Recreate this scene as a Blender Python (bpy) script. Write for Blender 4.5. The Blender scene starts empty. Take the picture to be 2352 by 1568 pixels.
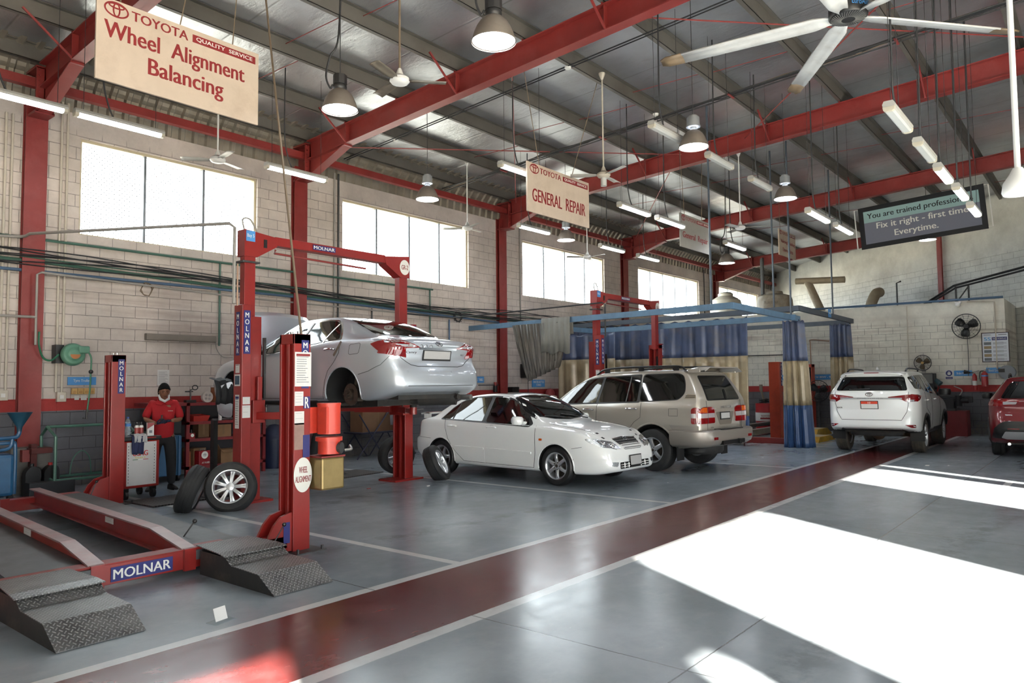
import bpy, math, random
from math import sin, cos, pi, radians, sqrt, atan2
from mathutils import Matrix, Vector
from mathutils.bvhtree import BVHTree
random.seed(7)
SC = bpy.context.scene
COL = SC.collection
V = Vector

# ---------------------------------------------------------------- camera, world, sun, exposure
yaw, pit, rol = radians(39.16), radians(3.243), radians(-.5564)
fw = V((cos(yaw)*cos(pit), sin(yaw)*cos(pit), sin(pit)))
r0 = V((sin(yaw), -cos(yaw), 0)); u0 = r0.cross(fw)
rt = r0*cos(rol) + u0*sin(rol); up = rt.cross(fw)
cd = bpy.data.cameras.new('camera'); cam = bpy.data.objects.new('camera', cd); COL.objects.link(cam)
cam.matrix_world = Matrix(((rt.x, up.x, -fw.x, 0), (rt.y, up.y, -fw.y, 0), (rt.z, up.z, -fw.z, 1.62), (0, 0, 0, 1)))
cd.sensor_width = 36; cd.lens = 1697/2352*36; cd.clip_end = 300
SC.camera = cam
vs = SC.view_settings
vs.view_transform = 'Standard'; vs.look = 'None'; vs.gamma = 1; vs.use_curve_mapping = False
vs.exposure = 2.0
wd = bpy.data.worlds.new('world'); SC.world = wd; wd.use_nodes = True
bg = wd.node_tree.nodes['Background']; bg.inputs[0].default_value = (.9, .96, 1, 1); bg.inputs[1].default_value = 3.2
sd = bpy.data.lights.new('sun', 'SUN'); sun = bpy.data.objects.new('sun', sd); COL.objects.link(sun)
sd.energy = 42; sd.color = (1, .93, .82); sd.angle = radians(.8)
SUN_H = 4.4/(10.6*sqrt(1+.62**2))
sun.rotation_euler = V((-.62, -1, -SUN_H*-1*sqrt(1+.62**2))).to_track_quat('Z', 'Y').to_euler()
SC.cycles.use_denoising = True
SC.cycles.max_bounces = 9; SC.cycles.diffuse_bounces = 5; SC.cycles.glossy_bounces = 4
SC.cycles.transparent_max_bounces = 16; SC.cycles.transmission_bounces = 4
SC.cycles.caustics_reflective = False; SC.cycles.caustics_refractive = False

# ---------------------------------------------------------------- helpers
def lin(c):
    return tuple(((x/255)/12.92 if x/255 <= .04045 else ((x/255+.055)/1.055)**2.4) for x in c[:3]) + (1,)

class NT:
    def __init__(s, m):
        m.use_nodes = True; s.t = m.node_tree; s.n = s.t.nodes; s.p = s.n['Principled BSDF']
    def new(s, ty, **k):
        n = s.n.new('ShaderNode'+ty)
        for a, b in k.items():
            if a.startswith('i_'): s.set(n, a[2:], b)
            else: setattr(n, a, b)
        return n
    def set(s, n, i, v):
        i = int(i) if i.isdigit() else i.replace('_', ' ')
        so = n.inputs[i]
        if hasattr(v, 'is_linked'): s.t.links.new(v, so)
        else: so.default_value = v
    def math(s, op, a, b=0.0, c=0.0, clamp=False):
        n = s.new('Math', operation=op, use_clamp=clamp)
        s.set(n, '0', a); s.set(n, '1', b)
        if op in ('MULTIPLY_ADD', 'COMPARE'): s.set(n, '2', c)
        return n.outputs[0]
    def mix(s, f, a, b):
        n = s.new('Mix', data_type='RGBA'); s.set(n, '0', f); s.set(n, '6', a); s.set(n, '7', b); return n.outputs[2]
    def noise(s, sc, det=4, vec=None, rough=.55):
        n = s.new('TexNoise'); n.inputs['Scale'].default_value = sc; n.inputs['Detail'].default_value = det; n.inputs['Roughness'].default_value = rough
        if vec is not None: s.t.links.new(vec, n.inputs['Vector'])
        return n.outputs[0]
    def ramp(s, f, a, b):
        n = s.new('MapRange'); s.set(n, '0', f); n.inputs[1].default_value = a; n.inputs[2].default_value = b; return n.outputs[0]
    def pos(s): return s.new('NewGeometry').outputs['Position']
    def obj(s): return s.new('TexCoord').outputs['Object']
    def sep(s, v):
        n = s.new('SeparateXYZ'); s.t.links.new(v, n.inputs[0]); return n.outputs
    def com(s, x, y, z=0.0):
        n = s.new('CombineXYZ'); s.set(n, '0', x); s.set(n, '1', y); s.set(n, '2', z); return n.outputs[0]
    def band(s, v, a, b, e=.004):
        return s.math('MULTIPLY', s.ramp(v, a-e, a+e), s.ramp(v, b+e, b-e))
    def bump(s, h, st=.3, d=.01, nrm=None):
        n = s.new('Bump'); n.inputs['Strength'].default_value = st; n.inputs['Distance'].default_value = d; s.set(n, 'Height', h)
        if nrm is not None: s.set(n, 'Normal', nrm)
        return n.outputs[0]

MATS = {}
def mat(name, c=None, rough=.5, metal=0, var=0, vs=6, bump=0, bs=40, coat=0, emit=0, spec=.5, dirt=None, tr=0, rv=0):
    """plain procedural material: colour c (sRGB 0-255) with noise variation, roughness noise, bump, dirt"""
    if name in MATS: return MATS[name]
    m = bpy.data.materials.new(name); t = NT(m); p = t.p
    col = lin(c)
    if var or dirt:
        o = t.obj(); f = t.noise(vs, 5, o)
        a = tuple(x*(1-var) for x in col[:3])+(1,); b = tuple(min(1, x*(1+var)) for x in col[:3])+(1,)
        cc = t.mix(t.ramp(f, .3, .7), a, b)
        if dirt:
            f2 = t.noise(vs*.6, 8, o, .7); cc = t.mix(t.math('MULTIPLY', t.ramp(f2, .48, .72), dirt[1]), cc, lin(dirt[0]))
        t.set(p, 'Base_Color', cc)
    else: p.inputs['Base Color'].default_value = col
    p.inputs['Roughness'].default_value = rough; p.inputs['Metallic'].default_value = metal
    if rv: t.set(p, 'Roughness', t.math('MULTIPLY_ADD', t.noise(vs*1.7, 4, t.obj()), rv, rough-rv/2))
    p.inputs['Coat Weight'].default_value = coat; p.inputs['Coat Roughness'].default_value = .04
    p.inputs['Specular IOR Level'].default_value = spec
    if bump: t.set(p, 'Normal', t.bump(t.noise(bs, 3, t.obj()), bump, .01))
    if emit: p.inputs['Emission Color'].default_value = col; p.inputs['Emission Strength'].default_value = emit
    if tr: p.inputs['Alpha'].default_value = 1-tr
    MATS[name] = m; return m

class MB:
    def __init__(s): s.v, s.f, s.m, s.s = [], [], [], []
    def add(s, vs, fs, mi=0, sm=False, M=None):
        o = len(s.v)
        for v in vs: s.v.append(tuple(M @ V(v)) if M else tuple(v))
        for f in fs: s.f.append([i+o for i in f]); s.m.append(mi); s.s.append(sm)
        return s
    def box(s, a, b, mi=0, M=None):
        x0, y0, z0 = a; x1, y1, z1 = b
        return s.add([(x0, y0, z0), (x1, y0, z0), (x1, y1, z0), (x0, y1, z0), (x0, y0, z1), (x1, y0, z1), (x1, y1, z1), (x0, y1, z1)],
                     [(0, 3, 2, 1), (4, 5, 6, 7), (0, 1, 5, 4), (1, 2, 6, 5), (2, 3, 7, 6), (3, 0, 4, 7)], mi, False, M)
    def cyl(s, p0, p1, r0, r1=None, n=16, mi=0, caps=True, sm=True, M=None):
        if r1 is None: r1 = r0
        p0, p1 = V(p0), V(p1); d = (p1-p0).normalized()
        a = d.orthogonal().normalized(); b = d.cross(a)
        vs = [p0+(a*cos(2*pi*i/n)+b*sin(2*pi*i/n))*r0 for i in range(n)]+[p1+(a*cos(2*pi*i/n)+b*sin(2*pi*i/n))*r1 for i in range(n)]
        s.add(vs, [(i, (i+1) % n, n+(i+1) % n, n+i) for i in range(n)], mi, sm, M)
        if caps: s.add(vs, [list(range(n))[::-1], list(range(n, 2*n))], mi, False, M)
        return s
    def tube(s, pts, r, n=8, mi=0, M=None, closed=False):
        pts = [V(p) for p in pts]; N = len(pts); vs = []; fs = []; a = None
        for i, p in enumerate(pts):
            if closed: d = (pts[(i+1) % N]-pts[i-1]).normalized()
            else: d = (pts[min(i+1, N-1)]-pts[max(i-1, 0)]).normalized()
            a = d.orthogonal().normalized() if a is None else (a-d*a.dot(d)).normalized()
            b = d.cross(a); rr = r[i] if isinstance(r, (list, tuple)) else r
            vs += [p+(a*cos(2*pi*k/n)+b*sin(2*pi*k/n))*rr for k in range(n)]
        for i in range(N if closed else N-1):
            j = (i+1) % N
            fs += [(i*n+k, i*n+(k+1) % n, j*n+(k+1) % n, j*n+k) for k in range(n)]
        s.add(vs, fs, mi, True, M)
        if not closed: s.add(vs, [list(range(n))[::-1], list(range((N-1)*n, N*n))], mi, False, M)
        return s
    def lathe(s, prof, n=32, mi=0, M=None, sm=True, cap=False):
        K = len(prof); vs = []
        for r, z in prof: vs += [(r*cos(2*pi*k/n), r*sin(2*pi*k/n), z) for k in range(n)]
        fs = [(i*n+k, i*n+(k+1) % n, (i+1)*n+(k+1) % n, (i+1)*n+k) for i in range(K-1) for k in range(n)]
        s.add(vs, fs, mi, sm, M)
        if cap: s.add(vs, [list(range(n))[::-1], list(range((K-1)*n, K*n))], mi, False, M)
        return s
    def prism(s, poly, z0, z1, mi=0, M=None, sm=False):
        n = len(poly); vs = [(x, y, z0) for x, y in poly]+[(x, y, z1) for x, y in poly]
        s.add(vs, [list(range(n))[::-1], list(range(n, 2*n))], mi, False, M)
        return s.add(vs, [(i, (i+1) % n, n+(i+1) % n, n+i) for i in range(n)], mi, sm, M)
    def sphere(s, c, r, n=12, mi=0, sc=(1, 1, 1), M=None):
        T = Matrix.Translation(c) @ Matrix.Diagonal((*sc, 1))
        prof = [(r*sin(pi*i/n)+1e-5, -r*cos(pi*i/n)) for i in range(n+1)]
        return s.lathe(prof, 2*n, mi, (M @ T) if M else T)
    def grid(s, P, mi=0, sm=True, M=None):
        R, K = len(P), len(P[0]); vs = [p for row in P for p in row]
        return s.add(vs, [(i*K+j, i*K+j+1, (i+1)*K+j+1, (i+1)*K+j) for i in range(R-1) for j in range(K-1)], mi, sm, M)
    def build(s, name, mats, parent=None, bevel=0, sub=0, solid=0):
        me = bpy.data.meshes.new(name); me.from_pydata(s.v, [], s.f)
        for m in (mats if isinstance(mats, (list, tuple)) else [mats]): me.materials.append(m)
        me.polygons.foreach_set('material_index', s.m); me.polygons.foreach_set('use_smooth', s.s)
        me.validate(); me.update()
        if any(s.s): me.set_sharp_from_angle(angle=radians(38))
        o = bpy.data.objects.new(name, me); COL.objects.link(o)
        if parent: o.parent = parent
        if solid: q = o.modifiers.new('s', 'SOLIDIFY'); q.thickness = solid; q.offset = 0
        if bevel: q = o.modifiers.new('b', 'BEVEL'); q.width = bevel; q.segments = 2; q.limit_method = 'ANGLE'; q.angle_limit = radians(40)
        if sub: q = o.modifiers.new('u', 'SUBSURF'); q.levels = q.render_levels = sub
        return o

def tag(o, label=None, cat=None, group=None, kind=None):
    if label: o['label'] = label
    if cat: o['category'] = cat
    if group: o['group'] = group
    if kind: o['kind'] = kind
    return o
def thing(name, label, cat, loc=(0, 0, 0), rz=0, group=None):
    o = bpy.data.objects.new(name, None); COL.objects.link(o); o.location = loc; o.rotation_euler = (0, 0, rz); o.empty_display_size = .1
    return tag(o, label, cat, group)
def struct(o): o['kind'] = 'structure'; return o
def dup(root, loc=None, rz=None, label=None, group=None, rot=None):
    r = root.copy(); COL.objects.link(r)
    if loc is not None: r.location = loc
    if rz is not None: r.rotation_euler = (0, 0, rz)
    if rot is not None: r.rotation_euler = rot
    if label: r['label'] = label
    if group: r['group'] = group
    for ch in list(root.children):
        c = ch.copy(); COL.objects.link(c); c.parent = r
        for g in list(ch.children):
            d = g.copy(); COL.objects.link(d); d.parent = c
    return r
def frame(o, x, y):
    x = V(x).normalized(); y = V(y); y = (y-x*y.dot(x)).normalized(); z = x.cross(y); o = V(o)
    return Matrix(((x.x, y.x, z.x, o.x), (x.y, y.y, z.y, o.y), (x.z, y.z, z.z, o.z), (0, 0, 0, 1)))
_dg = None
def txt(parent, s, w, h, M, m, name='lettering', bold=.0, d=.0015, spacing=1, fill=None):
    """raised lettering fitted to w x h, centred on M (local x right, y up, z out)"""
    cu = bpy.data.curves.new('t', 'FONT'); cu.body = s; cu.size = 1; cu.extrude = .01; cu.resolution_u = 3
    cu.align_x = 'CENTER'; cu.space_character = spacing; cu.space_line = .95
    o = bpy.data.objects.new('t', cu); COL.objects.link(o)
    me = bpy.data.meshes.new_from_object(o.evaluated_get(bpy.context.evaluated_depsgraph_get()))
    bpy.data.objects.remove(o); bpy.data.curves.remove(cu)
    xs = [v.co.x for v in me.vertices]; ys = [v.co.y for v in me.vertices]
    x0, x1, y0, y1 = min(xs), max(xs), min(ys), max(ys)
    if bold:
        n = len(me.vertices); vs = [v.co.copy() for v in me.vertices]; fs = [tuple(p.vertices) for p in me.polygons]; me2 = bpy.data.meshes.new('t')
        me2.from_pydata([tuple(v+V((k*bold*.8, 0, (k+1)*.003))) for k in (-1, 0, 1) for v in vs], [], [tuple(i+k*n for i in f) for k in range(3) for f in fs]); me = me2; x0 -= bold*.8; x1 += bold*.8
    T = M @ Matrix.Diagonal((w/(x1-x0), h/(y1-y0), d/.02, 1)) @ Matrix.Translation((-(x0+x1)/2, -(y0+y1)/2, .01))
    me.transform(T); me.materials.clear(); me.materials.append(m); me.name = name
    o = bpy.data.objects.new(name, me); COL.objects.link(o)
    if parent: o.parent = parent
    return o
def plate(w, h, d=.004, M=None, mb=None, mi=0):
    mb = mb or MB(); return mb.box((-w/2, -h/2, 0), (w/2, h/2, d), mi, M)
def ell(rx, ry, n=40, a0=0, a1=2*pi): return [(rx*cos(a0+(a1-a0)*i/n), ry*sin(a0+(a1-a0)*i/n)) for i in range(n)]
def ringpoly(mb, rx, ry, t, z0, z1, M=None, mi=0, n=40):
    o = ell(rx, ry, n); i = ell(rx-t, ry-t, n)
    vs = [(x, y, z) for p in (o, i) for z in (z0, z1) for x, y in p]
    fs = []
    for k in range(n):
        j = (k+1) % n
        fs += [(n+k, n+j, 3*n+j, 3*n+k), (k, n+k, n+j, j)[::-1], (2*n+k, 3*n+k, 3*n+j, 2*n+j), (k, j, 2*n+j, 2*n+k)]
    mb.add(vs, fs, mi, False, M)
def emblem(parent, w, M, m, name='emblem', d=.002):
    """three interlocked ellipses"""
    mb = MB(); h = w*.66; t = w*.07
    ringpoly(mb, w/2, h/2, t, 0, d, M, 0)
    ringpoly(mb, w*.155, h*.47, t*.9, 0, d*1.3, M, 0)
    ringpoly(mb, w*.33, h*.19, t*.9, 0, d*1.6, M @ Matrix.Translation((0, h*.24, 0)), 0)
    return mb.build(name, m, parent)
def sag(a, b, dip, n=14):
    a, b = V(a), V(b); return [a.lerp(b, i/n)-V((0, 0, dip*4*(i/n)*(1-i/n))) for i in range(n+1)]
def smooth(pts, n=6):
    """Catmull-Rom through pts"""
    P = [V(p) for p in pts]; P = [P[0]*2-P[1]]+P+[P[-1]*2-P[-2]]; out = []
    for i in range(1, len(P)-2):
        for k in range(n):
            t = k/n; a, b, c, e = P[i-1:i+3]
            out.append(.5*((2*b)+(c-a)*t+(2*a-5*b+4*c-e)*t*t+(3*b-a-3*c+e)*t**3))
    return out+[P[-2]]
# ---------------------------------------------------------------- shared materials
RED = mat('red_gloss_paint', (142, 35, 31), .32, var=.12, vs=3, dirt=((70, 30, 28), .35))
REDD = mat('red_steel_paint', (132, 45, 42), .45, var=.12, vs=2.5, dirt=((172, 100, 96), .25))
ORANGE = mat('faded_red_lift_paint', (188, 72, 48), .45, var=.1, vs=3, dirt=((80, 40, 30), .4))
BLK = mat('black_rubber', (20, 20, 21), .75, var=.15)
BLKG = mat('black_plastic', (17, 17, 18), .42)
DGREY = mat('dark_grey_steel', (66, 66, 66), .5, .3, var=.15, dirt=((40, 38, 36), .5))
STEEL = mat('bare_steel', (150, 148, 145), .38, .9, var=.1)
CHROME = mat('chrome', (215, 215, 218), .1, 1)
WHITE = mat('white_paint', (225, 224, 220), .45, var=.03)
CREAM = mat('cream_paint', (196, 186, 170), .55, var=.06, dirt=((130, 120, 105), .3))
GREYP = mat('grey_pvc_pipe', (150, 145, 138), .5, var=.06)
DCAB = mat('dark_cable', (38, 38, 40), .6)
GREENP = mat('green_pipe_paint', (62, 98, 84), .5, var=.1, dirt=((40, 50, 45), .4))
BLUEP = mat('blue_pipe_paint', (74, 98, 124), .5, var=.1)
NAVY = mat('navy_label', (34, 38, 104), .5)
LETW = mat('white_lettering', (226, 224, 216), .5)
LETR = mat('maroon_lettering', (134, 38, 40), .5)
SKYB = mat('sky_blue_sign', (74, 142, 204), .5, var=.03)
PAPER = mat('white_paper', (214, 212, 208), .7, var=.03)
INK = mat('grey_print', (110, 112, 118), .7)
CARD = mat('cardboard', (134, 102, 72), .85, var=.1)
ROPE = mat('rope', (120, 104, 86), .85)
PURL = mat('grey_purlin', (98, 94, 88), .5, .1, var=.12, vs=1.5, dirt=((70, 62, 52), .5))
ROD = mat('red_tie_rod', (140, 58, 54), .5)

# ---------------------------------------------------------------- wall, floor and roof materials
def wall_mat(name, ax, cream, top=99, stain=True):
    m = bpy.data.materials.new(name); t = NT(m); P = t.pos(); s = t.sep(P)
    u = t.math('ADD', t.math('MULTIPLY', s[0], ax[0]), t.math('MULTIPLY', s[1], ax[1]))
    n1 = t.noise(9, 3, P)
    b = t.new('TexBrick'); b.inputs['Scale'].default_value = 1; b.offset = .5
    b.inputs['Brick Width'].default_value = .41; b.inputs['Row Height'].default_value = .2035; b.inputs['Mortar Size'].default_value = .0065; b.inputs['Mortar Smooth'].default_value = .35
    t.set(b, 'Vector', t.com(t.math('MULTIPLY_ADD', n1, .012, u), t.math('MULTIPLY_ADD', n1, .012, s[2])))
    mort = b.outputs['Fac']
    smooth_ = t.ramp(s[2], top-.04, top+.04)
    mort = t.math('MULTIPLY', mort, t.math('SUBTRACT', 1, smooth_))
    big = t.noise(.9, 6, P, .65); fine = t.noise(14, 6, P, .7)
    c = t.mix(t.ramp(big, .35, .68), lin(cream), lin(tuple(x*.84 for x in cream)))
    c = t.mix(t.math('MULTIPLY', t.ramp(fine, .5, .75), .25), c, lin(tuple(x*.78 for x in cream)))
    if stain:
        st = t.noise(1, 4, t.com(t.math('MULTIPLY', u, .35), t.math('MULTIPLY', s[2], 5.5)))
        c = t.mix(t.math('MULTIPLY', t.math('MULTIPLY', t.ramp(st, .48, .66), t.band(s[2], 2.55, 3.45, .25)), .62), c, lin((146, 126, 116)))
    c = t.mix(t.math('MULTIPLY', mort, t.math('MULTIPLY_ADD', n1, .8, .25)), c, lin(tuple(x*.55 for x in cream)))
    red = t.mix(t.math('MULTIPLY', t.ramp(fine, .45, .8), .35), lin((160, 46, 42)), lin((110, 36, 34)))
    gry = t.mix(t.ramp(big, .35, .7), lin((104, 104, 110)), lin((84, 83, 84)))
    gry = t.mix(t.math('MULTIPLY', t.math('MULTIPLY', t.ramp(s[2], .55, .2), t.ramp(fine, .4, .7)), .8), gry, lin((116, 106, 92)))
    gry = t.mix(t.math('MULTIPLY', mort, .7), gry, lin((48, 47, 47)))
    zz = t.math('MULTIPLY_ADD', t.noise(3, 2, P), .012, s[2])
    c = t.mix(t.ramp(zz, 1.446, 1.454), t.mix(t.ramp(zz, 1.246, 1.254), gry, red), c)
    t.set(t.p, 'Base_Color', c); t.p.inputs['Roughness'].default_value = .72
    h = t.math('ADD', t.math('MULTIPLY', mort, -1), t.math('MULTIPLY', fine, .35))
    t.set(t.p, 'Normal', t.bump(h, .7, .012))
    return m
WALL_L = wall_mat('painted_block_left', (1, 0), (212, 200, 190), 5.98)
WALL_F = wall_mat('painted_block_far', (0, 1), (226, 221, 208), 3.42)
WALL_G = wall_mat('painted_block_gable', (.6, .73), (226, 226, 220), 5.75, False)
PLASTER = mat('grey_plaster', (150, 148, 146), .8, var=.08, vs=1)

def floor_mat():
    m = bpy.data.materials.new('epoxy_floor'); t = NT(m); P = t.pos(); s = t.sep(P); x, y = s[0], s[1]
    big = t.noise(.55, 6, P, .6); mid = t.noise(3.2, 7, P, .68)
    st = t.new('VectorMath', operation='MULTIPLY'); t.set(st, '0', P); st.inputs[1].default_value = (.9, 1.5, 1)
    scr = t.noise(3.1, 8, st.outputs[0], .7)
    g = t.mix(t.ramp(big, .34, .66), lin((140, 150, 157)), lin((162, 171, 178)))
    g = t.mix(t.math('MULTIPLY', t.ramp(mid, .45, .8), .35), g, lin((118, 127, 134)))
    g = t.mix(t.math('MULTIPLY', t.ramp(scr, .55, .8), .3), g, lin((182, 186, 190)))
    r = t.mix(t.ramp(mid, .36, .66), lin((92, 38, 38)), lin((112, 50, 49)))
    r = t.mix(t.math('MULTIPLY', t.ramp(scr, .52, .78), .35), r, lin((150, 108, 104)))
    w = t.mix(t.math('MULTIPLY', t.ramp(mid, .5, .75), .4), lin((216, 218, 218)), lin((180, 184, 186)))
    wob = t.math('MULTIPLY_ADD', t.noise(14, 2, P), .008, -.004)
    yw = t.math('ADD', y, wob); xw = t.math('ADD', x, wob)
    c = t.mix(t.band(yw, 3.56, 4.62), g, r)
    ln = t.math('MAXIMUM', t.band(yw, 4.6, 4.7), t.band(yw, 3.45, 3.565))
    for bx in (4.94, 9.09, 14.05, 18.9):
        ln = t.math('MAXIMUM', ln, t.math('MULTIPLY', t.band(xw, bx-.045, bx+.05), t.band(y, 4.65, 12.4)))
    ln = t.math('MAXIMUM', ln, t.math('MULTIPLY', t.band(yw, 1.3, 1.4), t.band(x, 12.7, 14)))
    c = t.mix(ln, c, w)
    jt = t.math('MAXIMUM', t.band(xw, 3.9, 3.907, .004), t.math('MAXIMUM', t.band(yw, 1.934, 1.941, .004), t.math('MAXIMUM', t.band(xw, 8.77, 8.777, .004), t.math('MULTIPLY', t.band(yw, 9.4, 9.407, .004), t.ramp(x, 14, 9)))))
    jt = t.math('MAXIMUM', jt, t.band(xw, 14.6, 14.607, .004))
    c = t.mix(jt, c, lin((42, 40, 40)))
    # black tyre scuffs and dusty tyre prints
    wv = t.new('TexWave', wave_type='RINGS'); wv.inputs['Scale'].default_value = .13; wv.inputs['Distortion'].default_value = 3; wv.inputs['Detail'].default_value = 3
    t.set(wv, 'Vector', P)
    c = t.mix(t.math('MULTIPLY', t.math('MULTIPLY', t.ramp(wv.outputs['Fac'], .93, 1), t.ramp(mid, .45, .6)), .3), c, lin((70, 70, 72)))
    t.set(t.p, 'Base_Color', c)
    t.set(t.p, 'Roughness', t.math('MULTIPLY_ADD', t.ramp(scr, .35, .75), .1, t.math('MULTIPLY_ADD', big, .12, .12)))
    t.p.inputs['Specular IOR Level'].default_value = .55
    t.set(t.p, 'Normal', t.bump(t.math('SUBTRACT', t.math('MULTIPLY', t.noise(4, 3, P), .5), jt), .035, .01))
    return m
def roof_mat():
    m = bpy.data.materials.new('foil_insulation'); t = NT(m); P = t.pos(); s = t.sep(P)
    st = t.new('VectorMath', operation='MULTIPLY'); t.set(st, '0', P); st.inputs[1].default_value = (1.6, .8, 1)
    cr = t.noise(2.2, 8, st.outputs[0], .62); big = t.noise(.7, 4, P)
    fr = t.math('FRACT', t.math('MULTIPLY', s[0], 1/1.22)); seam = t.math('MAXIMUM', t.ramp(fr, .022, 0), t.ramp(fr, .978, 1))
    c = t.mix(t.ramp(big, .35, .65), lin((214, 217, 220)), lin((186, 187, 190)))
    c = t.mix(t.math('MULTIPLY', seam, .4), c, lin((95, 92, 90)))
    c = t.mix(t.math('MULTIPLY', t.ramp(cr, .58, .75), .2), c, lin((140, 124, 114)))
    t.set(t.p, 'Base_Color', c); t.p.inputs['Metallic'].default_value = .88
    t.set(t.p, 'Roughness', t.math('MULTIPLY_ADD', cr, .3, .2))
    h = t.math('ADD', t.math('MULTIPLY', t.noise(9, 6, st.outputs[0], .6), .45), t.math('ADD', cr, t.math('MULTIPLY', seam, -.3)))
    t.set(t.p, 'Normal', t.bump(h, .38, .05))
    return m
def mesh_mat():
    """diamond wire screen: see-through between the wires"""
    m = bpy.data.materials.new('diamond_wire_screen'); t = NT(m); s = t.sep(t.pos())
    a = t.math('FRACT', t.math('MULTIPLY', t.math('ADD', s[0], s[2]), 11.5)); b = t.math('FRACT', t.math('MULTIPLY', t.math('SUBTRACT', s[0], s[2]), 11.5))
    da = t.math('ABSOLUTE', t.math('SUBTRACT', a, .5)); db = t.math('ABSOLUTE', t.math('SUBTRACT', b, .5))
    wire = t.math('LESS_THAN', t.math('MINIMUM', da, db), .02); knot = t.math('LESS_THAN', t.math('ADD', da, db), .2)
    t.set(t.p, 'Alpha', t.math('MAXIMUM', wire, knot)); t.p.inputs['Base Color'].default_value = lin((90, 92, 95)); t.p.inputs['Roughness'].default_value = .6
    return m
def pane_mat():
    m = bpy.data.materials.new('window_glass'); t = NT(m); n = t.n; tr = n.new('ShaderNodeBsdfTransparent'); gl = n.new('ShaderNodeBsdfGlossy'); mx = n.new('ShaderNodeMixShader'); mx.inputs[0].default_value = .05
    tr.inputs[0].default_value = (.95, .97, .97, 1); gl.inputs['Roughness'].default_value = .03
    t.t.links.new(tr.outputs[0], mx.inputs[1]); t.t.links.new(gl.outputs[0], mx.inputs[2]); t.t.links.new(mx.outputs[0], n['Material Output'].inputs[0])
    return m
FLOOR, ROOF, SCREEN, PANE = floor_mat(), roof_mat(), mesh_mat(), pane_mat()

# ---------------------------------------------------------------- shell
struct(MB().box((-8, -7, -.3), (40, 13.9, 0)).build('floor', FLOOR))
sand = mat('bounce_yard', (205, 196, 180), .9, var=.08, vs=.3)
yard = MB(); yard.box((-60, -80, -.4), (100, -7.0, -.05)); yard.box((-60, 13.9, -.4), (100, 80, -.05))
struct(yard.build('ground', sand))  # unseen pale ground, added to bounce sunlight in through the openings
def rz(y): return 7.07+.065*(13-y)       # underside of the roof sheet
rb = MB()
for (ya, yb) in ((13.3, -1.5), (-1.5, -7.3)):
    za, zb = (rz(ya), rz(yb)) if yb > -2 else (rz(-1.5), rz(4.3))
    rb.add([(-8.3, ya, za), (41, ya, za), (41, yb, zb), (-8.3, yb, zb), (-8.3, ya, za+.06), (41, ya, za+.06), (41, yb, zb+.06), (-8.3, yb, zb+.06)],
           [(0, 1, 2, 3), (7, 6, 5, 4), (0, 4, 5, 1), (2, 6, 7, 3), (1, 5, 6, 2), (3, 7, 4, 0)])
struct(rb.build('ceiling', ROOF))
# left wall with five window openings
WIN = [(4.98, 8.34, 3), (10.5, 14.74, 4), (17.11, 21.66, 4), (24.0, 29.15, 5), (31.2, 35.86, 4)]
WZ0, WZ1 = 4.21, 5.87
lw = MB(); xs = -8.2
for a, b, n in WIN:
    lw.box((xs, 13.5, 0), (a, 13.75, 6.27)); lw.box((a, 13.5, 0), (b, 13.75, WZ0)); lw.box((a, 13.5, WZ1), (b, 13.75, 6.27)); xs = b
lw.box((xs, 13.5, 0), (39, 13.75, 6.27))
struct(lw.build('wall_left', WALL_L))
frm = mat('beige_window_frame', (190, 178, 150), .5, var=.05); alu = mat('grey_mullion', (130, 136, 140), .4, .4)
for i, (a, b, n) in enumerate(WIN):
    w = thing('window_%d' % (i+1), None, None); struct(w)
    f = MB(); t_ = .045
    f.box((a, 13.56, WZ0), (a+t_, 13.68, WZ1)); f.box((b-t_, 13.56, WZ0), (b, 13.68, WZ1)); f.box((a+t_, 13.56, WZ1-t_), (b-t_, 13.68, WZ1)); f.box((a+t_, 13.56, WZ0), (b-t_, 13.68, WZ0+t_*.6))
    f.build('window_frame', frm, w)
    for k in range(1, n):
        x = a+(b-a)*k/n; MB().box((x-.022, 13.57, WZ0+t_*.6), (x+.022, 13.66, WZ1-t_)).build('mullion', alu, w)
    MB().box((a+t_, 13.615, WZ0+t_*.6), (b-t_, 13.621, WZ1-t_)).build('pane', PANE, w)
    MB().add([(a+t_, 13.66, WZ0+.03), (b-t_, 13.66, WZ0+.03), (b-t_, 13.66, WZ1-t_), (a+t_, 13.66, WZ1-t_)], [(0, 1, 2, 3)]).build('wire_screen', SCREEN, w)
# corrugated eave sheet: upright part, then curving over to the roof
cor = mat('galvanised_corrugated_sheet', (150, 142, 128), .5, .55, var=.15, vs=2, dirt=((110, 92, 70), .5))
prof = [(13.62, 6.05), (13.62, 6.3), (13.6, 6.5)]+[(13.6-.95*(1-cos(a)), 6.5+.62*sin(a)) for a in [radians(12*k) for k in range(1, 8)]]
P = []; x = -8.2; k = 0
seq = [(0, 0), (.1, 0), (.13, .045), (.2, .045), (.23, 0)]
xsq = []
while x < 38.6:
    xsq += [(x+a, d) for a, d in seq]; x += .26
for (y, z) in prof:
    j = prof.index((y, z))
    for sub in ((0, 0), (.5, .5)) if 2 <= j < len(prof)-1 else ((0, 0),):
        y2, z2 = (prof[j+1] if j+1 < len(prof) else (y, z)); yy = y+(y2-y)*sub[0]; zz = z+(z2-z)*sub[0]
        dent = .012 if sub[0] else 0
        P.append([(xx, yy-d-dent, zz-d*.3) for xx, d in xsq])
struct(MB().grid(P, sm=False).build('trim_1', cor))
struct(MB().box((-8, 13.12, 6.41), (38, 13.24, 6.55)).build('beam_eave', REDD))
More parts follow.
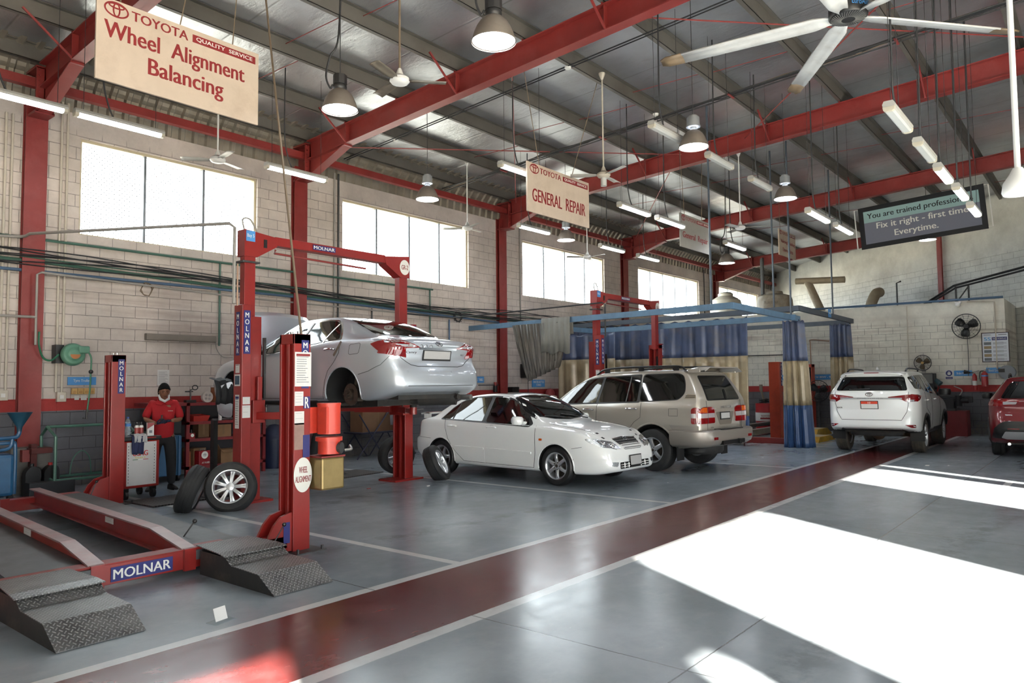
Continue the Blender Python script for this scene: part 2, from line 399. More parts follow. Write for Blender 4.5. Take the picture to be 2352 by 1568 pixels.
# steel portal frames
FX = [(4.28, 0), (9.3, 0), (16.05, 0), (22.9, 0), (30.75, 4.75)]
def isec(mb, a, b, h, w, tf=.02, tw=.012, upv=(0, 0, 1)):
    """I-section from a to b: a,b centre of top flange line; h depth, w width"""
    a, b = V(a), V(b); d = (b-a).normalized(); s_ = d.cross(V(upv)).normalized(); u_ = s_.cross(d)
    def bx(s0, s1, u0_, u1):
        vs = [p+s_*i+u_*j for p in (a, b) for i, j in ((s0, u0_), (s1, u0_), (s1, u1), (s0, u1))]
        mb.add(vs, [(0, 1, 2, 3), (7, 6, 5, 4), (0, 4, 5, 1), (1, 5, 6, 2), (2, 6, 7, 3), (3, 7, 4, 0)])
    bx(-w/2, w/2, -tf, 0); bx(-w/2, w/2, -h, -h+tf); bx(-tw/2, tw/2, -h, 0)
def rtop(y): return 6.78+.065*(13.2-y) if y > -1.5 else 6.78+.065*(13.2+1.5)-.065*(-1.5-y)
def rbot(y): return rtop(y)-.41
for i, (fx, ye) in enumerate(FX):
    c = thing('column_%d' % (i+1), None, None); struct(c); cb = MB()
    cb.box((fx-.16, 13.37, 0), (fx+.16, 13.39, 6.3)); cb.box((fx-.006, 13.39, 0), (fx+.006, 13.5, 6.3)); cb.box((fx-.16, 13.48, 0), (fx+.16, 13.5, 6.3))
    isec(cb, (fx, 13.37, 6.85), (fx, 13.37, 5.95), .42, .26, upv=(0, 1, 0)) if False else None
    cb.box((fx-.13, 13.05, 6.0), (fx+.13, 13.07, 6.72)); cb.box((fx-.02, 13.05, 6.0), (fx+.02, 13.45, 6.72)); cb.box((fx-.14, 13.05, 6.7), (fx+.14, 13.5, 6.74)); cb.box((fx-.14, 13.05, 5.98), (fx+.14, 13.5, 6.02))
    cb.build('column_shaft', REDD, c)
    bo = MB()
    for kz in range(8):
        for dx in (-.09, .09): bo.cyl((fx+dx, 13.05, 6.06+kz*.088), (fx+dx, 13.02, 6.06+kz*.088), .014, n=6, sm=False)
    bo.build('bolts', REDD, c)
    r = thing('beam_%d' % (i+1), None, None); struct(r); b = MB()
    isec(b, (fx, 13.05, rtop(13.05)), (fx, max(ye, -1.5), rtop(max(ye, -1.5))), .41, .2)
    if not ye: isec(b, (fx, -1.5, rtop(-1.5)), (fx, -7, rtop(-7)), .41, .2)
    # haunch
    y0, y1 = 13.05, 11.8; h0 = 6.02
    b.box((fx-.1, y1-.02, rbot(y1)-.03), (fx+.1, y1+.02, rbot(y1)+.03))
    b.add([(fx-.006, y0, h0), (fx-.006, y1, rbot(y1)), (fx-.006, y0, rbot(y0)), (fx+.006, y0, h0), (fx+.006, y1, rbot(y1)), (fx+.006, y0, rbot(y0))], [(0, 1, 2), (5, 4, 3), (0, 3, 4, 1), (1, 4, 5, 2), (2, 5, 3, 0)])
    vs = [(fx+dx, y, z+dz) for dz in (0, -.02) for dx, y, z in ((-.1, y0, h0), (.1, y0, h0), (.1, y1, rbot(y1)), (-.1, y1, rbot(y1)))]
    b.add(vs, [(0, 1, 2, 3), (7, 6, 5, 4), (0, 4, 5, 1), (1, 5, 6, 2), (2, 6, 7, 3), (3, 7, 4, 0)])
    for yy in (11.75, 8.71, 5.67, 2.63): 
        if yy > ye: b.box((fx-.1, yy-.006, rbot(yy)+.02), (fx+.1, yy+.006, rtop(yy)-.02))
    b.build('rafter', REDD, r)
    k = MB()
    for yy in (11.75, 8.71, 5.67, 2.63):      # fly braces from the bottom flange up to the purlins
        if yy-.3 > ye:
            for sx in (-1,):
                a_, b_ = V((fx+sx*.1, yy-.02, rbot(yy)+.01)), V((fx+sx*.75, yy-.02, rtop(yy)+.12))
                k.tube([a_, b_], .02, 4)
    k.build('fly_braces', REDD, r)
    k = MB()
    for j in range(10):
        yy = 11.75-1.52*j
        if yy > ye: k.box((fx-.09, yy+.035, rtop(yy)-.005), (fx+.09, yy+.05, rtop(yy)+.22))
    k.build('purlin_cleats', REDD, r)
PY = [13.1]+[11.75-1.52*k for k in range(10)]
for i, y in enumerate(PY):
    zb = 6.83+.065*(13.2-y)-.015; xe = 30.4+(y-4.63)/1.213+.05
    if y < 3: xe = 28.7+(y-2.5)/1.213
    p = MB(); x0 = -8.1
    p.box((x0, y-.004, zb), (xe, y+.004, zb+.24)); p.box((x0, y-.004, zb), (xe, y+.075, zb+.008)); p.box((x0, y+.067, zb+.008), (xe, y+.075, zb+.025)); p.box((x0, y-.075, zb+.232), (xe, y+.004, zb+.24))
    struct(p.build('purlin_%d' % (i+1), PURL))
# sag rods between purlins, and long diagonal wind-bracing rods
sr = MB()
for (xm) in (6.8, 12.7, 19.4, 26.5):
    for k in range(1, 8):
        ya, yb = PY[k], PY[k+1]; off = .35 if k % 2 else 0
        sr.tube([(xm+off, ya, 6.98+.065*(13.2-ya)), (xm+off, yb, 6.86+.065*(13.2-yb))], .007, 5)
struct(sr.build('trim_2', ROD))
def ongab(y): return 30.4+(y-4.63)/1.213
# gable wall (runs at a slant), partition room, far corner
gy0, gy1 = -7.0, 13.7
gm = MB(); nx, ny = .7717, -.636
pts = [(ongab(y), y, z) for y, z in ((gy0, 0), (gy1, 0), (gy1, rz(gy1)+.1), (-1.5, rz(-1.5)+.05), (gy0, rz(4.3)))]
n = len(pts); gm.add(pts+[(x+.2*nx, y+.2*ny, z) for x, y, z in pts], [list(range(n)), list(range(n, 2*n))[::-1]]+[(i, n+i, n+(i+1) % n, (i+1) % n) for i in range(n)])
struct(gm.build('wall_far', WALL_G))
gc = MB(); M = frame((ongab(4.63)-.1, 4.7, 0), (.636, .7717, 0), (0, 0, 1)); gc.box((-.1, 0, -.06), (.1, 6.75, 0), M=M); struct(gc.build('column_6', REDD))
# the block-built room standing in front of the gable
pm = MB(); pm.box((25.4, 2.38, 0), (25.6, 13.5, 3.93)); pm.box((25.6, 2.38, 0), (28.4, 2.58, 3.93)); struct(pm.build('wall_partition', WALL_F))
struct(MB().box((25.4, 2.38, 3.87), (28.4, 13.5, 3.95)).build('roof_partition', PLASTER) if False else MB().box((25.6, 2.58, 3.85), (34.5, 13.5, 3.93)).build('roof_partition', PLASTER))
# unseen right wall, door openings shaped to throw the floor sun patches, back wall
SUN_DOORS = [(-7.6, -4.15, 4.64), (-3.93, -3.77, 4.42), (-1.72, -1.27, 3.8), (-.62, 2.65, 4.42), (6.1, 8.25, 4.42), (8.62, 8.95, 4.42)]
SUN_DOORS = sorted(SUN_DOORS); WR = mat('pale_render', (205, 202, 195), .8, var=.06, vs=1)
rw = MB(); xs = -8.2; top = 7.8
for a, b, h in SUN_DOORS:
    rw.box((xs, -7.3, 0), (a, -7.0, top)); rw.box((a, -7.3, h), (b, -7.0, top)); xs = b
rw.box((xs, -7.3, 0), (30, -7.0, top)); struct(rw.build('wall_right', WR))
struct(MB().box((-8.4, -7.3, 0), (-8.2, 13.75, 8.4)).build('wall_back', WR))
# ---------------------------------------------------------------- hanging lights, fans, signs
LITE = mat('lit_diffuser', (244, 248, 255), .4, emit=7)
LENS = mat('lit_lamp_lens', (240, 247, 255), .3, emit=9)
MILK = mat('unlit_milky_diffuser', (188, 188, 184), .35, var=.03)
ENDC = mat('yellowed_end_cap', (190, 182, 164), .4, var=.08)
BELL = mat('dusty_aluminium_bell', (128, 118, 108), .5, .35, var=.1, dirt=((98, 84, 70), .5))
BELLIN = mat('bell_inside', (230, 232, 234), .3, .2)
BALB = mat('black_ballast', (30, 29, 29), .5, var=.2)
BALG = mat('grey_ballast', (128, 130, 132), .5, .2, var=.1)
ROUND1 = 'fluorescent tube lights'
def tube_light(x0, y, z, lit, label, L=1.25):
    t = thing('tube_light', label, 'tube light', (x0, y, z), 0, 'lit '+ROUND1 if lit else 'unlit '+ROUND1)
    b = MB(); b.prism([(-.055, .03), (-.062, .06), (-.045, .095), (.045, .095), (.062, .06), (.055, .03)], 0, L, M=Matrix(((0, 0, 1, 0), (1, 0, 0, 0), (0, 1, 0, 0), (0, 0, 0, 1))))
    b.build('housing', mat('pale_grey_housing', (170, 168, 162), .45, var=.04), t)
    d = MB(); d.prism([(-.055, .03), (-.05, 0), (-.03, -.014), (.03, -.014), (.05, 0), (.055, .03)], .05, L-.05, M=Matrix(((0, 0, 1, 0), (1, 0, 0, 0), (0, 1, 0, 0), (0, 0, 0, 1))))
    d.build('diffuser', LITE if lit else MILK, t)
    for a in (0, L-.05):
        e = MB(); e.prism([(-.06, .032), (-.053, -.004), (-.03, -.017), (.03, -.017), (.053, -.004), (.06, .032)], a, a+.05, M=Matrix(((0, 0, 1, 0), (1, 0, 0, 0), (0, 1, 0, 0), (0, 0, 0, 1))))
        e.build('end_cap', ENDC, t)
    top = rz(y)-z-.01
    for a in (.12, L-.12 if x0 != 8.55 else .5): MB().tube([(a, 0, .09), (a, 0, top)], .004, 5).build('suspension_wire', DCAB, t)
    MB().tube(smooth([(L*.42, 0, .09), (L*.36, .02, .3), (L*.3, .01, .7), (L*.3, 0, top)], 5), .012, 6).build('power_cable', DCAB, t)
    return t
for x, y, z, lit, lb in [
    (2.66, 11.1, 5.42, 1, 'lit fluorescent tube light hanging by the first red column, cut by the left edge'),
    (4.0, 11.1, 5.42, 1, 'lit fluorescent tube light hanging just above the first left window'),
    (6.97, 11.05, 5.33, 1, 'lit fluorescent tube light hanging in front of the second red column'),
    (13.6, 10.85, 5.34, 1, 'lit fluorescent tube light hanging beside the third red column, above the third window'),
    (16.8, 10.6, 5.27, 1, 'lit fluorescent tube light hanging beside the fourth red column'),
    (18.75, 10.55, 5.25, 1, 'thin lit fluorescent tube light above the fourth window, farthest of its row'),
    (9.48, 7.95, 5.31, 1, 'lit fluorescent tube light half hidden behind the GENERAL REPAIR sign'),
    (12.87, 7.65, 5.19, 1, 'lit fluorescent tube light hanging to the right of the GENERAL REPAIR sign'),
    (13.9, 7.35, 5.05, 1, 'lit fluorescent tube light running behind the smaller grey General Repair sign'),
    (17.3, 7.3, 5.0, 1, 'lit fluorescent tube light to the right of the grey General Repair sign'),
    (9.71, 5.2, 5.42, 0, 'unlit fluorescent tube light hanging close behind a grey bell lamp'),
    (11.69, 5.2, 5.43, 0, 'unlit fluorescent tube light crossing the second big red rafter'),
    (13.6, 5.2, 5.42, 0, 'unlit fluorescent tube light hanging left of a grey bell lamp beneath the rafters'),
    (8.55, 1.75, 4.5, 0, 'unlit fluorescent tube light at upper right, nearest of the row of five'),
    (10.04, 1.75, 4.49, 0, 'unlit fluorescent tube light second in the row of five at upper right'),
    (11.35, 1.75, 4.47, 1, 'lit fluorescent tube light against the red rafter, above the slogan banner'),
    (12.84, 1.75, 4.5, 1, 'lit fluorescent tube light hanging over the top corner of the slogan banner'),
    (14.27, 1.75, 4.48, 1, 'lit fluorescent tube light covering the right end of the banner text'),
    (13.86, 4.25, 4.71, 1, 'lit fluorescent tube light below the third red rafter, left of the banner'),
    (16.82, 4.58, 4.97, 1, 'lit fluorescent tube light right beside the left edge of the banner'),
    (7.9, 1.98, 6.55, 0, 'unlit fluorescent tube light just behind the big fan hub')]:
    tube_light(x, y, z, lit, lb, {1.75: .95, 5.2: 1.0, 1.98: .5}.get(y, 1.25))

def bell_lamp(loc, kind, label):
    t = thing('bell_lamp', label, 'hanging lamp', loc, 0, 'high bay bell lamps')
    R = .22
    pr = [(R+.006, .0), (R+.008, .012), (R, .014), (.214, .05), (.198, .1), (.172, .16), (.14, .21), (.1, .25), (.07, .268)]
    MB().lathe(pr, 40).build('bell', BELL, t)
    MB().lathe([(r-.004, z+.001) for r, z in pr[2:]], 40).build('reflector', BELLIN, t)
    MB().lathe([(1e-4, .03), (R-.008, .03)], 40, sm=False).build('lens', LENS, t)
    b = MB()
    if kind == 'b':
        b.lathe([(.072, .262), (.085, .285), (.085, .31), (.075, .33)], 20, cap=True); b.prism(ell(.088, .088, 8), .33, .45)
        b.build('ballast', BALB, t, bevel=.006)
        MB().tube(smooth([(.02, 0, rz(loc[1])-loc[2]), (.0, .03, 1.0), (-.08, .1, .7), (-.11, .14, .45), (-.07, .11, .3), (-.05, .08, .34)], 6), .013, 6).build('power_cable', DCAB, t)
    else:
        b.cyl((0, 0, .262), (0, 0, .32), .05); b.cyl((0, 0, .32), (0, 0, .345), .11, n=20); b.cyl((0, 0, .345), (0, 0, .47), .1, n=10, sm=False); b.cyl((0, 0, .47), (0, 0, .5), .07)
        b.build('ballast', BALG, t)
    MB().tube([(0, 0, .44), (0, 0, rz(loc[1])-loc[2])], .006, 5).build('suspension_wire', DCAB, t)
    return t
for l, k, lb in [((5.74, 7.44, 5.08), 'b', 'lit bell lamp with black top hanging just left of the white ceiling fan'),
                 ((5.55, 4.72, 5.06), 'b', 'large lit bell lamp with black top at the top edge, nearest of all'),
                 ((10.17, 10.41, 5.27), 'g', 'grey bell lamp hanging above the second left window'),
                 ((10.56, 4.92, 5.25), 'g', 'grey bell lamp overlapping the second red rafter near the middle'),
                 ((15.25, 5.11, 5.36), 'g', 'grey bell lamp overlapping the third red rafter, left of the banner'),
                 ((15.22, 10.6, 5.21), 'g', 'grey bell lamp hanging below the GENERAL REPAIR sign'),
                 ((20.0, 8.4, 4.96), 'b', 'small dark topped bell lamp below the grey General Repair sign'),
                 ((23.8, 3.99, 5.6), 'g', 'lit bell lamp whose rim shows under the slogan banner')]: bell_lamp(l, k, lb)

BLADEB = mat('dusty_brown_blade', (112, 104, 92), .45, var=.15, dirt=((70, 58, 46), .6)); BLADEW = mat('dusty_white_blade', (176, 174, 168), .45, var=.06, dirt=((130, 118, 100), .5))
def ceiling_fan(loc, a0, label, bl, L=.62, mw=None, below=False, rodm=None):
    t = thing('ceiling_fan', label, 'ceiling fan', loc, 0, 'three bladed ceiling fans')
    mw = mw or WHITE
    MB().lathe([(1e-4, -.05), (.06, -.05), (.1, -.035), (.125, -.005), (.12, .03), (.08, .06), (.05, .075), (.03, .14), (.018, .16)], 32).build('motor_hub', mw, t)
    if below: MB().lathe([(.055, -.05), (.055, -.2), (1e-4, -.205)], 20).build('glass_cup', MILK, t)
    MB().cyl((0, 0, .15), (0, 0, rz(loc[1])-loc[2]-.25), .014, n=8).build('down_rod', rodm or mw, t)
    MB().lathe([(.02, rz(loc[1])-loc[2]-.3), (.06, rz(loc[1])-loc[2]-.2), (.06, rz(loc[1])-loc[2]-.18)], 16, cap=True).build('canopy', mw, t)
    for k in range(3):
        R = Matrix.Rotation(a0+k*2*pi/3, 4, 'Z') @ Matrix.Rotation(radians(9), 4, 'X')
        b = MB(); P = []
        for i in range(9):
            s_ = .1+(L-.1)*i/8; w = .045+.025*min(1, i/3) if i else .03
            P.append([(s_, y*w, .012*(1-y*y)) for y in (-1, -.5, 0, .5, 1)])
        b.grid(P, M=R); b.build('blade', bl, t, solid=.006)
    return t
ceiling_fan((6.13, 6.76, 5.4), 1.35, 'ceiling fan with white hub and dusty brown blades in front of the first full rafter', BLADEB, .58, rodm=ROPE)
ceiling_fan((6.3, 11.4, 5.37), .35, 'ceiling fan with pale blades turning in front of the first left window', BLADEW, .58)
ceiling_fan((11.34, 7.05, 5.38), .12, 'cream ceiling fan with a glass cup below, right of the GENERAL REPAIR sign', BLADEW, .6, CREAM, True)
ceiling_fan((12.9, 11.85, 5.33), .1, 'ceiling fan with grey motor at the right end of the second left window', BLADEW, .6)
ceiling_fan((17.4, 11.4, 5.15), .4, 'small far ceiling fan in front of the third left window', BLADEW, .6)
ceiling_fan((17.5, 6.98, 5.38), .9, 'small far ceiling fan to the right of the grey General Repair sign', BLADEW, .6)

# big slow fan
HV = thing('industrial_fan', 'huge five bladed ceiling fan with black motor hub at the top right', 'fan', (8.48, 2.1, 5.6))
MB().lathe([(1e-4, -.03), (.1, -.03), (.19, -.015), (.2, .0), (.2, .16), (.17, .2), (.08, .22), (.08, .5)], 40).build('motor_hub', BLKG, HV)
g = MB()
for k in range(40):
    a = 2*pi*k/40; b_ = a+.22; g.tube([(.07*cos(a), .07*sin(a), -.034), (.13*cos((a+b_)/2), .13*sin((a+b_)/2), -.034), (.18*cos(b_), .18*sin(b_), -.02)], .0022, 4)
g.build('fan_guard', mat('pale_fins', (120, 120, 118), .5), HV)
MB().cyl((0, 0, .2), (0, 0, rz(2.1)-5.6), .035).build('down_rod', STEEL, HV)
Mh = frame((-.13, -.155, .075), (.77, -.64, 0), (0, 0, 1)); txt(HV, 'EuroAir', .2, .06, Mh @ Matrix.Translation((0, 0, .004)), SKYB, 'brand_lettering')
BLADEG = mat('pale_grey_aerofoil', (190, 190, 188), .4, var=.04, dirt=((120, 104, 84), .3)); TIP = mat('brown_stained_tip', (110, 92, 70), .5, var=.2)
for k, a in enumerate((97, 34, -40, 178, 250)):
    R = Matrix.Rotation(radians(a), 4, 'Z') @ Matrix.Rotation(radians(14), 4, 'X'); L = 2.15
    pf = lambda L_: [[(s_, y*w, .02*(1-y*y)) for y in (-1, -.4, .2, 1)] for s_, w in L_]
    bl = MB().grid(pf(((.16, .05), (.35, .1), (.8, .1), (1.4, .095), (L-.28, .09))), M=R).build('blade', BLADEG, HV, solid=.02)
    MB().grid(pf(((L-.28, .09), (L-.08, .088), (L, .05))), M=R).build('blade_tip', TIP, bl, solid=.02)
wp = thing('pole_fitting', 'white bell shaped fitting on a long white pole at the right edge', 'ceiling fitting', (5.99, .45, 2.92))
MB().tube([(0, 0, .1), (.0, -.0, 3.2), (-.02, -.0, rz(.45)-2.93)], .019, 10).build('down_pole', WHITE, wp)
MB().lathe([(1e-4, -.06), (.09, -.06), (.1, -.04), (.09, .02), (.05, .08), (.03, .12)], 24).build('bell_cap', WHITE, wp)

# hanging signs: boards parallel to the long wall
BOARD = mat('weathered_cream_board', (196, 178, 160), .6, var=.05, vs=4, dirt=((150, 128, 108), .35)); BOARDG = mat('weathered_grey_board', (150, 146, 138), .6, var=.05)
def sign(x0, x1, y, z0, z1, lines, label, board, chains, faded=False):
    w, h = x1-x0, z1-z0; t = thing('hanging_sign', label, 'sign', ((x0+x1)/2, y, z0))
    MB().box((-w/2, 0, 0), (w/2, .03, h)).build('board', board, t, bevel=.003)
    F = lambda x, z: frame((x, -.001, z), (1, 0, 0), (0, 0, 1)); lr = LETR
    emblem(t, w*.135, F(-w*.395, h*.885), lr); txt(t, 'TOYOTA', w*.335, h*.115, F(-w*.145, h*.885), lr, bold=.025)
    p = MB(); p.box((w*.05, -.004, h*.835), (w*.475, 0, h*.935)); p.build('red_band', lr, t)
    txt(t, 'QUALITY  SERVICE', w*.38, h*.06, F(w*.2625, h*.885) @ Matrix.Translation((0, 0, .003)), LETW, bold=.01)
    for s, cx, cz, lw_, lh in lines: txt(t, s, w*lw_, h*lh, F(w*cx, h*cz), lr, bold=.03)
    for (xa, xb, dy) in chains: MB().tube([(xa, .015, h-.01), (xb, .015+dy, rz(y)-z0)], .007, 5).build('chain', ROPE, t)
    return t
sign(3.11, 5.0, 8.1, 4.845, 5.745, [('Wheel  Alignment', -.03, .6, .86, .27), ('Balancing', .02, .3, .47, .27)], 'hanging cream sign reading Wheel Alignment Balancing at the top left', BOARD, [(-.7, -.72, .1), (.6, .78, .1), (-.05, .25, 0)])
sign(9.98, 11.92, 7.75, 4.6, 5.48, [('GENERAL  REPAIR', 0, .36, .86, .26)], 'hanging cream sign reading GENERAL REPAIR in the middle of the hall', BOARD, [(-.6, -1.1, 0), (.4, .9, -.3)])
sign(15.81, 17.42, 7.75, 4.79, 5.59, [('General  Repair', .0, .36, .86, .24)], 'smaller hanging grey sign reading General Repair with faded letters', BOARDG, [(-.55, -.75, 0), (.4, .5, 0)])
sign(22.44, 23.94, 7.75, 5.46, 6.26, [('Valeting/Polishing', .02, .55, .86, .16), ('DiamondBrite', .02, .25, .62, .15)], 'farthest hanging sign, reading Valeting Polishing DiamondBrite', BOARD, [(-.6, -.62, 0), (.25, .27, 0)])
# slogan banner hung along the fourth rafter
bn = thing('banner', 'long black framed banner saying You are trained professionals, hung under a red rafter', 'banner', (22.6, 4.0, 5.9))
A, B_ = V((22.6, 5.53, 6.53)), V((22.6, 2.45, 6.72)); ex = (B_-A); W = ex.length; H = 1.2
Mb = frame((0, 0, 0), ex, (0, 0, 1)); Mb = Matrix.Translation((A+B_)/2-V((22.6, 4, 5.9))) @ Mb @ Matrix.Translation((0, -H/2, 0))
VIN = mat('black_vinyl', (24, 25, 28), .4, bump=.3, bs=5); MB().box((-W/2, -H/2, -.012), (W/2, H/2, 0), M=Mb).build('frame_border', VIN, bn)
MB().box((-W/2+.13, .14, 0), (W/2-.13, H/2-.13, .004), M=Mb).build('pale_panel', mat('pale_aqua_vinyl', (150, 180, 180), .4, bump=.25, bs=4), bn)
MB().box((-W/2+.13, -H/2+.13, 0), (W/2-.13, .14, .004), M=Mb).build('grey_panel', mat('blue_grey_vinyl', (116, 118, 132), .4, bump=.25, bs=4), bn)
T = lambda x, y: Mb @ Matrix.Translation((x, y, .004))
txt(bn, 'You are trained professionals.', 2.6, .2, T(-.02, .3), BLKG, bold=.02); txt(bn, 'Fix it right - first time.', 2.3, .22, T(.05, -.01), LETW, bold=.02); txt(bn, 'Everytime.', 1.08, .22, T(-.12, -.29), LETW, bold=.02)
for sx in (-1, 1): MB().tube([(sx*(W/2-.0), H/2-.04, 0), (sx*(W/2+.1), H/2-.04, 0), (sx*(W/2+.1), -H/2+.04, 0), (sx*(W/2), -H/2+.04, 0)], .016, 6, M=Mb).build('side_pipe', WHITE, bn)

# emergency lights, detectors, conduits, cable tray, bracing rods
for l, lb in (((5.62, 5.25, 6.9), 'white emergency light box fixed under a purlin left of the nearest bell lamp'), ((12.3, .95, 7.3), 'white emergency light box at the top right edge')):
    e = thing('emergency_light', lb, 'emergency light', l); MB().box((-.2, -.06, -.05), (.2, .06, 0)).build('case', WHITE, e, bevel=.008)
    for dx in (-.12, .12): MB().sphere((dx, 0, -.05), .014, 6).build('indicator_lamp', mat('orange_glow', (255, 150, 80), .4, emit=2), e)
    MB().cyl((0, 0, 0), (0, 0, rz(l[1])-l[2]), .01, n=6).build('stem', GREYP, e)
for l, lb in (((10.42, 7.17, 7.12), 'white junction box on the thin conduit, high up in the middle'), ((13.1, 6.9, 6.98), 'white junction box near the middle grey bell lamp'), ((10.5, 11.7, 6.84), 'white junction box on the conduit above the second window')):
    tag(MB().lathe([(1e-4, -.03), (.05, -.03), (.06, -.01), (.06, .0)], 16, M=Matrix.Translation(l)).build('junction_box', WHITE), lb, 'junction box')
cd_ = [tag(MB().tube([(x, 13.3, 6.72), (x, -1, 6.72+.065*14.3)], .011, 6).build('ceiling_conduit', DCAB), lb, 'conduit') for x, lb in ((10.38, 'thin dark conduit running up under the purlins, nearer of a close pair'), (10.46, 'thin dark conduit running up under the purlins, farther of a close pair'))]
ct = thing('cable_tray', 'dark bundle of cables on a tray crossing under the roof in the middle', 'cable tray', (13.5, 13.2, 6.62))
MB().tube([(-.09, 0, 0), (-.09, -15, .975)], .012, 6).build('tray_rail', DGREY, ct); MB().tube([(.09, 0, 0), (.09, -15, .975)], .012, 6).build('tray_rail', DGREY, ct)
random.seed(3)
for k in range(9): MB().tube([(-.07+.14*random.random()+.01*sin(i+k), -15*i/24, .975*i/24+.012+.03*random.random()) for i in range(25)], .011, 5).build('cable', DCAB if k != 4 else ROPE, ct)
for y in (-2, -4.8, -7.7, -10.6): MB().box((-.13, y-.02, -.03-.065*y), (.13, y+.02, -.012-.065*y)).build('hanger_bracket', REDD, ct)
for p, q, lb in (((9.4, 13.0, 6.7), (15.95, 7.75, 7.0), 'long thin red bracing rod passing behind the GENERAL REPAIR sign'), ((9.4, 5.75, 7.18), (15.95, .3, 7.5), 'long thin red bracing rod passing behind the big fan'), ((9.4, 7.6, 6.93), (15.95, 12.8, 6.68), 'thin red bracing rod slanting the other way across the second roof bay'), ((9.4, .2, 7.4), (15.95, 6.2, 7.05), 'thin red bracing rod slanting down across the tray near the big fan'), ((16.1, 8.0, 6.9), (22.8, 12.9, 6.68), 'thin red bracing rod in the third roof bay')):
    tag(MB().tube([p, q], .012, 6).build('bracing_rod', ROD), lb, 'tie rod')
tag(MB().tube(sag((5.55, 8.9, rz(8.9)), (4.62, 6.62, 2.13), .04), .014, 6).build('hanging_hose', ROPE), 'brown hose dropping from the roof to the front lift post', 'hose')
# ---------------------------------------------------------------- wheels and car bodies
TYRE = mat('tyre_rubber', (34, 34, 35), .7, var=.2, vs=8, dirt=((78, 74, 68), .3)); TYREC = mat('clean_tyre_rubber', (24, 24, 25), .55, var=.15)
ALLOY = mat('silver_alloy', (196, 198, 202), .28, .75, var=.03); DISC = mat('brake_disc', (92, 84, 76), .4, .8, var=.2); HUBM = mat('rusty_hub', (70, 62, 56), .6, .5, var=.3)
def wheel_meshes(R, rr, w, n, style, tm, key):
    """tyre and rim meshes; axis +Z, outer face at z=0, back at -w"""
    t = MB(); h = w/2
    prof = [(rr-.005, -.02), (rr+.008, -.004), (rr+(R-rr)*.35, .004), (rr+(R-rr)*.7, .0), (R-.02, -.014), (R-.006, -.026)]
    g = [-w*.3, -w*.5, -w*.7]
    for c in g: prof += [(R, c+.012), (R, c+.006), (R-.008, c+.005), (R-.008, c-.005), (R, c-.006), (R, c-.012)]
    prof += [(R-.006, -w+.026), (R-.02, -w+.014), (rr+(R-rr)*.7, -w), (rr+.008, -w+.004), (rr-.005, -w+.02)]
    t.lathe(prof, 56)
    rim = MB(); q = rr
    rim.lathe([(q+.006, -.006), (q+.004, -.0), (q-.006, -.002), (q-.014, -.012), (q-.022, -.03), (q-.03, -.07), (q-.03, -w+.02), (q, -w+.01)], 56)
    rim.lathe([(.055, -.1), (.06, -.032), (.045, -.026), (1e-4, -.024)], 24)
    for k in range(n):
        a0 = 2*pi*k/n
        offs = (0,) if style != 'pair' else (-.085, .085)
        for da in offs:
            a = a0+da*1.0; c, s_ = cos(a), sin(a)
            r0_, r1 = .05, q-.012
            w0, w1 = (.024, .024) if style == 'star' else ((.042, .03) if style == 'broad' else (.017, .012))
            M = Matrix(((c, -s_, 0, 0), (s_, c, 0, 0), (0, 0, 1, 0), (0, 0, 0, 1)))
            if style == 'star': w0, w1 = .03, .02
            P = []
            for i in range(6):
                f = i/5; r_ = r0_+(r1-r0_)*f; ww = w0+(w1-w0)*f+(.012*(f > .9)); zt = -.026+.018*sin(f*pi*.8)-.006*f
                P.append([(r_, -ww, zt-.035), (r_, -ww, zt-.008), (r_, -ww*.6, zt), (r_, ww*.6, zt), (r_, ww, zt-.008), (r_, ww, zt-.035)])
            rim.grid(P, M=M)
    nn = 5 if n % 5 == 0 else 6
    dk = MB()
    for k in range(5):
        a = 2*pi*(k+.5)/5; dk.cyl((.056*cos(a), .056*sin(a), -.04), (.056*cos(a), .056*sin(a), -.018), .009, n=8)
    dk.lathe([(1e-4, -.022), (.022, -.0215), (.026, -.024)], 16)
    dk.cyl((0, 0, -.13), (0, 0, -.105), q*.66, n=32); dk.cyl((0, 0, -w+.03), (0, 0, -w+.05), q-.03, n=32)
    a = t.build('tyre', tm); b = rim.build('rim', ALLOY); c = dk.build('brake_disc', DISC)
    r = (a.data, b.data, c.data)
    for o in (a, b, c): bpy.data.objects.remove(o)
    return r
def mesh_obj(name, me, parent, M=None):
    o = bpy.data.objects.new(name, me); COL.objects.link(o); o.parent = parent
    if M is not None: o.matrix_local = M
    return o
def put_wheel(parent, wm, M):
    w = mesh_obj('wheel', wm[0], parent, M); mesh_obj('rim', wm[1], w); mesh_obj('brake_disc', wm[2], w); return w

def pchip(K):
    xs = [k[0] for k in K]; ys = [k[1] for k in K]; n = len(K)
    if n == 1: return lambda x: ys[0]
    h = [xs[i+1]-xs[i] for i in range(n-1)]; d = [(ys[i+1]-ys[i])/h[i] for i in range(n-1)]; m = [d[0]]+[0]*(n-2)+[d[-1]]
    for i in range(1, n-1):
        if d[i-1]*d[i] > 0:
            a, b = 2*h[i]+h[i-1], h[i]+2*h[i-1]; m[i] = (a+b)/(a/d[i-1]+b/d[i])
    def f(x):
        if x <= xs[0]: return ys[0]
        if x >= xs[-1]: return ys[-1]
        i = 0
        while x > xs[i+1]: i += 1
        t = (x-xs[i])/h[i]; t2, t3 = t*t, t*t*t
        return ys[i]*(2*t3-3*t2+1)+ys[i+1]*(3*t2-2*t3)+h[i]*(m[i]*(t3-2*t2+t)+m[i+1]*(t3-t2))
    return f
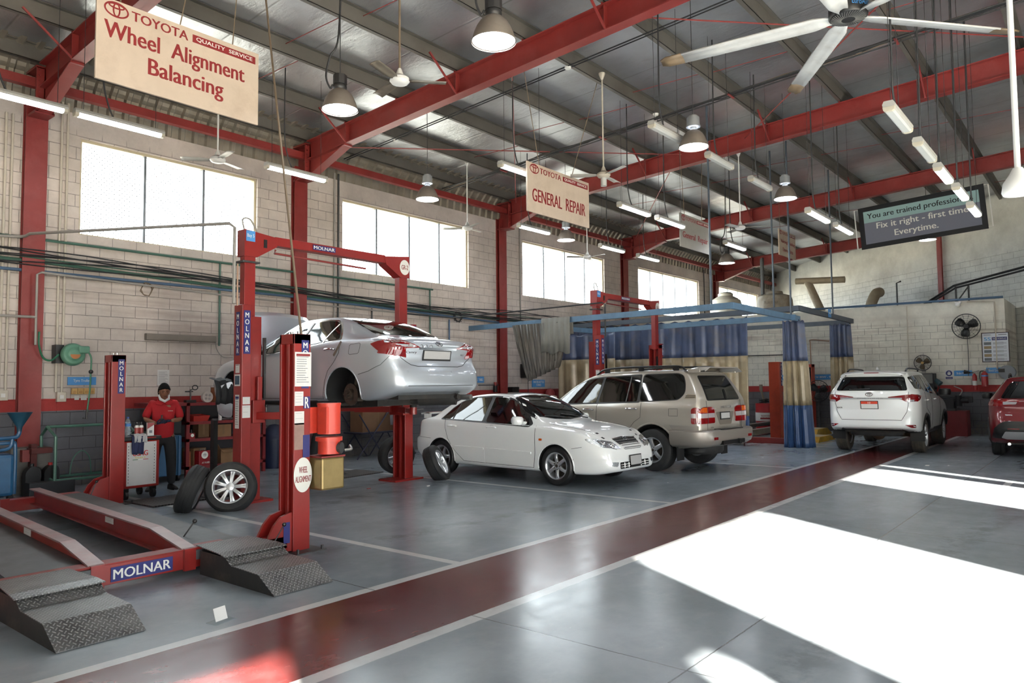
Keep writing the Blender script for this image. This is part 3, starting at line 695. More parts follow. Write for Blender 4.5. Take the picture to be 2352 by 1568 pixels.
def rpoly(poly, r, n=4):
    """round the corners of a 2-D polygon"""
    out = []; N = len(poly)
    for i in range(N):
        p = V((*poly[i], 0)); a = V((*poly[i-1], 0)); b = V((*poly[(i+1) % N], 0))
        rr = min(r, (a-p).length*.45, (b-p).length*.45); s_, e = p+(a-p).normalized()*rr, p+(b-p).normalized()*rr
        for k in range(n+1):
            t = k/n; q = s_*(1-t)**2+p*2*t*(1-t)+e*t*t; out.append((q.x, q.y))
    return out
def offs(poly, d):
    """grow a 2-D polygon outward by d"""
    N = len(poly); A = sum(poly[i][0]*poly[(i+1) % N][1]-poly[(i+1) % N][0]*poly[i][1] for i in range(N)); sg = 1 if A > 0 else -1; out = []
    for i in range(N):
        a, p, b = V((*poly[i-1], 0)), V((*poly[i], 0)), V((*poly[(i+1) % N], 0))
        e1, e2 = (p-a).normalized(), (b-p).normalized(); n1, n2 = V((e1.y, -e1.x, 0))*sg, V((e2.y, -e2.x, 0))*sg
        m = n1+n2; m = m/max(.35, m.length_squared/2) if m.length > 1e-6 else n1; q = p+m*d; out.append((q.x, q.y))
    return out
class Car:
    def __init__(s, name, label, loc, rz, P, paint, wheels):
        s.P = P; s.root = thing(name, label, 'car', loc, rz); s.paint = paint; r = s.root
        top, bot, belt, rw = (pchip(P[k]) for k in ('top', 'bot', 'belt', 'roofw')); re, fr = pchip(P['rear']), pchip(P['front'])
        X0, X1, W = P['x0'], P['x1'], P['W']; bul = P.get('bulge', 0)
        N = P.get('N', 64); xs = [X0+(X1-X0)*(.5-.5*cos(pi*(i/N)))*.5+(X1-X0)*(i/N)*.5 for i in range(N+1)]
        def wid(x):
            d0r, kr, d0f, kf = P['round']
            dr, df = x-X0, X1-x; k = 1
            if dr < d0r: k = kr+(1-kr)*sqrt(max(0, 1-(1-dr/d0r)**2))
            if df < d0f: k = min(k, kf+(1-kf)*sqrt(max(0, 1-(1-df/d0f)**2)))
            return W*k, k
        rows = []
        for x in xs:
            w, k = wid(x); zb, zt, zm = bot(x), top(x), belt(x); zm = min(zm, zt-.015); g = zt-zm; wr = min(rw(x)*k, w*.97); cr = min(P.get('crown', .05), g*.6)
            pts = [(0, zb), (w*.55, zb), (w*.86, zb+.005), (w*.965, zb+.05), (w*.99, zb+.2), (w*(1+bul*.3), zb+(zm-zb)*.55), (w*(1+bul*.2)*.995, zm-.13), (w*.975, zm-.03), (w*.955+(wr-w*.955)*.06, zm+g*.08),
                   (w*.94+(wr-w*.94)*.45, zm+(g-cr)*.5), (wr+(w*.94-wr)*.12, zm+(g-cr)*.88), (wr*.93, zt-cr*.55), (wr*.6, zt-cr*.15), (0, zt)]
            C_ = [V((0, a, b)) for a, b in pts]; sm = [V((0, -pts[1][0], zb))]+C_+[V((0, -wr*.6, zt-cr*.15))]; L = []
            for i in range(1, len(sm)-2):
                for q in range(3):
                    t = q/3; a, b, c, e = sm[i-1:i+3]; L.append(.5*((2*b)+(c-a)*t+(2*a-5*b+4*c-e)*t*t+(3*b-a-3*c+e)*t**3))
            L.append(C_[-1]); row = []
            fr_ = max(0, min(1, (X0+P.get('rl', .6)-x)/P.get('rl', .6))); ff = max(0, min(1, (x-X1+P.get('fl', .6))/P.get('fl', .6))); fr_ = fr_*fr_*(3-2*fr_); ff = ff*ff*(3-2*ff)
            full = L+[V((0, -p.y, p.z)) for p in L[-2:0:-1]]
            row = [(x+re(p.z)*fr_-fr(p.z)*ff, p.y, p.z) for p in full]; rows.append(row)
        K = len(rows[0]); mb = MB(); vs = [p for rr in rows for p in rr]
        mb.add(vs, [(i*K+j, i*K+(j+1) % K, (i+1)*K+(j+1) % K, (i+1)*K+j) for i in range(len(rows)-1) for j in range(K)], 0, True)
        e = (len(rows)-1)*K
        # end caps as strips between the two halves
        for base, rev in ((0, False), (e, True)):
            H = K//2
            for j in range(H):
                a, b, c, d = base+j, base+j+1, base+(K-j-1) % K, base+(K-j) % K
                f = [a, d, c, b] if not rev else [a, b, c, d]; f = [q for i, q in enumerate(f) if q not in f[:i]]
                if len(f) > 2: mb.f.append(f); mb.m.append(0); mb.s.append(True)
        body = mb.build('body', [paint, BLK], r); s.body = body
        me = body.data; s.bvh = BVHTree.FromPolygons([v.co for v in me.vertices], [p.vertices for p in me.polygons])
        # wheel arches cut out of the body
        c = MB(); ra = P['arch']
        for xw in P['axles']:
            for sg in (-1, 1): c.cyl((xw, sg*(W-.36), P['wz']), (xw, sg*(W+.2), P['wz']), ra, n=48, mi=1); 
        cut = c.build('cut', [paint, BLK]); cut.parent = r
        md = body.modifiers.new('b', 'BOOLEAN'); md.object = cut; md.operation = 'DIFFERENCE'; md.solver = 'EXACT'
        dg = bpy.context.evaluated_depsgraph_get(); nm = bpy.data.meshes.new_from_object(body.evaluated_get(dg)); body.modifiers.clear(); body.data = nm; nm.name = 'body'
        bpy.data.objects.remove(cut)
        for p in nm.polygons:       # inside of the wheel well is black
            c_ = p.center
            if any(abs(sqrt((c_.x-xw)**2+(c_.z-P['wz'])**2)-ra) < .012 and abs(c_.y) < W*.985 for xw in P['axles']) or (abs(abs(c_.y)-(W-.36)) < .004): p.material_index = 1
            if c_.z < P.get('dark', -1): p.material_index = 1
        nm.set_sharp_from_angle(angle=radians(38))
        for xw in P['axles']:       # rolled lip round each arch
            for sg in (-1, 1):
                L = []
                for k in range(25):
                    a = radians(-28+236*k/24); x, z = xw+(ra+.008)*cos(a), P['wz']+(ra+.008)*sin(a); h = s.hit((x, sg*3, z), (0, -sg, 0))
                    if h and h.z > bot(x)+.02: L.append(h+V((0, -sg*.004, 0)))
                if len(L) > 3: MB().tube(L, P.get('lip', .012), 6).build('arch_lip', P.get('lipm', paint), r)
        if wheels:
            for xw in P['axles']:
                for sg in (-1, 1): put_wheel(r, wheels, Matrix.Translation((xw, sg*(W-P.get('inset', .02)), P['wz'])) @ Matrix.Rotation(-sg*pi/2, 4, 'X') @ Matrix.Rotation(.3+sg+xw, 4, 'Z'))
    def hit(s, o, d):
        h = s.bvh.ray_cast(V(o), V(d)); return h[0]
    def panel(s, name, poly, plane, m, off=.006, parent=None, cell=.07, rim=.02, sm=True):
        """a shaped piece lying on the body: poly in (x,z) for L/R, (y,z) for B(ack)/F(ront), (x,y) for T(op)"""
        import bmesh
        bm = bmesh.new(); bm.faces.new([bm.verts.new((u, v, 0)) for u, v in poly])
        us = [u for u, v in poly]; vv = [v for u, v in poly]
        for ax, lo, hi in ((0, min(us), max(us)), (1, min(vv), max(vv))):
            n = max(1, int((hi-lo)/cell))
            for k in range(1, n):
                co = [0, 0, 0]; co[ax] = lo+(hi-lo)*k/n; no = [0, 0, 0]; no[ax] = 1
                bmesh.ops.bisect_plane(bm, geom=bm.verts[:]+bm.edges[:]+bm.faces[:], plane_co=co, plane_no=no)
        D = {'L': V((0, -1, 0)), 'R': V((0, 1, 0)), 'B': V((1, 0, 0)), 'F': V((-1, 0, 0)), 'T': V((0, 0, -1))}[plane]
        last = None; bad = []
        for v in bm.verts:
            u, w = v.co.x, v.co.y
            o = {'L': (u, 4, w), 'R': (u, -4, w), 'B': (-6, u, w), 'F': (6, u, w), 'T': (u, w, 5)}[plane]
            h = s.hit(o, D)
            if h is None: bad.append(v); continue
            v.co = h-D*off; last = v
        for v in bad:
            best = min((q for q in bm.verts if q not in bad), key=lambda q: (q.co-V({'L': (v.co.x, q.co.y, v.co.y), 'R': (v.co.x, q.co.y, v.co.y), 'B': (q.co.x, v.co.x, v.co.y), 'F': (q.co.x, v.co.x, v.co.y), 'T': (v.co.x, v.co.y, q.co.z)}[plane])).length, default=None)
            if best: v.co = best.co
        bmesh.ops.recalc_face_normals(bm, faces=bm.faces[:])
        f0 = bm.faces[0]; f0.normal_update()
        if sum((f.normal.dot(-D)*f.calc_area() for f in bm.faces)) < 0: bmesh.ops.reverse_faces(bm, faces=bm.faces[:])
        for f in bm.faces: f.smooth = sm
        be = [e for e in bm.edges if e.is_boundary]
        ex = bmesh.ops.extrude_edge_only(bm, edges=be)
        for v in ex['geom']:
            if isinstance(v, bmesh.types.BMVert): v.co += D*rim
        me = bpy.data.meshes.new(name); bm.to_mesh(me); bm.free(); me.materials.append(m); me.set_sharp_from_angle(angle=radians(40))
        o = bpy.data.objects.new(name, me); COL.objects.link(o); o.parent = parent or s.root
        return o
    def both(s, name, poly, m, **k): return [s.panel(name, poly, p, m, **k) for p in 'LR']
    def strip(s, name, pts, plane, m, r=.006, off=.003, parent=None):
        D = {'L': V((0, -1, 0)), 'R': V((0, 1, 0)), 'B': V((1, 0, 0)), 'F': V((-1, 0, 0)), 'T': V((0, 0, -1))}[plane]; L = []
        for u, w in pts:
            o = {'L': (u, 4, w), 'R': (u, -4, w), 'B': (-6, u, w), 'F': (6, u, w), 'T': (u, w, 5)}[plane]; h = s.hit(o, D)
            if h: L.append(h-D*off)
        return MB().tube(L, r, 6).build(name, m, parent or s.root) if len(L) > 1 else None
    def at(s, u, w, plane, off=.0):
        """frame on the body surface: x right, y up, z out as seen from outside"""
        D = {'L': V((0, -1, 0)), 'R': V((0, 1, 0)), 'B': V((1, 0, 0)), 'F': V((-1, 0, 0))}[plane]
        o = {'L': (u, 4, w), 'R': (u, -4, w), 'B': (-6, u, w), 'F': (6, u, w)}[plane]; h = s.bvh.ray_cast(V(o), D); p, n = h[0], h[1]
        if n.dot(D) > 0: n = -n
        x = V((0, 0, 1)).cross(n).normalized(); return frame(p+n*off, x, n.cross(x))
def dens(pts, n=8):
    out = []
    for a, b in zip(pts, pts[1:]): out += [(a[0]+(b[0]-a[0])*i/n, a[1]+(b[1]-a[1])*i/n) for i in range(n)]
    return out+[pts[-1]]
GLASS = mat('tinted_car_glass', (9, 11, 12), .03, spec=.8); TRIM = mat('black_trim', (14, 14, 15), .35)
PW = mat('white_car_paint', (242, 242, 239), .3, coat=1); PS = mat('silver_car_paint', (190, 196, 203), .34, .55, coat=1); PB = mat('champagne_car_paint', (176, 168, 156), .34, .5, coat=1); PR = mat('dark_red_car_paint', (112, 12, 22), .3, .25, coat=1)
TAIL = mat('red_tail_lens', (128, 10, 14), .08, coat=1); TAILW = mat('clear_tail_lens', (206, 200, 200), .1, .4, coat=1); AMB = mat('amber_lens', (206, 90, 24), .1, coat=1); LAMP = mat('headlamp_reflector', (200, 204, 208), .08, .85, bump=.6, bs=22)
NUM = mat('blank_grey_plate', (176, 174, 172), .5); UND = mat('dark_underbody', (30, 29, 28), .7, var=.3, dirt=((80, 70, 58), .4)); SEAM = mat('panel_gap', (30, 31, 32), .6)
# ---------------------------------------------------------------- white sedan on the floor
WCOR = wheel_meshes(.315, .21, .195, 6, 'star', TYREC, 'cor')
c = Car('white_sedan', 'white four door sedan parked nose out beside the red lane', (10.39, 8.17, 0), radians(-91.6), dict(
    x0=-2.11, x1=2.24, W=.85, crown=.05, round=(.5, .72, .75, .62), rl=.5, fl=.5, arch=.345, axles=(-1.3, 1.3), wz=.312, inset=.02, dark=.2,
    top=[(-2.11, .97), (-1.98, 1.01), (-1.72, 1.05), (-1.5, 1.17), (-1.22, 1.31), (-.95, 1.39), (-.6, 1.44), (-.25, 1.455), (.1, 1.43), (.4, 1.33), (.75, 1.15), (1.02, 1.0), (1.4, .95), (1.8, .87), (2.08, .77), (2.24, .62)],
    bot=[(-2.11, .36), (-1.9, .27), (-1.5, .2), (1.5, .19), (2.0, .2), (2.24, .25)], belt=[(-2.11, .93), (-1.6, .99), (0, .95), (1, .9), (1.7, .84), (2.0, .74), (2.24, .58)],
    roofw=[(-2.11, .68), (-1.75, .62), (-1.2, .57), (-.5, .56), (.1, .56), (.5, .6), (1.0, .7), (1.6, .7), (2.24, .6)],
    rear=[(.2, .1), (.45, -.02), (.62, .0), (.66, .06), (.95, .1), (1.1, .12)], front=[(.18, .08), (.3, .0), (.5, .02), (.62, .05), (.8, .16), (.95, .3)]), PW, WCOR)
r = c.root
c.both('window_surround', rpoly(offs([(-1.27, 1.005), (-1.14, 1.17), (-1.0, 1.265), (-.88, 1.315), (-.66, 1.365), (-.26, 1.387), (.06, 1.378), (.24, 1.33), (.42, 1.235), (.66, 1.07), (.78, .955), (.75, .928)], .022), .03), TRIM, off=.004)
for nm, poly in (('door_window', [(-1.27, 1.005), (-1.14, 1.17), (-1.0, 1.265), (-.88, 1.315), (-.66, 1.365), (-.26, 1.385), (-.29, .975)]), ('door_window', [(-.2, .968), (-.18, 1.385), (.06, 1.375), (.24, 1.33), (.42, 1.235), (.66, 1.07), (.74, .955), (.7, .935)])):
    c.both(nm, rpoly(poly, .03), GLASS, off=.009)
for pl in 'LR': c.strip('window_bar', dens([(-1.0, 1.0), (-.965, 1.27)]), pl, TRIM, .012, .008)
for poly in ([(-1.19, 1.0), (-1.17, .83), (-1.11, .66), (-1.0, .5), (-.88, .4), (-.72, .28), (-.22, .27), (-.2, .95)], [(-.21, .95), (-.21, .27), (.86, .26), (.9, .5), (.89, .93)]):
    for q in c.both('door_panel', poly, PW, off=.0035, rim=.004): pass
    for pl in 'LR': c.strip('door_gap', dens(poly[:-1] if poly[0][0] < -1 else poly[1:]), pl, SEAM, .0035, .003)
c.both('side_moulding', rpoly([(-.95, .495), (-.95, .535), (-.23, .53), (-.23, .49)], .015), PW, off=.018); c.both('side_moulding', rpoly([(-.19, .49), (-.19, .53), (.82, .51), (.82, .475)], .015), PW, off=.018)
for x in (-1.0, -.06):
    for pl, sg in (('L', 1), ('R', -1)):
        F = c.at(x, .875, pl); c.panel('handle_recess_shade', [(x+a*.055, .875+b*.045) for a, b in ell(1, 1, 14)], pl, mat('white_recess_shade', (196, 197, 195), .4), off=.002)  # flat patch of darker white: shade behind the handle, put into the colour
        MB().tube(smooth([(-.1, 0, .0), (-.085, .004, .03), (.0, .006, .036), (.085, .004, .03), (.1, 0, 0)], 4), .013, 8, M=F).build('door_handle', PW, r)
for sg in (-1, 1):
    m = MB(); P = [[(.62+.1*cos(a)*k_-.02, sg*(.92+.12*sin(a)*1.0*k_ if False else .93+.105*sin(a)*k_), 1.01+dz) for a in [2*pi*i/16 for i in range(17)]] for k_, dz in ((.35, -.07), (.85, -.062), (1, -.02), (1, .03), (.8, .062), (.3, .07))]
    m.grid(P); m.tube([(.66, sg*.74, .96), (.64, sg*.86, .97)], .03, 8); m.build('door_mirror', PW, r)
    MB().add([(.78, sg*.72, .945), (.6, sg*.735, .945), (.68, sg*.72, 1.06)], [(0, 1, 2)]).build('mirror_sail', TRIM, r, solid=.02)
ws = [(.98, 0), (.93, .35), (.8, .68), (.55, .655), (.24, .52), (.2, .3), (.19, 0)]; ws = ws+[(x, -y) for x, y in ws[-2:0:-1]]
c.panel('windscreen_surround', offs(ws, .02), 'T', TRIM, off=.004); WSg = c.panel('windscreen', ws, 'T', GLASS, off=.009)
for y0, y1 in ((.5, -.1), (.0, -.55)): MB().tube([c.hit((1.0, y0, 3), (0, 0, -1))+V((0, 0, .02)), c.hit((.93, (y0+y1)/2, 3), (0, 0, -1))+V((0, 0, .025)), c.hit((.87, y1, 3), (0, 0, -1))+V((0, 0, .022))], .009, 6).build('wiper', TRIM, r)
c.panel('sunroof', rpoly([(-.05, .38), (-.05, -.38), (-.52, -.38), (-.52, .38)], .06), 'T', GLASS, off=.004)
rwn = [(-1.05, .48), (-1.05, -.48), (-1.62, -.56), (-1.62, .56)]; c.panel('rear_window', rpoly(rwn, .08), 'T', GLASS, off=.006)
for sg in (-1, 1):
    c.panel('headlight', rpoly([(sg*.34, .59), (sg*.4, .7), (sg*.62, .745), (sg*.8, .76), (sg*.78, .7), (sg*.7, .63)], .03), 'F', LAMP, off=.006, cell=.03)
    for yy, zz, rr in ((.47, .65, .05), (.61, .68, .045)):
        F = c.at(sg*yy, zz, 'F', .003); MB().lathe([(rr, .004), (rr*.8, .012), (rr*.5, .006), (1e-4, .02)], 20, M=F).build('lamp_bulb', CHROME, r)
    c.panel('fog_lamp', rpoly([(sg*.5, .33), (sg*.46, .4), (sg*.68, .41), (sg*.64, .35)], .025), 'F', LAMP, off=.006, cell=.03)
    c.panel('tail_light', rpoly([(-2.02, .67), (-1.9, .665), (-1.93, .9), (-1.98, .93)], .02), 'L' if sg > 0 else 'R', TAIL, off=.006)
    c.panel('side_repeater', rpoly([(.98, .7), (1.04, .7), (1.04, .735), (.98, .735)], .012), 'L' if sg > 0 else 'R', AMB, off=.008)
    c.strip('bumper_gap', dens([(-1.55, .64), (-1.9, .655), (-2.0, .65)]) if True else [], 'L' if sg > 0 else 'R', SEAM, .003, .001)
    c.strip('bumper_gap', dens([(1.62, .6), (1.8, .63)]), 'L' if sg > 0 else 'R', SEAM, .003, .001)
    c.strip('bonnet_gap', dens([(1.05, sg*.66), (1.5, sg*.66), (1.85, sg*.58)]), 'T', SEAM, .003, .001)
gp = rpoly([(-.33, .74), (-.24, .575), (.24, .575), (.33, .74), (0, .76)], .03); c.panel('grille', gp, 'F', TRIM, off=.004)
for k, z in enumerate((.6, .635, .67, .705, .735)): c.strip('grille_bar', [(y*(.24+.022*k)/5, z+.004) for y in range(-5, 6)], 'F', CHROME, .007, .012)
emblem(r, .13, c.at(0, .72, 'F', .016), CHROME)
c.panel('lower_intake', rpoly([(-.42, .29), (-.42, .39), (.42, .39), (.42, .29)], .02), 'F', TRIM, off=.003)
for z in (.32, .355): c.strip('intake_bar', [(y*.08, z) for y in range(-5, 6)], 'F', PW, .006, .006)
for y in (-.3, -.18, .18, .3): c.strip('intake_bar', [(y, .3), (y, .38)], 'F', PW, .006, .006)
F = c.at(0, .4, 'F', .02); MB().box((-.17, -.085, 0), (.17, .085, .006), M=F).build('plate_holder', BLKG, r); MB().box((-.155, -.07, .006), (.155, .07, .01), M=F).build('number_plate', NUM, r)
sp = MB(); P = [[(-2.1+.04*abs(t)**3, .62*t, 1.075), (-1.98+.04*abs(t)**3, .62*t, 1.095), (-1.86+.05*abs(t)**3, .62*t, 1.085), (-1.88+.05*abs(t)**3, .62*t, 1.06), (-2.09+.04*abs(t)**3, .62*t, 1.05), (-2.1+.04*abs(t)**3, .62*t, 1.075)] for t in [i/8-1 for i in range(17)]]
sp.grid(P); sp.box((-2.02, .5, .98), (-1.9, .58, 1.07)); sp.box((-2.02, -.58, .98), (-1.9, -.5, 1.07)); sp.build('boot_spoiler', PW, r)
c.panel('mud_flap', [(.86, .13), (.93, .13), (.95, .3), (.88, .3)], 'R', PW, off=.0)
# ---------------------------------------------------------------- champagne four wheel drive, tail towards the room
WLC = wheel_meshes(.385, .225, .275, 5, 'broad', TYRE, 'lc')
def sweep(prof, path):
    """grid: profile (out, z) swept along path of (x, y, nx, ny)"""
    return [[(x+nx*o, y+ny*o, z) for o, z in prof] for x, y, nx, ny in path]
c = Car('silver_four_wheel_drive', 'champagne silver four wheel drive with roof rack parked behind the white sedan', (13.11, 7.95, 0), radians(86.4), dict(
    x0=-2.4, x1=2.35, W=.94, crown=.05, round=(.16, .9, .5, .75), rl=.5, fl=.4, arch=.475, axles=(-1.43, 1.42), wz=.385, inset=.0, dark=.44, bulge=.01, lip=.018,
    top=[(-2.4, 1.8), (-2.2, 1.835), (-1.8, 1.85), (-1, 1.85), (-.3, 1.83), (.1, 1.76), (.43, 1.62), (.75, 1.43), (1.02, 1.26), (1.3, 1.19), (1.9, 1.12), (2.2, 1.02), (2.35, .85)],
    bot=[(-2.4, .5), (-1.9, .42), (1.9, .42), (2.35, .5)], belt=[(-2.4, 1.27), (-1, 1.24), (.6, 1.19), (1.2, 1.12), (2.0, 1.0), (2.35, .8)],
    roofw=[(-2.4, .68), (-1, .71), (.2, .7), (.8, .72), (1.2, .78), (2.35, .7)], rear=[(.5, .03), (.8, .0), (1.27, .02), (1.45, .09), (1.72, .25), (1.85, .33)], front=[(.5, .05), (.8, 0), (1.1, .1)]), PB, WLC)
r = c.root
wins = [[(.76, 1.28), (.56, 1.45), (.32, 1.6), (.08, 1.68), (-.24, 1.71), (-.16, 1.235), (.62, 1.21)], [(-.3, 1.715), (-1.1, 1.745), (-1.1, 1.265), (-.22, 1.24)], [(-1.17, 1.75), (-1.88, 1.76), (-1.98, 1.72), (-2.04, 1.58), (-2.06, 1.42), (-1.96, 1.31), (-1.16, 1.27)]]
c.both('window_surround', rpoly(offs([(.78, 1.27), (.56, 1.45), (.32, 1.6), (.08, 1.68), (-.24, 1.71), (-1.1, 1.745), (-1.14, 1.262), (-.2, 1.228), (.62, 1.2)], .022), .03), TRIM, off=.004)
for p in wins[:2]: c.both('door_window', rpoly(p, .03), GLASS, off=.009)
c.both('window_surround', rpoly(offs(wins[2], .018), .07), TRIM, off=.004); c.both('quarter_window', rpoly(wins[2], .07), GLASS, off=.009)
for pl in 'LR': c.strip('window_bar', dens([(-.9, 1.73), (-.86, 1.26)]), pl, TRIM, .012, .008)
for poly in ([(-.2, 1.21), (-.18, .8), (-.18, .5), (.9, .5), (.95, .9), (.9, 1.17)], [(-1.2, 1.24), (-1.19, .97), (-1.05, .88), (-.94, .75), (-.92, .5), (-.21, .5), (-.23, 1.21)]):
    c.both('door_panel', poly, PB, off=.003, rim=.004)
    for pl in 'LR': c.strip('door_gap', dens(poly[:5]), pl, SEAM, .0035, .003)
for poly in ([(-.94, .745), (-.92, .81), (-.22, .8), (-.22, .72)], [(-.18, .72), (-.18, .8), (.9, .8), (.92, .74)], [(-1.87, .77), (-1.8, .85), (-2.36, .85), (-2.36, .76)]): c.both('side_moulding', rpoly(poly, .02), mat('champagne_moulding', (160, 154, 146), .35, .5), off=.02)
for x in (0, -1.0):
    for pl in 'LR': MB().tube(smooth([(-.12, 0, 0), (-.1, .004, .03), (0, .006, .036), (.1, .004, .03), (.12, 0, 0)], 4), .016, 8, M=c.at(x, 1.09+(x < -.5)*.03, pl)).build('door_handle', CHROME, r)
c.strip('fuel_flap', dens([(-1.79, 1.14), (-1.97, 1.14), (-1.97, 1.01), (-1.79, 1.01), (-1.79, 1.14)], 4), 'L', SEAM, .003, .002)
c.both('pillar_vent', [(-2.13, 1.4), (-2.28, 1.39), (-2.3, 1.33), (-2.08, 1.32)], mat('vent_louvre', (150, 138, 118), .4, .4), off=.008)
for pl in 'LR':
    for z in (1.345, 1.37): c.strip('vent_slot', dens([(-2.1, z), (-2.28, z)], 3), pl, SEAM, .005, .01)
for sg in (-1, 1):   # roof rack
    z = lambda x: (c.hit((x, sg*.62, 4), (0, 0, -1)) or V((0, 0, 1.8))).z
    m = MB(); m.tube(smooth([(.0, sg*.62, z(0)+.01), (-.2, sg*.62, z(-.2)+.07), (-.7, sg*.62, z(-.7)+.075), (-1.4, sg*.62, z(-1.4)+.075), (-1.85, sg*.62, z(-1.85)+.07), (-1.98, sg*.62, z(-1.98)+.0)], 6), .02, 8)
    for x in (-.25, -1.03, -1.78): m.box((x-.05, sg*.62-.018, z(x)-.01), (x+.05, sg*.62+.018, z(x)+.07))
    m.build('roof_rack', TRIM, r)
    mm = MB(); mm.grid([[(.82+.1*cos(a)*k, sg*(1.05+.12*sin(a)*k), 1.27+dz) for a in [2*pi*i/14 for i in range(15)]] for k, dz in ((.3, -.1), (.9, -.085), (1, 0), (.9, .085), (.3, .1))]); mm.tube([(.85, sg*.85, 1.2), (.84, sg*.98, 1.22)], .03, 6); mm.build('door_mirror', PB, r)
    lp = 'L' if sg > 0 else 'R'
    c.panel('tail_light', rpoly([(sg*.4, .88), (sg*.4, 1.14), (sg*.5, 1.17), (sg*.82, 1.17), (sg*.925, 1.1), (sg*.935, .88)], .04), 'B', TAIL, off=.014, cell=.04)
    c.panel('tail_light_clear', [(sg*.41, .98), (sg*.41, 1.06), (sg*.932, 1.06), (sg*.932, .98)], 'B', TAILW, off=.018, cell=.04); c.panel('tail_light_amber', [(sg*.67, 1.07), (sg*.67, 1.16), (sg*.83, 1.16), (sg*.91, 1.08)], 'B', AMB, off=.018, cell=.04)
    c.panel('tail_light_side', rpoly([(-2.24, .88), (-2.24, 1.14), (-2.3, 1.17), (-2.37, 1.16), (-2.39, .88)], .03), lp, TAIL, off=.012, cell=.04); c.panel('tail_light_clear', [(-2.24, .98), (-2.24, 1.06), (-2.39, 1.06), (-2.39, .98)], lp, TAILW, off=.016)
    c.strip('tail_light_gap', [(sg*.655, .88), (sg*.655, 1.17)], 'B', SEAM, .004, .018)
wp = [(.6, 1.31), (.52, 1.7), (-.52, 1.7), (-.6, 1.31)]; c.panel('window_surround', rpoly(offs(wp, .03), .06), 'B', TRIM, off=.004); c.panel('rear_window', rpoly(wp, .06), 'B', GLASS, off=.009)
c.strip('tailgate_gap', dens([(.655, 1.28), (.655, .75), (.6, .7), (-.6, .7), (-.655, .75), (-.655, 1.28)], 5), 'B', SEAM, .004, .002)
c.panel('plate_recess_shade', rpoly([(.34, 1.07), (.2, .84), (-.24, .84), (-.36, 1.07)], .03), 'B', mat('champagne_recess_shade', (132, 125, 115), .35, .5), off=.002)  # flat panel in darkened body colour, shade of the hollow painted in
F = c.at(0, 1.0, 'B', .008); MB().box((-.19, -.07, 0), (.19, .07, .006), M=F).build('plate_holder', BLKG, r); MB().box((-.165, -.05, .006), (.165, .05, .01), M=F).build('number_plate', NUM, r)
c.panel('plate_garnish', rpoly([(.36, 1.09), (.36, 1.13), (-.36, 1.13), (-.36, 1.09)], .015), 'B', PB, off=.02)
txt(r, 'LAND CRUISER', .42, .035, c.at(-.05, 1.155, 'B', .006), CHROME, 'model_lettering', bold=.01); txt(r, 'VXR', .1, .03, c.at(.5, .8, 'B', .006), CHROME, 'model_lettering', bold=.01)
c.panel('rear_wiper', rpoly([(-.05, 1.28), (-.12, 1.48), (-.15, 1.48), (-.09, 1.28)], .01), 'B', TRIM, off=.03)
pth = [(-1.86, .93, 0, 1)]+[(-2.15-.28*sin(a), .72+.21*cos(a), -sin(a), cos(a)) for a in [radians(9*k) for k in range(11)]]; pth += [(x, -y, nx, -ny) for x, y, nx, ny in pth[::-1]]
bp = [(-.06, .75), (.03, .77), (.1, .765), (.13, .74), (.13, .6), (.1, .52), (.02, .47), (-.12, .46)]
bm = MB(); bm.grid([[(a, b, z*(1 if abs(b) > .5 else 1)) for a, b, z in row] for row in sweep(bp, pth)]); bp_ = bm.build('rear_bumper', mat('silver_bumper', (150, 142, 134), .35, .45, coat=.5), r)
MB().box((-2.545, -.42, .762), (-2.36, .42, .775)).build('bumper_tread', TRIM, r)
MB().box((-2.575, -.42, .5), (-2.5, .42, .57)).build('bumper_recess', TRIM, r); MB().tube([(-2.6, -.2, .53), (-2.45, -.2, .53)], .05, 10).build('tow_cover', TRIM, r)
for sg in (-1, 1): MB().box((-2.566, sg*.66-.07, .6), (-2.55, sg*.66+.07, .645)).build('bumper_reflector', TAIL, r)
sp = MB(); P = []
for i in range(17):
    t = i/8-1; dz = -.07*max(0, abs(t)-.75)*4; P.append([(-1.98, .7*t, 1.845+dz*.5), (-2.2, .72*t, 1.885+dz), (-2.4, .72*t, 1.885+dz), (-2.42, .72*t, 1.865+dz), (-2.2, .7*t, 1.85+dz), (-1.98, .7*t, 1.835+dz*.5)])
sp.grid(P)
for sg in (-1, 1): sp.box((-2.3, sg*.68-.02, 1.78), (-2.05, sg*.68+.02, 1.85))
sp.build('roof_spoiler', PB, r, bevel=.01); 
u = MB(); u.box((-2.2, -.62, .42), (1.9, .62, .55)); u.build('underbody', UND, r)
MB().lathe([(.2, -.12), (.34, -.12), (.37, -.08), (.37, .08), (.34, .12), (.2, .12)], 40, M=Matrix.Translation((-1.95, 0, .42)) @ Matrix.Diagonal((.9, 1.3, 1, 1))).build('spare_wheel', TYRE, r)
MB().tube([(-1.9, -.5, .46), (-2.5, -.55, .44)], .035, 12).build('tailpipe', CHROME, r)
for sg in (-1, 1): c.panel('mud_flap', [(-1.9, .2), (-2.08, .22), (-2.0, .48), (-1.9, .48)], 'L' if sg > 0 else 'R', BLK, off=.0) if False else MB().box((-1.95, sg*.83-.13, .22), (-1.93, sg*.83+.1, .55)).build('mud_flap', BLK, r)
c.panel('headlight', rpoly([(.55, .85), (.55, 1.0), (.85, 1.0), (.85, .85)], .03), 'F', LAMP); c.panel('headlight', rpoly([(-.55, .85), (-.55, 1.0), (-.85, 1.0), (-.85, .85)], .03), 'F', LAMP); c.panel('grille', rpoly([(-.5, .82), (-.5, 1.0), (.5, 1.0), (.5, .82)], .04), 'F', TRIM)
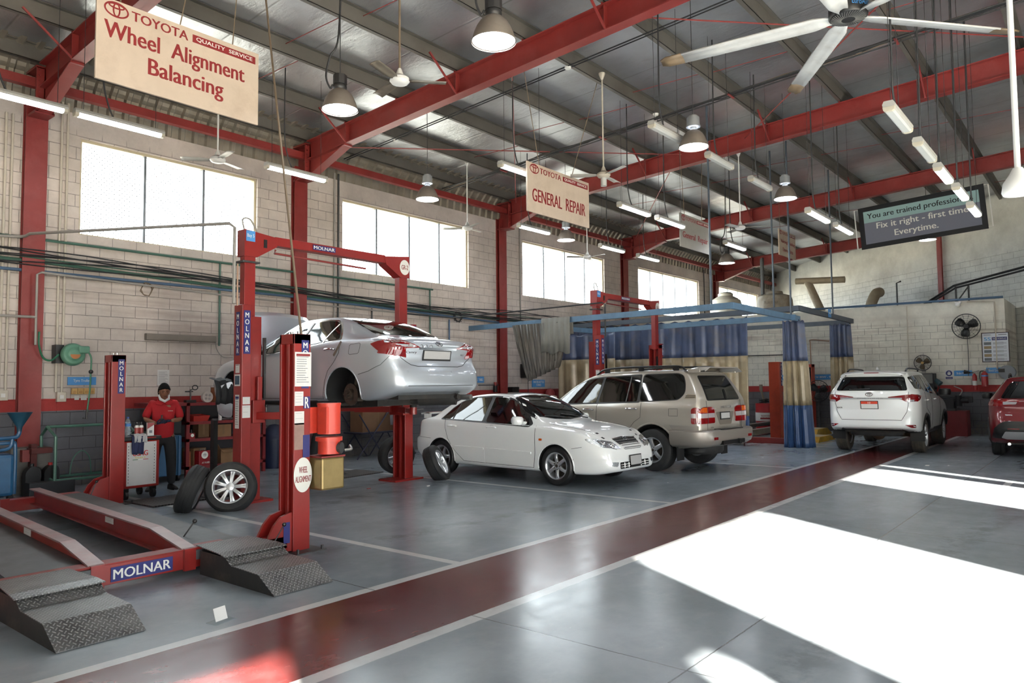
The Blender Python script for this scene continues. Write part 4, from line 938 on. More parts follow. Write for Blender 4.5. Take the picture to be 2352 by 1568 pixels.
ws = [(1.05, 0), (1.0, .4), (.9, .7), (.5, .66), (.32, .55), (.28, 0)]; ws += [(x, -y) for x, y in ws[-2:0:-1]]; c.panel('windscreen', ws, 'T', GLASS, off=.006)

# ---------------------------------------------------------------- white seven seat four wheel drive driving away down the red lane
WFO = wheel_meshes(.385, .235, .265, 6, 'pair', mat('dusty_tyre', (66, 62, 56), .8, var=.2, dirt=((104, 92, 76), .6)), 'fo')
c = Car('white_four_wheel_drive', 'white four wheel drive seen from behind, standing on the far end of the red lane', (19.9, 4.25, 0), radians(1.87), dict(
    x0=-2.36, x1=2.35, W=.93, crown=.05, round=(.42, .74, .6, .65), rl=.55, fl=.5, arch=.46, axles=(-1.38, 1.37), wz=.385, inset=.02, dark=.5, bulge=.012, lip=.035, lipm=BLKG,
    top=[(-2.36, 1.76), (-2.1, 1.8), (-1.6, 1.825), (-.8, 1.84), (0, 1.82), (.4, 1.72), (.9, 1.45), (1.2, 1.28), (1.6, 1.2), (2.1, 1.08), (2.35, .9)],
    bot=[(-2.36, .56), (-1.9, .46), (1.9, .42), (2.35, .45)], belt=[(-2.36, 1.36), (-1.5, 1.36), (-.5, 1.28), (.8, 1.2), (1.5, 1.12), (2.35, .85)],
    roofw=[(-2.36, .66), (-1, .68), (.3, .66), (1.0, .72), (1.5, .74), (2.35, .65)], rear=[(.5, .06), (.62, -.03), (.8, -.02), (1.0, .03), (1.2, .0), (1.35, .04), (1.5, .14), (1.72, .3), (1.85, .36)], front=[(.5, .05), (.8, 0), (1.1, .12)]), PW, WFO)
r = c.root
gl = [(.72, 1.385), (.62, 1.69), (-.62, 1.69), (-.72, 1.385)]; c.panel('rear_window', rpoly(gl, .05), 'B', GLASS, off=.01)
for sg in (-1, 1):
    pl = 'L' if sg > 0 else 'R'
    c.panel('tail_light', rpoly([(sg*.34, 1.235), (sg*.36, 1.25), (sg*.72, 1.3), (sg*.9, 1.3), (sg*.9, 1.15), (sg*.7, 1.14), (sg*.62, 1.19)], .012), 'B', TAIL, off=.012, cell=.04)
    c.panel('tail_light_clear', rpoly([(sg*.71, 1.14), (sg*.73, 1.19), (sg*.86, 1.19), (sg*.88, 1.15)], .02), 'B', TAILW, off=.016, cell=.04)
    c.panel('tail_light_side', rpoly([(-1.95, 1.27), (-2.3, 1.31), (-2.32, 1.15), (-2.12, 1.17)], .02), pl, TAIL, off=.01, cell=.04)
    c.panel('bumper_reflector', rpoly([(sg*.66, .655), (sg*.85, .655), (sg*.85, .59), (sg*.78, .59)], .012), 'B', TAIL, off=.01, cell=.04)
    c.panel('side_window', rpoly([(-2.1, 1.42), (-1.98, 1.68), (-1.62, 1.71), (-1.45, 1.4)], .04), pl, GLASS, off=.008)
    c.panel('door_window', rpoly([(-1.38, 1.38), (-1.5, 1.71), (-.68, 1.73), (-.6, 1.31)], .03), pl, GLASS, off=.008); c.panel('door_window', rpoly([(-.52, 1.3), (-.58, 1.73), (-.1, 1.72), (.3, 1.6), (.85, 1.27)], .03), pl, GLASS, off=.008)
    for poly in ([(-1.38, 1.34), (-1.3, .98), (-.9, .85), (-.85, .5), (-.5, .5)], [(-.56, 1.28), (-.52, .5), (.65, .5), (.75, .9), (.75, 1.2)]): c.strip('door_gap', dens(poly), pl, SEAM, .004, .002)
    for x in (-1.2, -.1): MB().tube(smooth([(-.11, 0, 0), (-.09, .004, .03), (0, .006, .036), (.09, .004, .03), (.11, 0, 0)], 4), .015, 8, M=c.at(x, 1.16, pl)).build('door_handle', PW, r)
    mm = MB(); mm.grid([[(.62+.1*cos(a)*k, sg*(1.05+.14*sin(a)*k), 1.32+dz) for a in [2*pi*i/14 for i in range(15)]] for k, dz in ((.3, -.09), (.9, -.075), (1, 0), (.9, .065), (.3, .08))]); mm.tube([(.68, sg*.85, 1.24), (.66, sg*.98, 1.27)], .03, 6); mm.build('door_mirror', BLKG, r)
    m = MB(); m.tube(smooth([(-.1, sg*.6, 1.79), (-.25, sg*.6, 1.86), (-1.4, sg*.6, 1.87), (-1.7, sg*.6, 1.81)], 6), .02, 8); m.build('roof_rail', TRIM, r)
    MB().box((-1.0, sg*.84-.04, .4), (1.0, sg*.84+.12, .46)).build('side_step', BLK, r, bevel=.015)
    MB().box((-1.84, sg*.8-.15, .28), (-1.82, sg*.8+.13, .52)).build('mud_flap', BLKG, r)
c.panel('chrome_garnish', rpoly([(.62, 1.2), (.62, 1.232), (-.62, 1.232), (-.62, 1.2)], .008), 'B', mat('satin_garnish', (190, 190, 192), .3, .5), off=.02); txt(r, 'FORTUNER', .52, .022, c.at(0, 1.217, 'B', .028), mat('grey_letters', (140, 140, 142), .4), 'model_lettering')
emblem(r, .15, c.at(.03, 1.3, 'B', .006), CHROME, d=.006)
F = c.at(.03, 1.075, 'B', .012); MB().box((-.18, -.09, 0), (.18, .09, .008), M=F).build('plate_holder', BLKG, r); MB().box((-.165, -.078, .008), (.165, .078, .012), M=F).build('number_plate', WHITE, r); MB().box((-.165, .022, .012), (.165, .078, .014), M=F).build('plate_red_band', mat('plate_red', (222, 72, 44), .5), r)
txt(r, '10', .055, .04, F @ Matrix.Translation((0, .05, .014)), LETW, 'plate_lettering', bold=.02); txt(r, 'EXR', .11, .028, c.at(.64, 1.01, 'B', .004), TRIM, 'model_lettering', bold=.02)
c.panel('plate_recess_shade', rpoly([(.47, 1.19), (.3, .98), (-.3, .98), (-.47, 1.19)], .05), 'B', mat('white_recess_shade', (196, 197, 195), .4), off=.003) if False else None
c.strip('tailgate_gap', dens([(.74, 1.36), (.73, 1.1), (.7, .93), (.6, .75), (-.6, .75), (-.7, .93), (-.73, 1.1), (-.74, 1.36)], 5), 'B', SEAM, .0045, .002)
c.panel('rear_wiper', rpoly([(.44, 1.4), (.44, 1.42), (.04, 1.435), (.0, 1.41)], .006), 'B', TRIM, off=.03)
c.panel('black_valance', rpoly([(.68, .5), (.58, .575), (-.58, .575), (-.68, .5)], .02), 'B', BLKG, off=.012)
sp = MB(); P = []
for i in range(17):
    t = i/8-1; e = .1*abs(t)**3; P.append([(-1.7+e, .66*t, 1.825-e*.5), (-2.05+e, .66*t, 1.82-e*.6), (-2.2+e, .66*t, 1.78-e*.6), (-2.19+e, .66*t, 1.76-e*.6), (-2.0+e, .66*t, 1.76-e*.6), (-1.7+e, .66*t, 1.8-e*.5)])
sp.grid(P); sp.build('roof_spoiler', PW, r); MB().box((-2.2, -.15, 1.765), (-2.185, .15, 1.78)).build('brake_light', TAIL, r)
MB().grid([[(-1.55-.12*k, -.02+y, 1.83+.09*k*(1-abs(y)*30)) for y in (-.02, 0, .02)] for k in (0, .5, 1)]).build('antenna', PW, r, solid=.01)
u = MB(); u.box((-2.1, -.6, .46), (1.9, .6, .58)); u.build('underbody', UND, r)
ax = MB(); ax.tube([(-1.38, -.72, .4), (-1.38, .72, .4)], .06, 10); ax.sphere((-1.38, .05, .4), .15, 8); ax.tube([(-1.38, .5, .38), (-.6, .5, .46)], .04, 8); ax.tube([(-1.38, -.5, .38), (-.6, -.5, .46)], .04, 8); ax.tube(smooth([(-1.9, .4, .5), (-1.5, .3, .42), (-1, .35, .45)], 5), .05, 8)
for sg in (-1, 1): ax.tube([(-1.38, sg*.55, .4), (-1.55, sg*.5, .6)], .07, 8)
ax.build('rear_axle', mat('rusty_axle', (82, 66, 50), .8, var=.25), r)
MB().lathe([(.2, -.1), (.33, -.1), (.36, -.06), (.36, .06), (.33, .1), (.2, .1)], 40, M=Matrix.Translation((-1.9, 0, .46)) @ Matrix.Diagonal((.5, 1.5, .8, 1))).build('spare_wheel', TYRE, r)

# ---------------------------------------------------------------- dark red crossover at the right edge
c = Car('red_crossover', 'dark red crossover at the right edge, only its left tail in view', (20.28, 1.31, 0), radians(4), dict(
    x0=-2.3, x1=2.3, W=.91, crown=.06, round=(.5, .66, .6, .6), rl=.6, fl=.5, arch=.41, axles=(-1.345, 1.345), wz=.35, inset=.02, dark=.3, bulge=.02, lip=.04, lipm=BLKG,
    top=[(-2.3, 1.6), (-2.05, 1.64), (-1.5, 1.67), (-.5, 1.69), (.1, 1.66), (.5, 1.5), (.95, 1.25), (1.3, 1.12), (2.0, .98), (2.3, .75)], bot=[(-2.3, .36), (-1.8, .26), (1.8, .24), (2.3, .3)],
    belt=[(-2.3, 1.2), (-1, 1.16), (.8, 1.06), (1.5, 1.0), (2.3, .7)], roofw=[(-2.3, .56), (-1, .6), (.3, .58), (1, .66), (2.3, .6)], rear=[(.36, .12), (.55, -.02), (.76, .0), (1.0, .06), (1.19, .02), (1.25, .08), (1.57, .34), (1.68, .42)], front=[(.4, .05), (.7, 0), (1, .2)]), PR, wheel_meshes(.35, .23, .225, 5, 'pair', TYRE, 'rav'))
r = c.root
c.panel('rear_window', rpoly([(.68, 1.22), (.56, 1.45), (.48, 1.56), (-.48, 1.56), (-.56, 1.45), (-.68, 1.22)], .05), 'B', GLASS, off=.01)
MB().box((-.05, -.1, 0), (.05, .06, .004), M=c.at(.12, 1.4, 'B', .014)).build('window_sticker', PAPER, r)
for sg in (-1, 1):
    pl = 'L' if sg > 0 else 'R'
    c.panel('tail_light', rpoly([(sg*.35, 1.16), (sg*.37, 1.19), (sg*.8, 1.2), (sg*.84, 1.06), (sg*.68, 1.06), (sg*.5, 1.08)], .015), 'B', TAIL, off=.01, cell=.04); c.panel('tail_light_clear', rpoly([(sg*.42, 1.1), (sg*.4, 1.15), (sg*.64, 1.15), (sg*.64, 1.09)], .012), 'B', TAILW, off=.014, cell=.04)
    c.panel('tail_light_side', rpoly([(-1.8, 1.1), (-2.1, 1.19), (-2.14, 1.06), (-2.0, 1.06)], .02), pl, TAIL, off=.008)
    c.panel('side_window', rpoly([(-1.9, 1.25), (-1.55, 1.55), (-1.2, 1.57), (-1.1, 1.22)], .04), pl, GLASS, off=.008); c.panel('door_window', rpoly([(-1.04, 1.21), (-1.1, 1.57), (-.3, 1.6), (-.25, 1.16)], .03), pl, GLASS, off=.008); c.panel('door_window', rpoly([(-.18, 1.15), (-.2, 1.6), (.2, 1.56), (.75, 1.15)], .03), pl, GLASS, off=.008)
    mm = MB(); mm.grid([[(.55+.1*cos(a)*k, sg*(1.02+.12*sin(a)*k), 1.22+dz) for a in [2*pi*i/14 for i in range(15)]] for k, dz in ((.3, -.08), (.9, -.07), (1, 0), (.9, .06), (.3, .07))]); mm.tube([(.6, sg*.85, 1.14), (.58, sg*.95, 1.18)], .03, 6); mm.build('door_mirror', BLKG, r)
    m = MB(); m.tube(smooth([(.0, sg*.53, 1.66), (-.2, sg*.53, 1.72), (-1.4, sg*.53, 1.71), (-1.65, sg*.53, 1.64)], 6), .018, 8); m.build('roof_rail', BLKG, r)
    MB().tube([(-2.28, sg*.56, .3), (-1.9, sg*.56, .3)], .03, 16).build('exhaust_tip', CHROME, r); c.panel('bumper_reflector', rpoly([(sg*.38, .6), (sg*.38, .615), (sg*.58, .615), (sg*.58, .6)], .004), 'B', TAIL, off=.02)
c.panel('black_bumper', rpoly([(.86, .4), (.82, .6), (.7, .72), (.6, .76), (-.6, .76), (-.7, .72), (-.82, .6), (-.86, .4)], .03), 'B', BLKG, off=.012); c.panel('silver_skid_plate', rpoly([(.69, .42), (.62, .55), (-.62, .55), (-.69, .42), (-.6, .39), (.6, .39)], .02), 'B', mat('satin_silver', (178, 178, 180), .35, .5), off=.05, rim=.05)
txt(r, 'TOYOTA', .12, .025, c.at(.55, .88, 'B', .004), CHROME, 'badge_lettering', bold=.02); c.panel('number_plate', [(-.2, .88), (-.2, 1.0), (.2, 1.0), (.2, .88)], 'B', NUM)
MB().box((-2.0, -.6, .27), (1.8, .6, .36)).build('underbody', UND, r)

# ---------------------------------------------------------------- silver sedan up on the two post lift
c = Car('silver_sedan', 'silver sedan raised on the red two post lift with its rear wheel off', (7.26, 9.56, 1.16), radians(89.7), dict(
    x0=-2.4, x1=2.38, W=.905, crown=.05, round=(.5, .76, .7, .65), rl=.5, fl=.5, arch=.375, axles=(-1.39, 1.385), wz=.33, inset=.02, dark=.24,
    top=[(-2.4, 1.0), (-2.3, 1.075), (-2.1, 1.105), (-1.85, 1.13), (-1.6, 1.23), (-1.25, 1.37), (-.9, 1.45), (-.5, 1.48), (-.15, 1.47), (.25, 1.38), (.7, 1.2), (1.05, 1.05), (1.5, .97), (2.0, .86), (2.38, .66)],
    bot=[(-2.4, .36), (-2.2, .3), (-1.7, .24), (1.8, .2), (2.38, .26)], belt=[(-2.4, .98), (-2.0, 1.07), (-1.3, 1.07), (-.3, 1.0), (.9, .91), (1.6, .85), (2.38, .6)],
    roofw=[(-2.4, .7), (-1.8, .66), (-1.2, .6), (-.5, .58), (.3, .6), (1, .7), (2.38, .65)], rear=[(.3, .1), (.45, -.02), (.6, .0), (.8, .1), (.95, .06), (1.05, .04), (1.12, .06)], front=[(.2, .08), (.5, .02), (.7, .08), (.9, .3)]), PS, None)
r = c.root; s_ = c
wins = [[(.86, .965), (.42, 1.2), (.08, 1.33), (-.35, 1.375), (-.29, 1.01), (.4, .955)], [(-.37, 1.02), (-.43, 1.385), (-.7, 1.395), (-.93, 1.375), (-1.04, 1.32), (-1.27, 1.1)]]
c.both('window_surround', rpoly(offs([(.9, .955), (.42, 1.2), (.08, 1.33), (-.35, 1.38), (-.7, 1.397), (-.93, 1.377), (-1.05, 1.32), (-1.29, 1.1), (-.35, 1.01), (.4, .95)], .02), .03), CHROME, off=.003)
c.both('window_seal', rpoly([(.9, .955), (.42, 1.2), (.08, 1.33), (-.35, 1.38), (-.7, 1.397), (-.93, 1.377), (-1.05, 1.32), (-1.29, 1.1), (-.35, 1.01), (.4, .95)], .03), TRIM, off=.006)
for p in wins: c.both('door_window', rpoly(p, .03), GLASS, off=.01)
for pl in 'LR':
    c.strip('window_bar', dens([(-1.02, 1.33), (-.93, 1.06)]), pl, CHROME, .009, .01); c.strip('b_pillar_trim', dens([(-.36, 1.38), (-.31, 1.0)]), pl, PS, .024, .0)
    for poly in ([(-1.34, 1.06), (-1.32, .9), (-1.22, .78), (-1.08, .66), (-1.0, .5), (-.95, .27), (-.4, .27), (-.33, .99)], [(-.32, .98), (-.33, .6), (-.38, .27), (.75, .27), (.85, .6), (.86, .92)]): c.strip('door_gap', dens(poly), pl, SEAM, .0035, .0)
    for x in (-1.12, -.1): MB().tube(smooth([(-.11, 0, 0), (-.09, .004, .03), (0, .008, .038), (.09, .004, .03), (.11, 0, 0)], 4), .014, 8, M=c.at(x, .95 if x < -.5 else .9, pl)).build('door_handle', CHROME, r)
MB().box((-.015, -.12, 0), (.015, .12, .01), M=c.at(-1.3, .96, 'L', .004) @ Matrix.Rotation(-.65, 4, 'Z')).build('door_edge_guard', mat('brown_tape', (110, 98, 86), .6), r)
c.strip('fuel_flap', dens(rpoly([(-1.55, 1.01), (-1.78, 1.02), (-1.75, .88), (-1.53, .87)], .04)+[(-1.55, 1.0)], 2), 'L', SEAM, .003, .0)
for sg in (-1, 1):
    pl = 'L' if sg > 0 else 'R'
    c.panel('tail_light', rpoly([(sg*.33, .95), (sg*.62, 1.05), (sg*.84, 1.045), (sg*.88, .87), (sg*.56, .81), (sg*.6, .935)], .015), 'B', TAIL, off=.012, cell=.04); c.panel('tail_light_clear', rpoly([(sg*.4, .96), (sg*.6, 1.03), (sg*.76, 1.03), (sg*.76, .95)], .012), 'B', TAILW, off=.016, cell=.04)
    c.panel('tail_light_side', rpoly([(-1.98, 1.0), (-2.12, 1.04), (-2.3, 1.04), (-2.3, .83), (-2.15, .88)], .02), pl, TAIL, off=.01, cell=.04)
    mm = MB(); mm.grid([[(.6+.1*cos(a)*k, sg*(1.02+.13*sin(a)*k), 1.04+dz) for a in [2*pi*i/14 for i in range(15)]] for k, dz in ((.3, -.08), (.9, -.065), (1, 0), (.9, .06), (.3, .07))]); mm.tube([(.66, sg*.82, .96), (.62, sg*.95, 1.0)], .03, 6); mm.build('door_mirror', BLKG, r)
    c.panel('headlight', rpoly([(sg*.4, .62), (sg*.4, .74), (sg*.8, .78), (sg*.75, .64)], .03), 'F', LAMP)
c.panel('rear_window', rpoly([(-1.02, .5), (-1.02, -.5), (-1.72, -.6), (-1.8, 0), (-1.72, .6)], .1), 'T', GLASS, off=.006)
ws = [(1.08, 0), (1.0, .4), (.88, .7), (.45, .64), (.2, .53), (.14, 0)]; ws += [(x, -y) for x, y in ws[-2:0:-1]]; c.panel('windscreen', ws, 'T', GLASS, off=.006)
c.strip('boot_lid_gap', dens([(.66, 1.07), (.6, .94), (.66, .82), (.5, .72), (.38, .7), (-.38, .7), (-.5, .72), (-.66, .82), (-.6, .94), (-.66, 1.07)], 5), 'B', SEAM, .004, .002)
c.panel('chrome_garnish', rpoly([(.36, .925), (.36, .955), (-.36, .955), (-.36, .925)], .008), 'B', CHROME, off=.012)
F = c.at(0, .85, 'B', .01); MB().box((-.27, -.07, 0), (.27, .075, .006), M=F).build('plate_holder', BLKG, r); MB().box((-.25, -.045, .006), (.25, .065, .01), M=F).build('number_plate', NUM, r)
emblem(r, .13, c.at(0, 1.0, 'B', .008), CHROME, d=.006); txt(r, 'Camry', .19, .04, c.at(.48, .885, 'B', .004), CHROME, 'model_lettering'); txt(r, 'SE', .06, .022, c.at(-.5, .87, 'B', .004), CHROME, 'model_lettering')
MB().tube(smooth([c.at(.34-.03*i, .985+.018*sin(i*2.1)-.01*(i % 3), 'B', .004).translation for i in range(9)], 4), .0045, 5).build('script_badge', CHROME, r)
c.strip('bumper_gap', dens([(-1.74, .6), (-1.95, .64), (-2.15, .72), (-2.25, .84)]), 'L', SEAM, .0035, .001); c.strip('bumper_crease', dens([(.62, .44), (-.62, .44)], 10), 'B', SEAM, .004, .0)
for y in (.6, .22, -.22, -.6): MB().lathe([(.016, 0), (.015, .003), (1e-4, .004)], 12, M=c.at(y, .63, 'B', .001)).build('parking_sensor', PS, r)
# open bonnet
P = [[(1.02+1.18*u*cos(radians(57))+.0, .72*t*(1-.1*u*u), .98+1.2*u*sin(radians(38))+.05*(1-t*t)-.06*u*u) for t in [i/6-1 for i in range(13)]] for u in [k/8 for k in range(9)]]
MB().grid(P).build('open_bonnet', PS, r, solid=.03)
MB().box((1.0, -.6, .45), (2.0, .6, .8)).build('engine', UND, r)
u = MB(); u.box((-.9, -.6, .16), (1.9, .6, .26)); u.box((-2.2, -.55, .26), (-1.0, .6, .36)); u.tube(smooth([(-2.3, -.45, .28), (-1.8, -.4, .24), (-1.2, .1, .18), (0, .1, .14), (1.2, .1, .16)], 6), .04, 10); u.cyl((-2.2, -.5, .26), (-1.75, -.2, .25), .1); u.tube([(-1.39, -.7, .28), (-1.39, .7, .28)], .05, 8); u.tube([(-1.39, .65, .28), (-.7, .45, .2)], .035, 8); u.tube([(-1.39, -.65, .28), (-.7, -.45, .2)], .035, 8); u.box((-1.6, -.45, .16), (-1.2, .45, .24))
u.build('underbody', UND, r)
MB().tube([(-2.2, -.55, .27), (-2.42, -.58, .27)], .04, 12).build('exhaust_tip', STEEL, r)
for xw in (-1.39, 1.385):
    for sg in (-1, 1):
        h = MB(); M = Matrix.Translation((xw, sg*.78, .33)) @ Matrix.Rotation(-sg*pi/2, 4, 'X')
        h.lathe([(1e-4, .05), (.03, .05), (.032, .02), (.08, .018), (.085, .0), (.085, -.03), (.15, -.03), (.155, -.042), (.15, -.055), (1e-4, -.056)], 32, M=M)
        for k in range(5): h.cyl((.057*cos(k*1.257), .057*sin(k*1.257), .01), (.057*cos(k*1.257), .057*sin(k*1.257), .05), .007, n=6, M=M)
        h.box((-.19, -.05, -.09), (-.1, .09, .0), M=M); h.tube([(0, 0, -.05), (.05, -.02, -.2)], .06, 8, M=M)
        h.tube([(xw+.05, sg*.62, .35), (xw+.08, sg*.5, .8)], .045, 8); h.build('brake_hub', DISC, r)
# ---------------------------------------------------------------- lifts
I4 = Matrix.Identity(4)
def FX_(x, y, z): return frame((x, y, z), (1, 0, 0), (0, 0, 1))      # faces -y
def FM_(x, y, z): return frame((x, y, z), (0, -1, 0), (0, 0, 1))     # faces -x
def vlabel(parent, F, w, h, s='MOLNAR'):
    MB().box((-w/2, -h/2, 0), (w/2, h/2, .003), M=F).build('label_strip', NAVY, parent)
    n = len(s)
    for i, ch in enumerate(s): pass
    txt(parent, '\n'.join(s), w*.66, h*.9, F @ Matrix.Translation((0, 0, .003)), LETW, 'label_lettering', bold=.02)
def hlabel(parent, F, w, h, s='MOLNAR'):
    MB().box((-w/2, -h/2, 0), (w/2, h/2, .003), M=F).build('label_strip', NAVY, parent); txt(parent, s, w*.93, h*.68, F @ Matrix.Translation((0, 0, .003)), LETW, 'label_lettering', bold=.02)
def page(parent, F, w, h, m=PAPER, rows=8, name='notice_paper', head=None):
    p = MB().box((-w/2, -h/2, 0), (w/2, h/2, .002), M=F).build(name, m, parent)
    L = MB(); random.seed(int(w*1e4+h*1e3))
    for i in range(rows):
        y = h*.36-h*.8*i/rows; L.box((-w*.4, y-h*.008, .002), (w*(.1+.3*random.random()), y+h*.008, .003), M=F)
    L.build('printed_lines', INK, p)
    if head: MB().box((-w*.42, h*.38, .002), (w*.42, h*.45, .0032), M=F).build('heading_bar', head, p)
    return p
def post4(parent, x, y, z, m, lab=True, w=.19, d=.25, flip=False):
    """square post, slots on the -x side"""
    p = MB(); t = .03
    p.box((x, y, 0), (x+w, y+t, z)); p.box((x, y+d-t, 0), (x+w, y+d, z)); p.box((x+w-t, y+t, 0), (x+w, y+d-t, z)); p.box((x+.01, y+d*.42, 0), (x+w-t, y+d*.6, z-.03)); p.box((x, y, z-.1), (x+w, y+d, z))
    o = p.build('post', m, parent, bevel=.004)
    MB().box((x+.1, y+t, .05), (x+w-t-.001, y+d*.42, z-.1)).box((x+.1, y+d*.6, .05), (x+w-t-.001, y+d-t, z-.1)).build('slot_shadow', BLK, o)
    for dy in (.06, .18): MB().cyl((x+.09, y+dy, z), (x+.09, y+dy, z+.03), .016, n=8).build('bolt', STEEL, o)
    MB().box((x-.05, y-.14, 0), (x+w+.1, y+d+.08, .012)).build('base_plate', DGREY, o)
    for q in ((x+w+.07, y-.11), (x-.02, y-.11)): MB().cyl((q[0], q[1], .01), (q[0], q[1], .05), .014, n=6).build('anchor_bolt', DGREY, o)
    if lab: vlabel(o, FX_(x+w*.66, y-.001, z-.3), .085, .48)
    return o
def knuckle(parent, x, y, m):
    """curved cheek plates at the foot of the post and the release lever"""
    pr = [(0, .03), (-.3, .1), (-.2, .2), (-.12, .34), (-.02, .4), (0, .4)]
    pr = [(-.42, .02), (-.42, .13), (-.26, .17), (-.2, .28), (-.12, .36), (0, .39), (0, .02)]
    k = MB(); M = Matrix(((1, 0, 0, x), (0, 0, 1, y), (0, 1, 0, 0), (0, 0, 0, 1)))
    for a, b in ((.02, .05), (.19, .22)): k.prism(pr, a, b, M=M)
    k.box((x-.42, y+.02, .05), (x-.05, y+.22, .17)); o = k.build('beam_shoe', m, parent, bevel=.004); return o
AL = thing('alignment_lift', 'red four post wheel alignment lift lying low in the foreground', 'car lift', (3.0, 8.5, 0))
AL.location = (0, 0, 0)
fp = post4(AL, 4.28, 6.25, 2.13, RED); bp_ = post4(AL, 4.45, 10.8, 2.07, RED)
for x, y in ((4.28, 6.25), (4.45, 10.8)):
    o = knuckle(AL, x, y, RED)
    lv = MB(); a = V((x-.3, y-.08, .1)); b = a+V((.16, .02, .2)) if y < 8 else a+V((.1, 0, .25)); lv.tube([a, b], .006, 6); lv.build('release_lever', BLKG, AL); MB().sphere(b, .02, 8).build('lever_knob', BLKG, AL)
MB().box((-.035, -.1, 0), (.035, .1, .003), M=FX_(4.22, 6.268, .2)).build('blue_label', NAVY, AL)
lv = MB(); lv.tube([(3.52, 6.9, .2), (3.6, 6.86, .33)], .007, 6); lv.build('release_lever', BLKG, AL); MB().sphere((3.605, 6.857, .34), .022, 8).build('lever_knob', BLKG, AL)
# labels and power unit on the front post
F = lambda x, z: FX_(4.28+x, 6.247, z)
page(fp, F(.1, 1.78) , .19, .34, rows=12, head=LETR); page(fp, F(.055, 1.49), .1, .14, rows=4); vlabel(fp, F(.145, 1.45), .075, .12, 'R'); page(fp, F(.06, 1.3), .11, .13, rows=2)
MB().box((-.055, -.13, 0), (.055, .13, .002), M=F(.06, 1.12)).build('worn_sticker', mat('worn_sticker', (150, 122, 112), .7, var=.2), fp)
MB().box((-.04, -.11, 0), (.04, .11, .003), M=F(.142, 1.02)).build('blue_label', NAVY, fp)
rs = MB(); rs.prism(ell(.105, .17, 40), 0, .003, M=F(.105, .74)); rs = rs.build('round_sign', LETW, fp)
txt(rs, 'WHEEL', .1, .06, F(.108, .79) @ Matrix.Translation((0, 0, .003)), LETR, 'sign_lettering', bold=.02); txt(rs, 'ALIGNMENT', .18, .06, F(.108, .7) @ Matrix.Translation((0, 0, .003)), LETR, 'sign_lettering', bold=.02)
pu = MB(); pu.cyl((4.66, 6.2, 1.13), (4.66, 6.2, 1.42), .115, n=28); pu.cyl((4.66, 6.2, 1.42), (4.66, 6.2, 1.44), .12, n=28); pu.cyl((4.66, 6.2, 1.06), (4.66, 6.2, 1.1), .135, n=24); pu.cyl((4.66, 6.2, .93), (4.66, 6.2, 1.06), .11, n=24); pu.box((4.47, 6.27, 1.14), (4.6, 6.29, 1.4)); pu.box((4.545, 6.09, 1.14), (4.575, 6.2, 1.4))
pu = pu.build('power_unit', mat('orange_red_motor', (206, 62, 44), .4, var=.08, dirt=((90, 40, 30), .35)), fp)
tk = MB(); tk.box((4.5, 6.1, .58), (4.78, 6.36, .9)); tk.build('oil_tank', mat('bronze_tank', (138, 118, 76), .35, .55, var=.15), fp, bevel=.02)
MB().box((4.495, 6.095, .9), (4.785, 6.365, .915)).build('tank_lid', RED, fp); MB().cyl((4.73, 6.08, .99), (4.7, 6.14, .99), .055, n=18).build('pump_cap', DGREY, fp)
MB().tube(smooth([(4.78, 6.1, .96), (4.84, 6.07, .97), (4.86, 6.12, 1.0)], 4), .014, 8).build('hydraulic_fitting', STEEL, fp)
# runways, slightly askew
def ry(t): return 6.3+t*4.8
DECK = mat('worn_deck_steel', (84, 86, 88), .5, .35, var=.2, vs=3, dirt=((120, 122, 124), .5)); RAILW = mat('scuffed_rail_top', (150, 128, 126), .45, .25, var=.12, dirt=((170, 70, 66), .4))
for nm, xi, s_ in (('R', 3.25, 1), ('L', 2.5, -1)):
    dx = .36; ww = .56
    rw = MB(); q = lambda x, y, z: (x+dx*(y-6.3)/4.8, y, z)
    P0, P1 = (xi, xi+s_*ww) if s_ > 0 else (xi-ww, xi)
    vs = [q(P0, 6.25, .12), q(P1, 6.25, .12), q(P1, 11.1, .12), q(P0, 11.1, .12), q(P0, 6.25, .2), q(P1, 6.25, .2), q(P1, 11.1, .2), q(P0, 11.1, .2)]
    rw.add(vs, [(0, 3, 2, 1), (4, 5, 6, 7), (0, 1, 5, 4), (1, 2, 6, 5), (2, 3, 7, 6), (3, 0, 4, 7)]); o = rw.build('runway_deck', DECK, AL)
    ra = MB(); xa, xb = (xi-.06, xi+.06)
    def bar(x0, x1, za, zb, y0=6.32, y1=11.0, z1=None):
        z1 = z1 or (za, zb); v = [q(x0, y0, z1[0]), q(x1, y0, z1[0]), q(x1, y1, za), q(x0, y1, za), q(x0, y0, z1[1]), q(x1, y0, z1[1]), q(x1, y1, zb), q(x0, y1, zb)]
        ra.add(v, [(0, 3, 2, 1), (4, 5, 6, 7), (0, 1, 5, 4), (1, 2, 6, 5), (2, 3, 7, 6), (3, 0, 4, 7)])
    bar(xi-.005, xi+.01, .13, .3, 7.0); bar(xi-.005, xi+.01, .13, .3, 6.3, 7.0, (.13, .22)); bar(xa, xb, .12, .135, 6.3)
    o2 = ra.build('side_rail', RED, o); ra = MB(); bar(xa, xb, .3, .315, 7.0); bar(xa, xb, .3, .315, 6.28, 7.0, (.215, .23)); ra.build('rail_top', RAILW, o)
    page(o, frame(q(xi-.008, 8.2, .235), (-dx/4.8, -1, 0), (0, 0, 1)), .24, .06, rows=2)
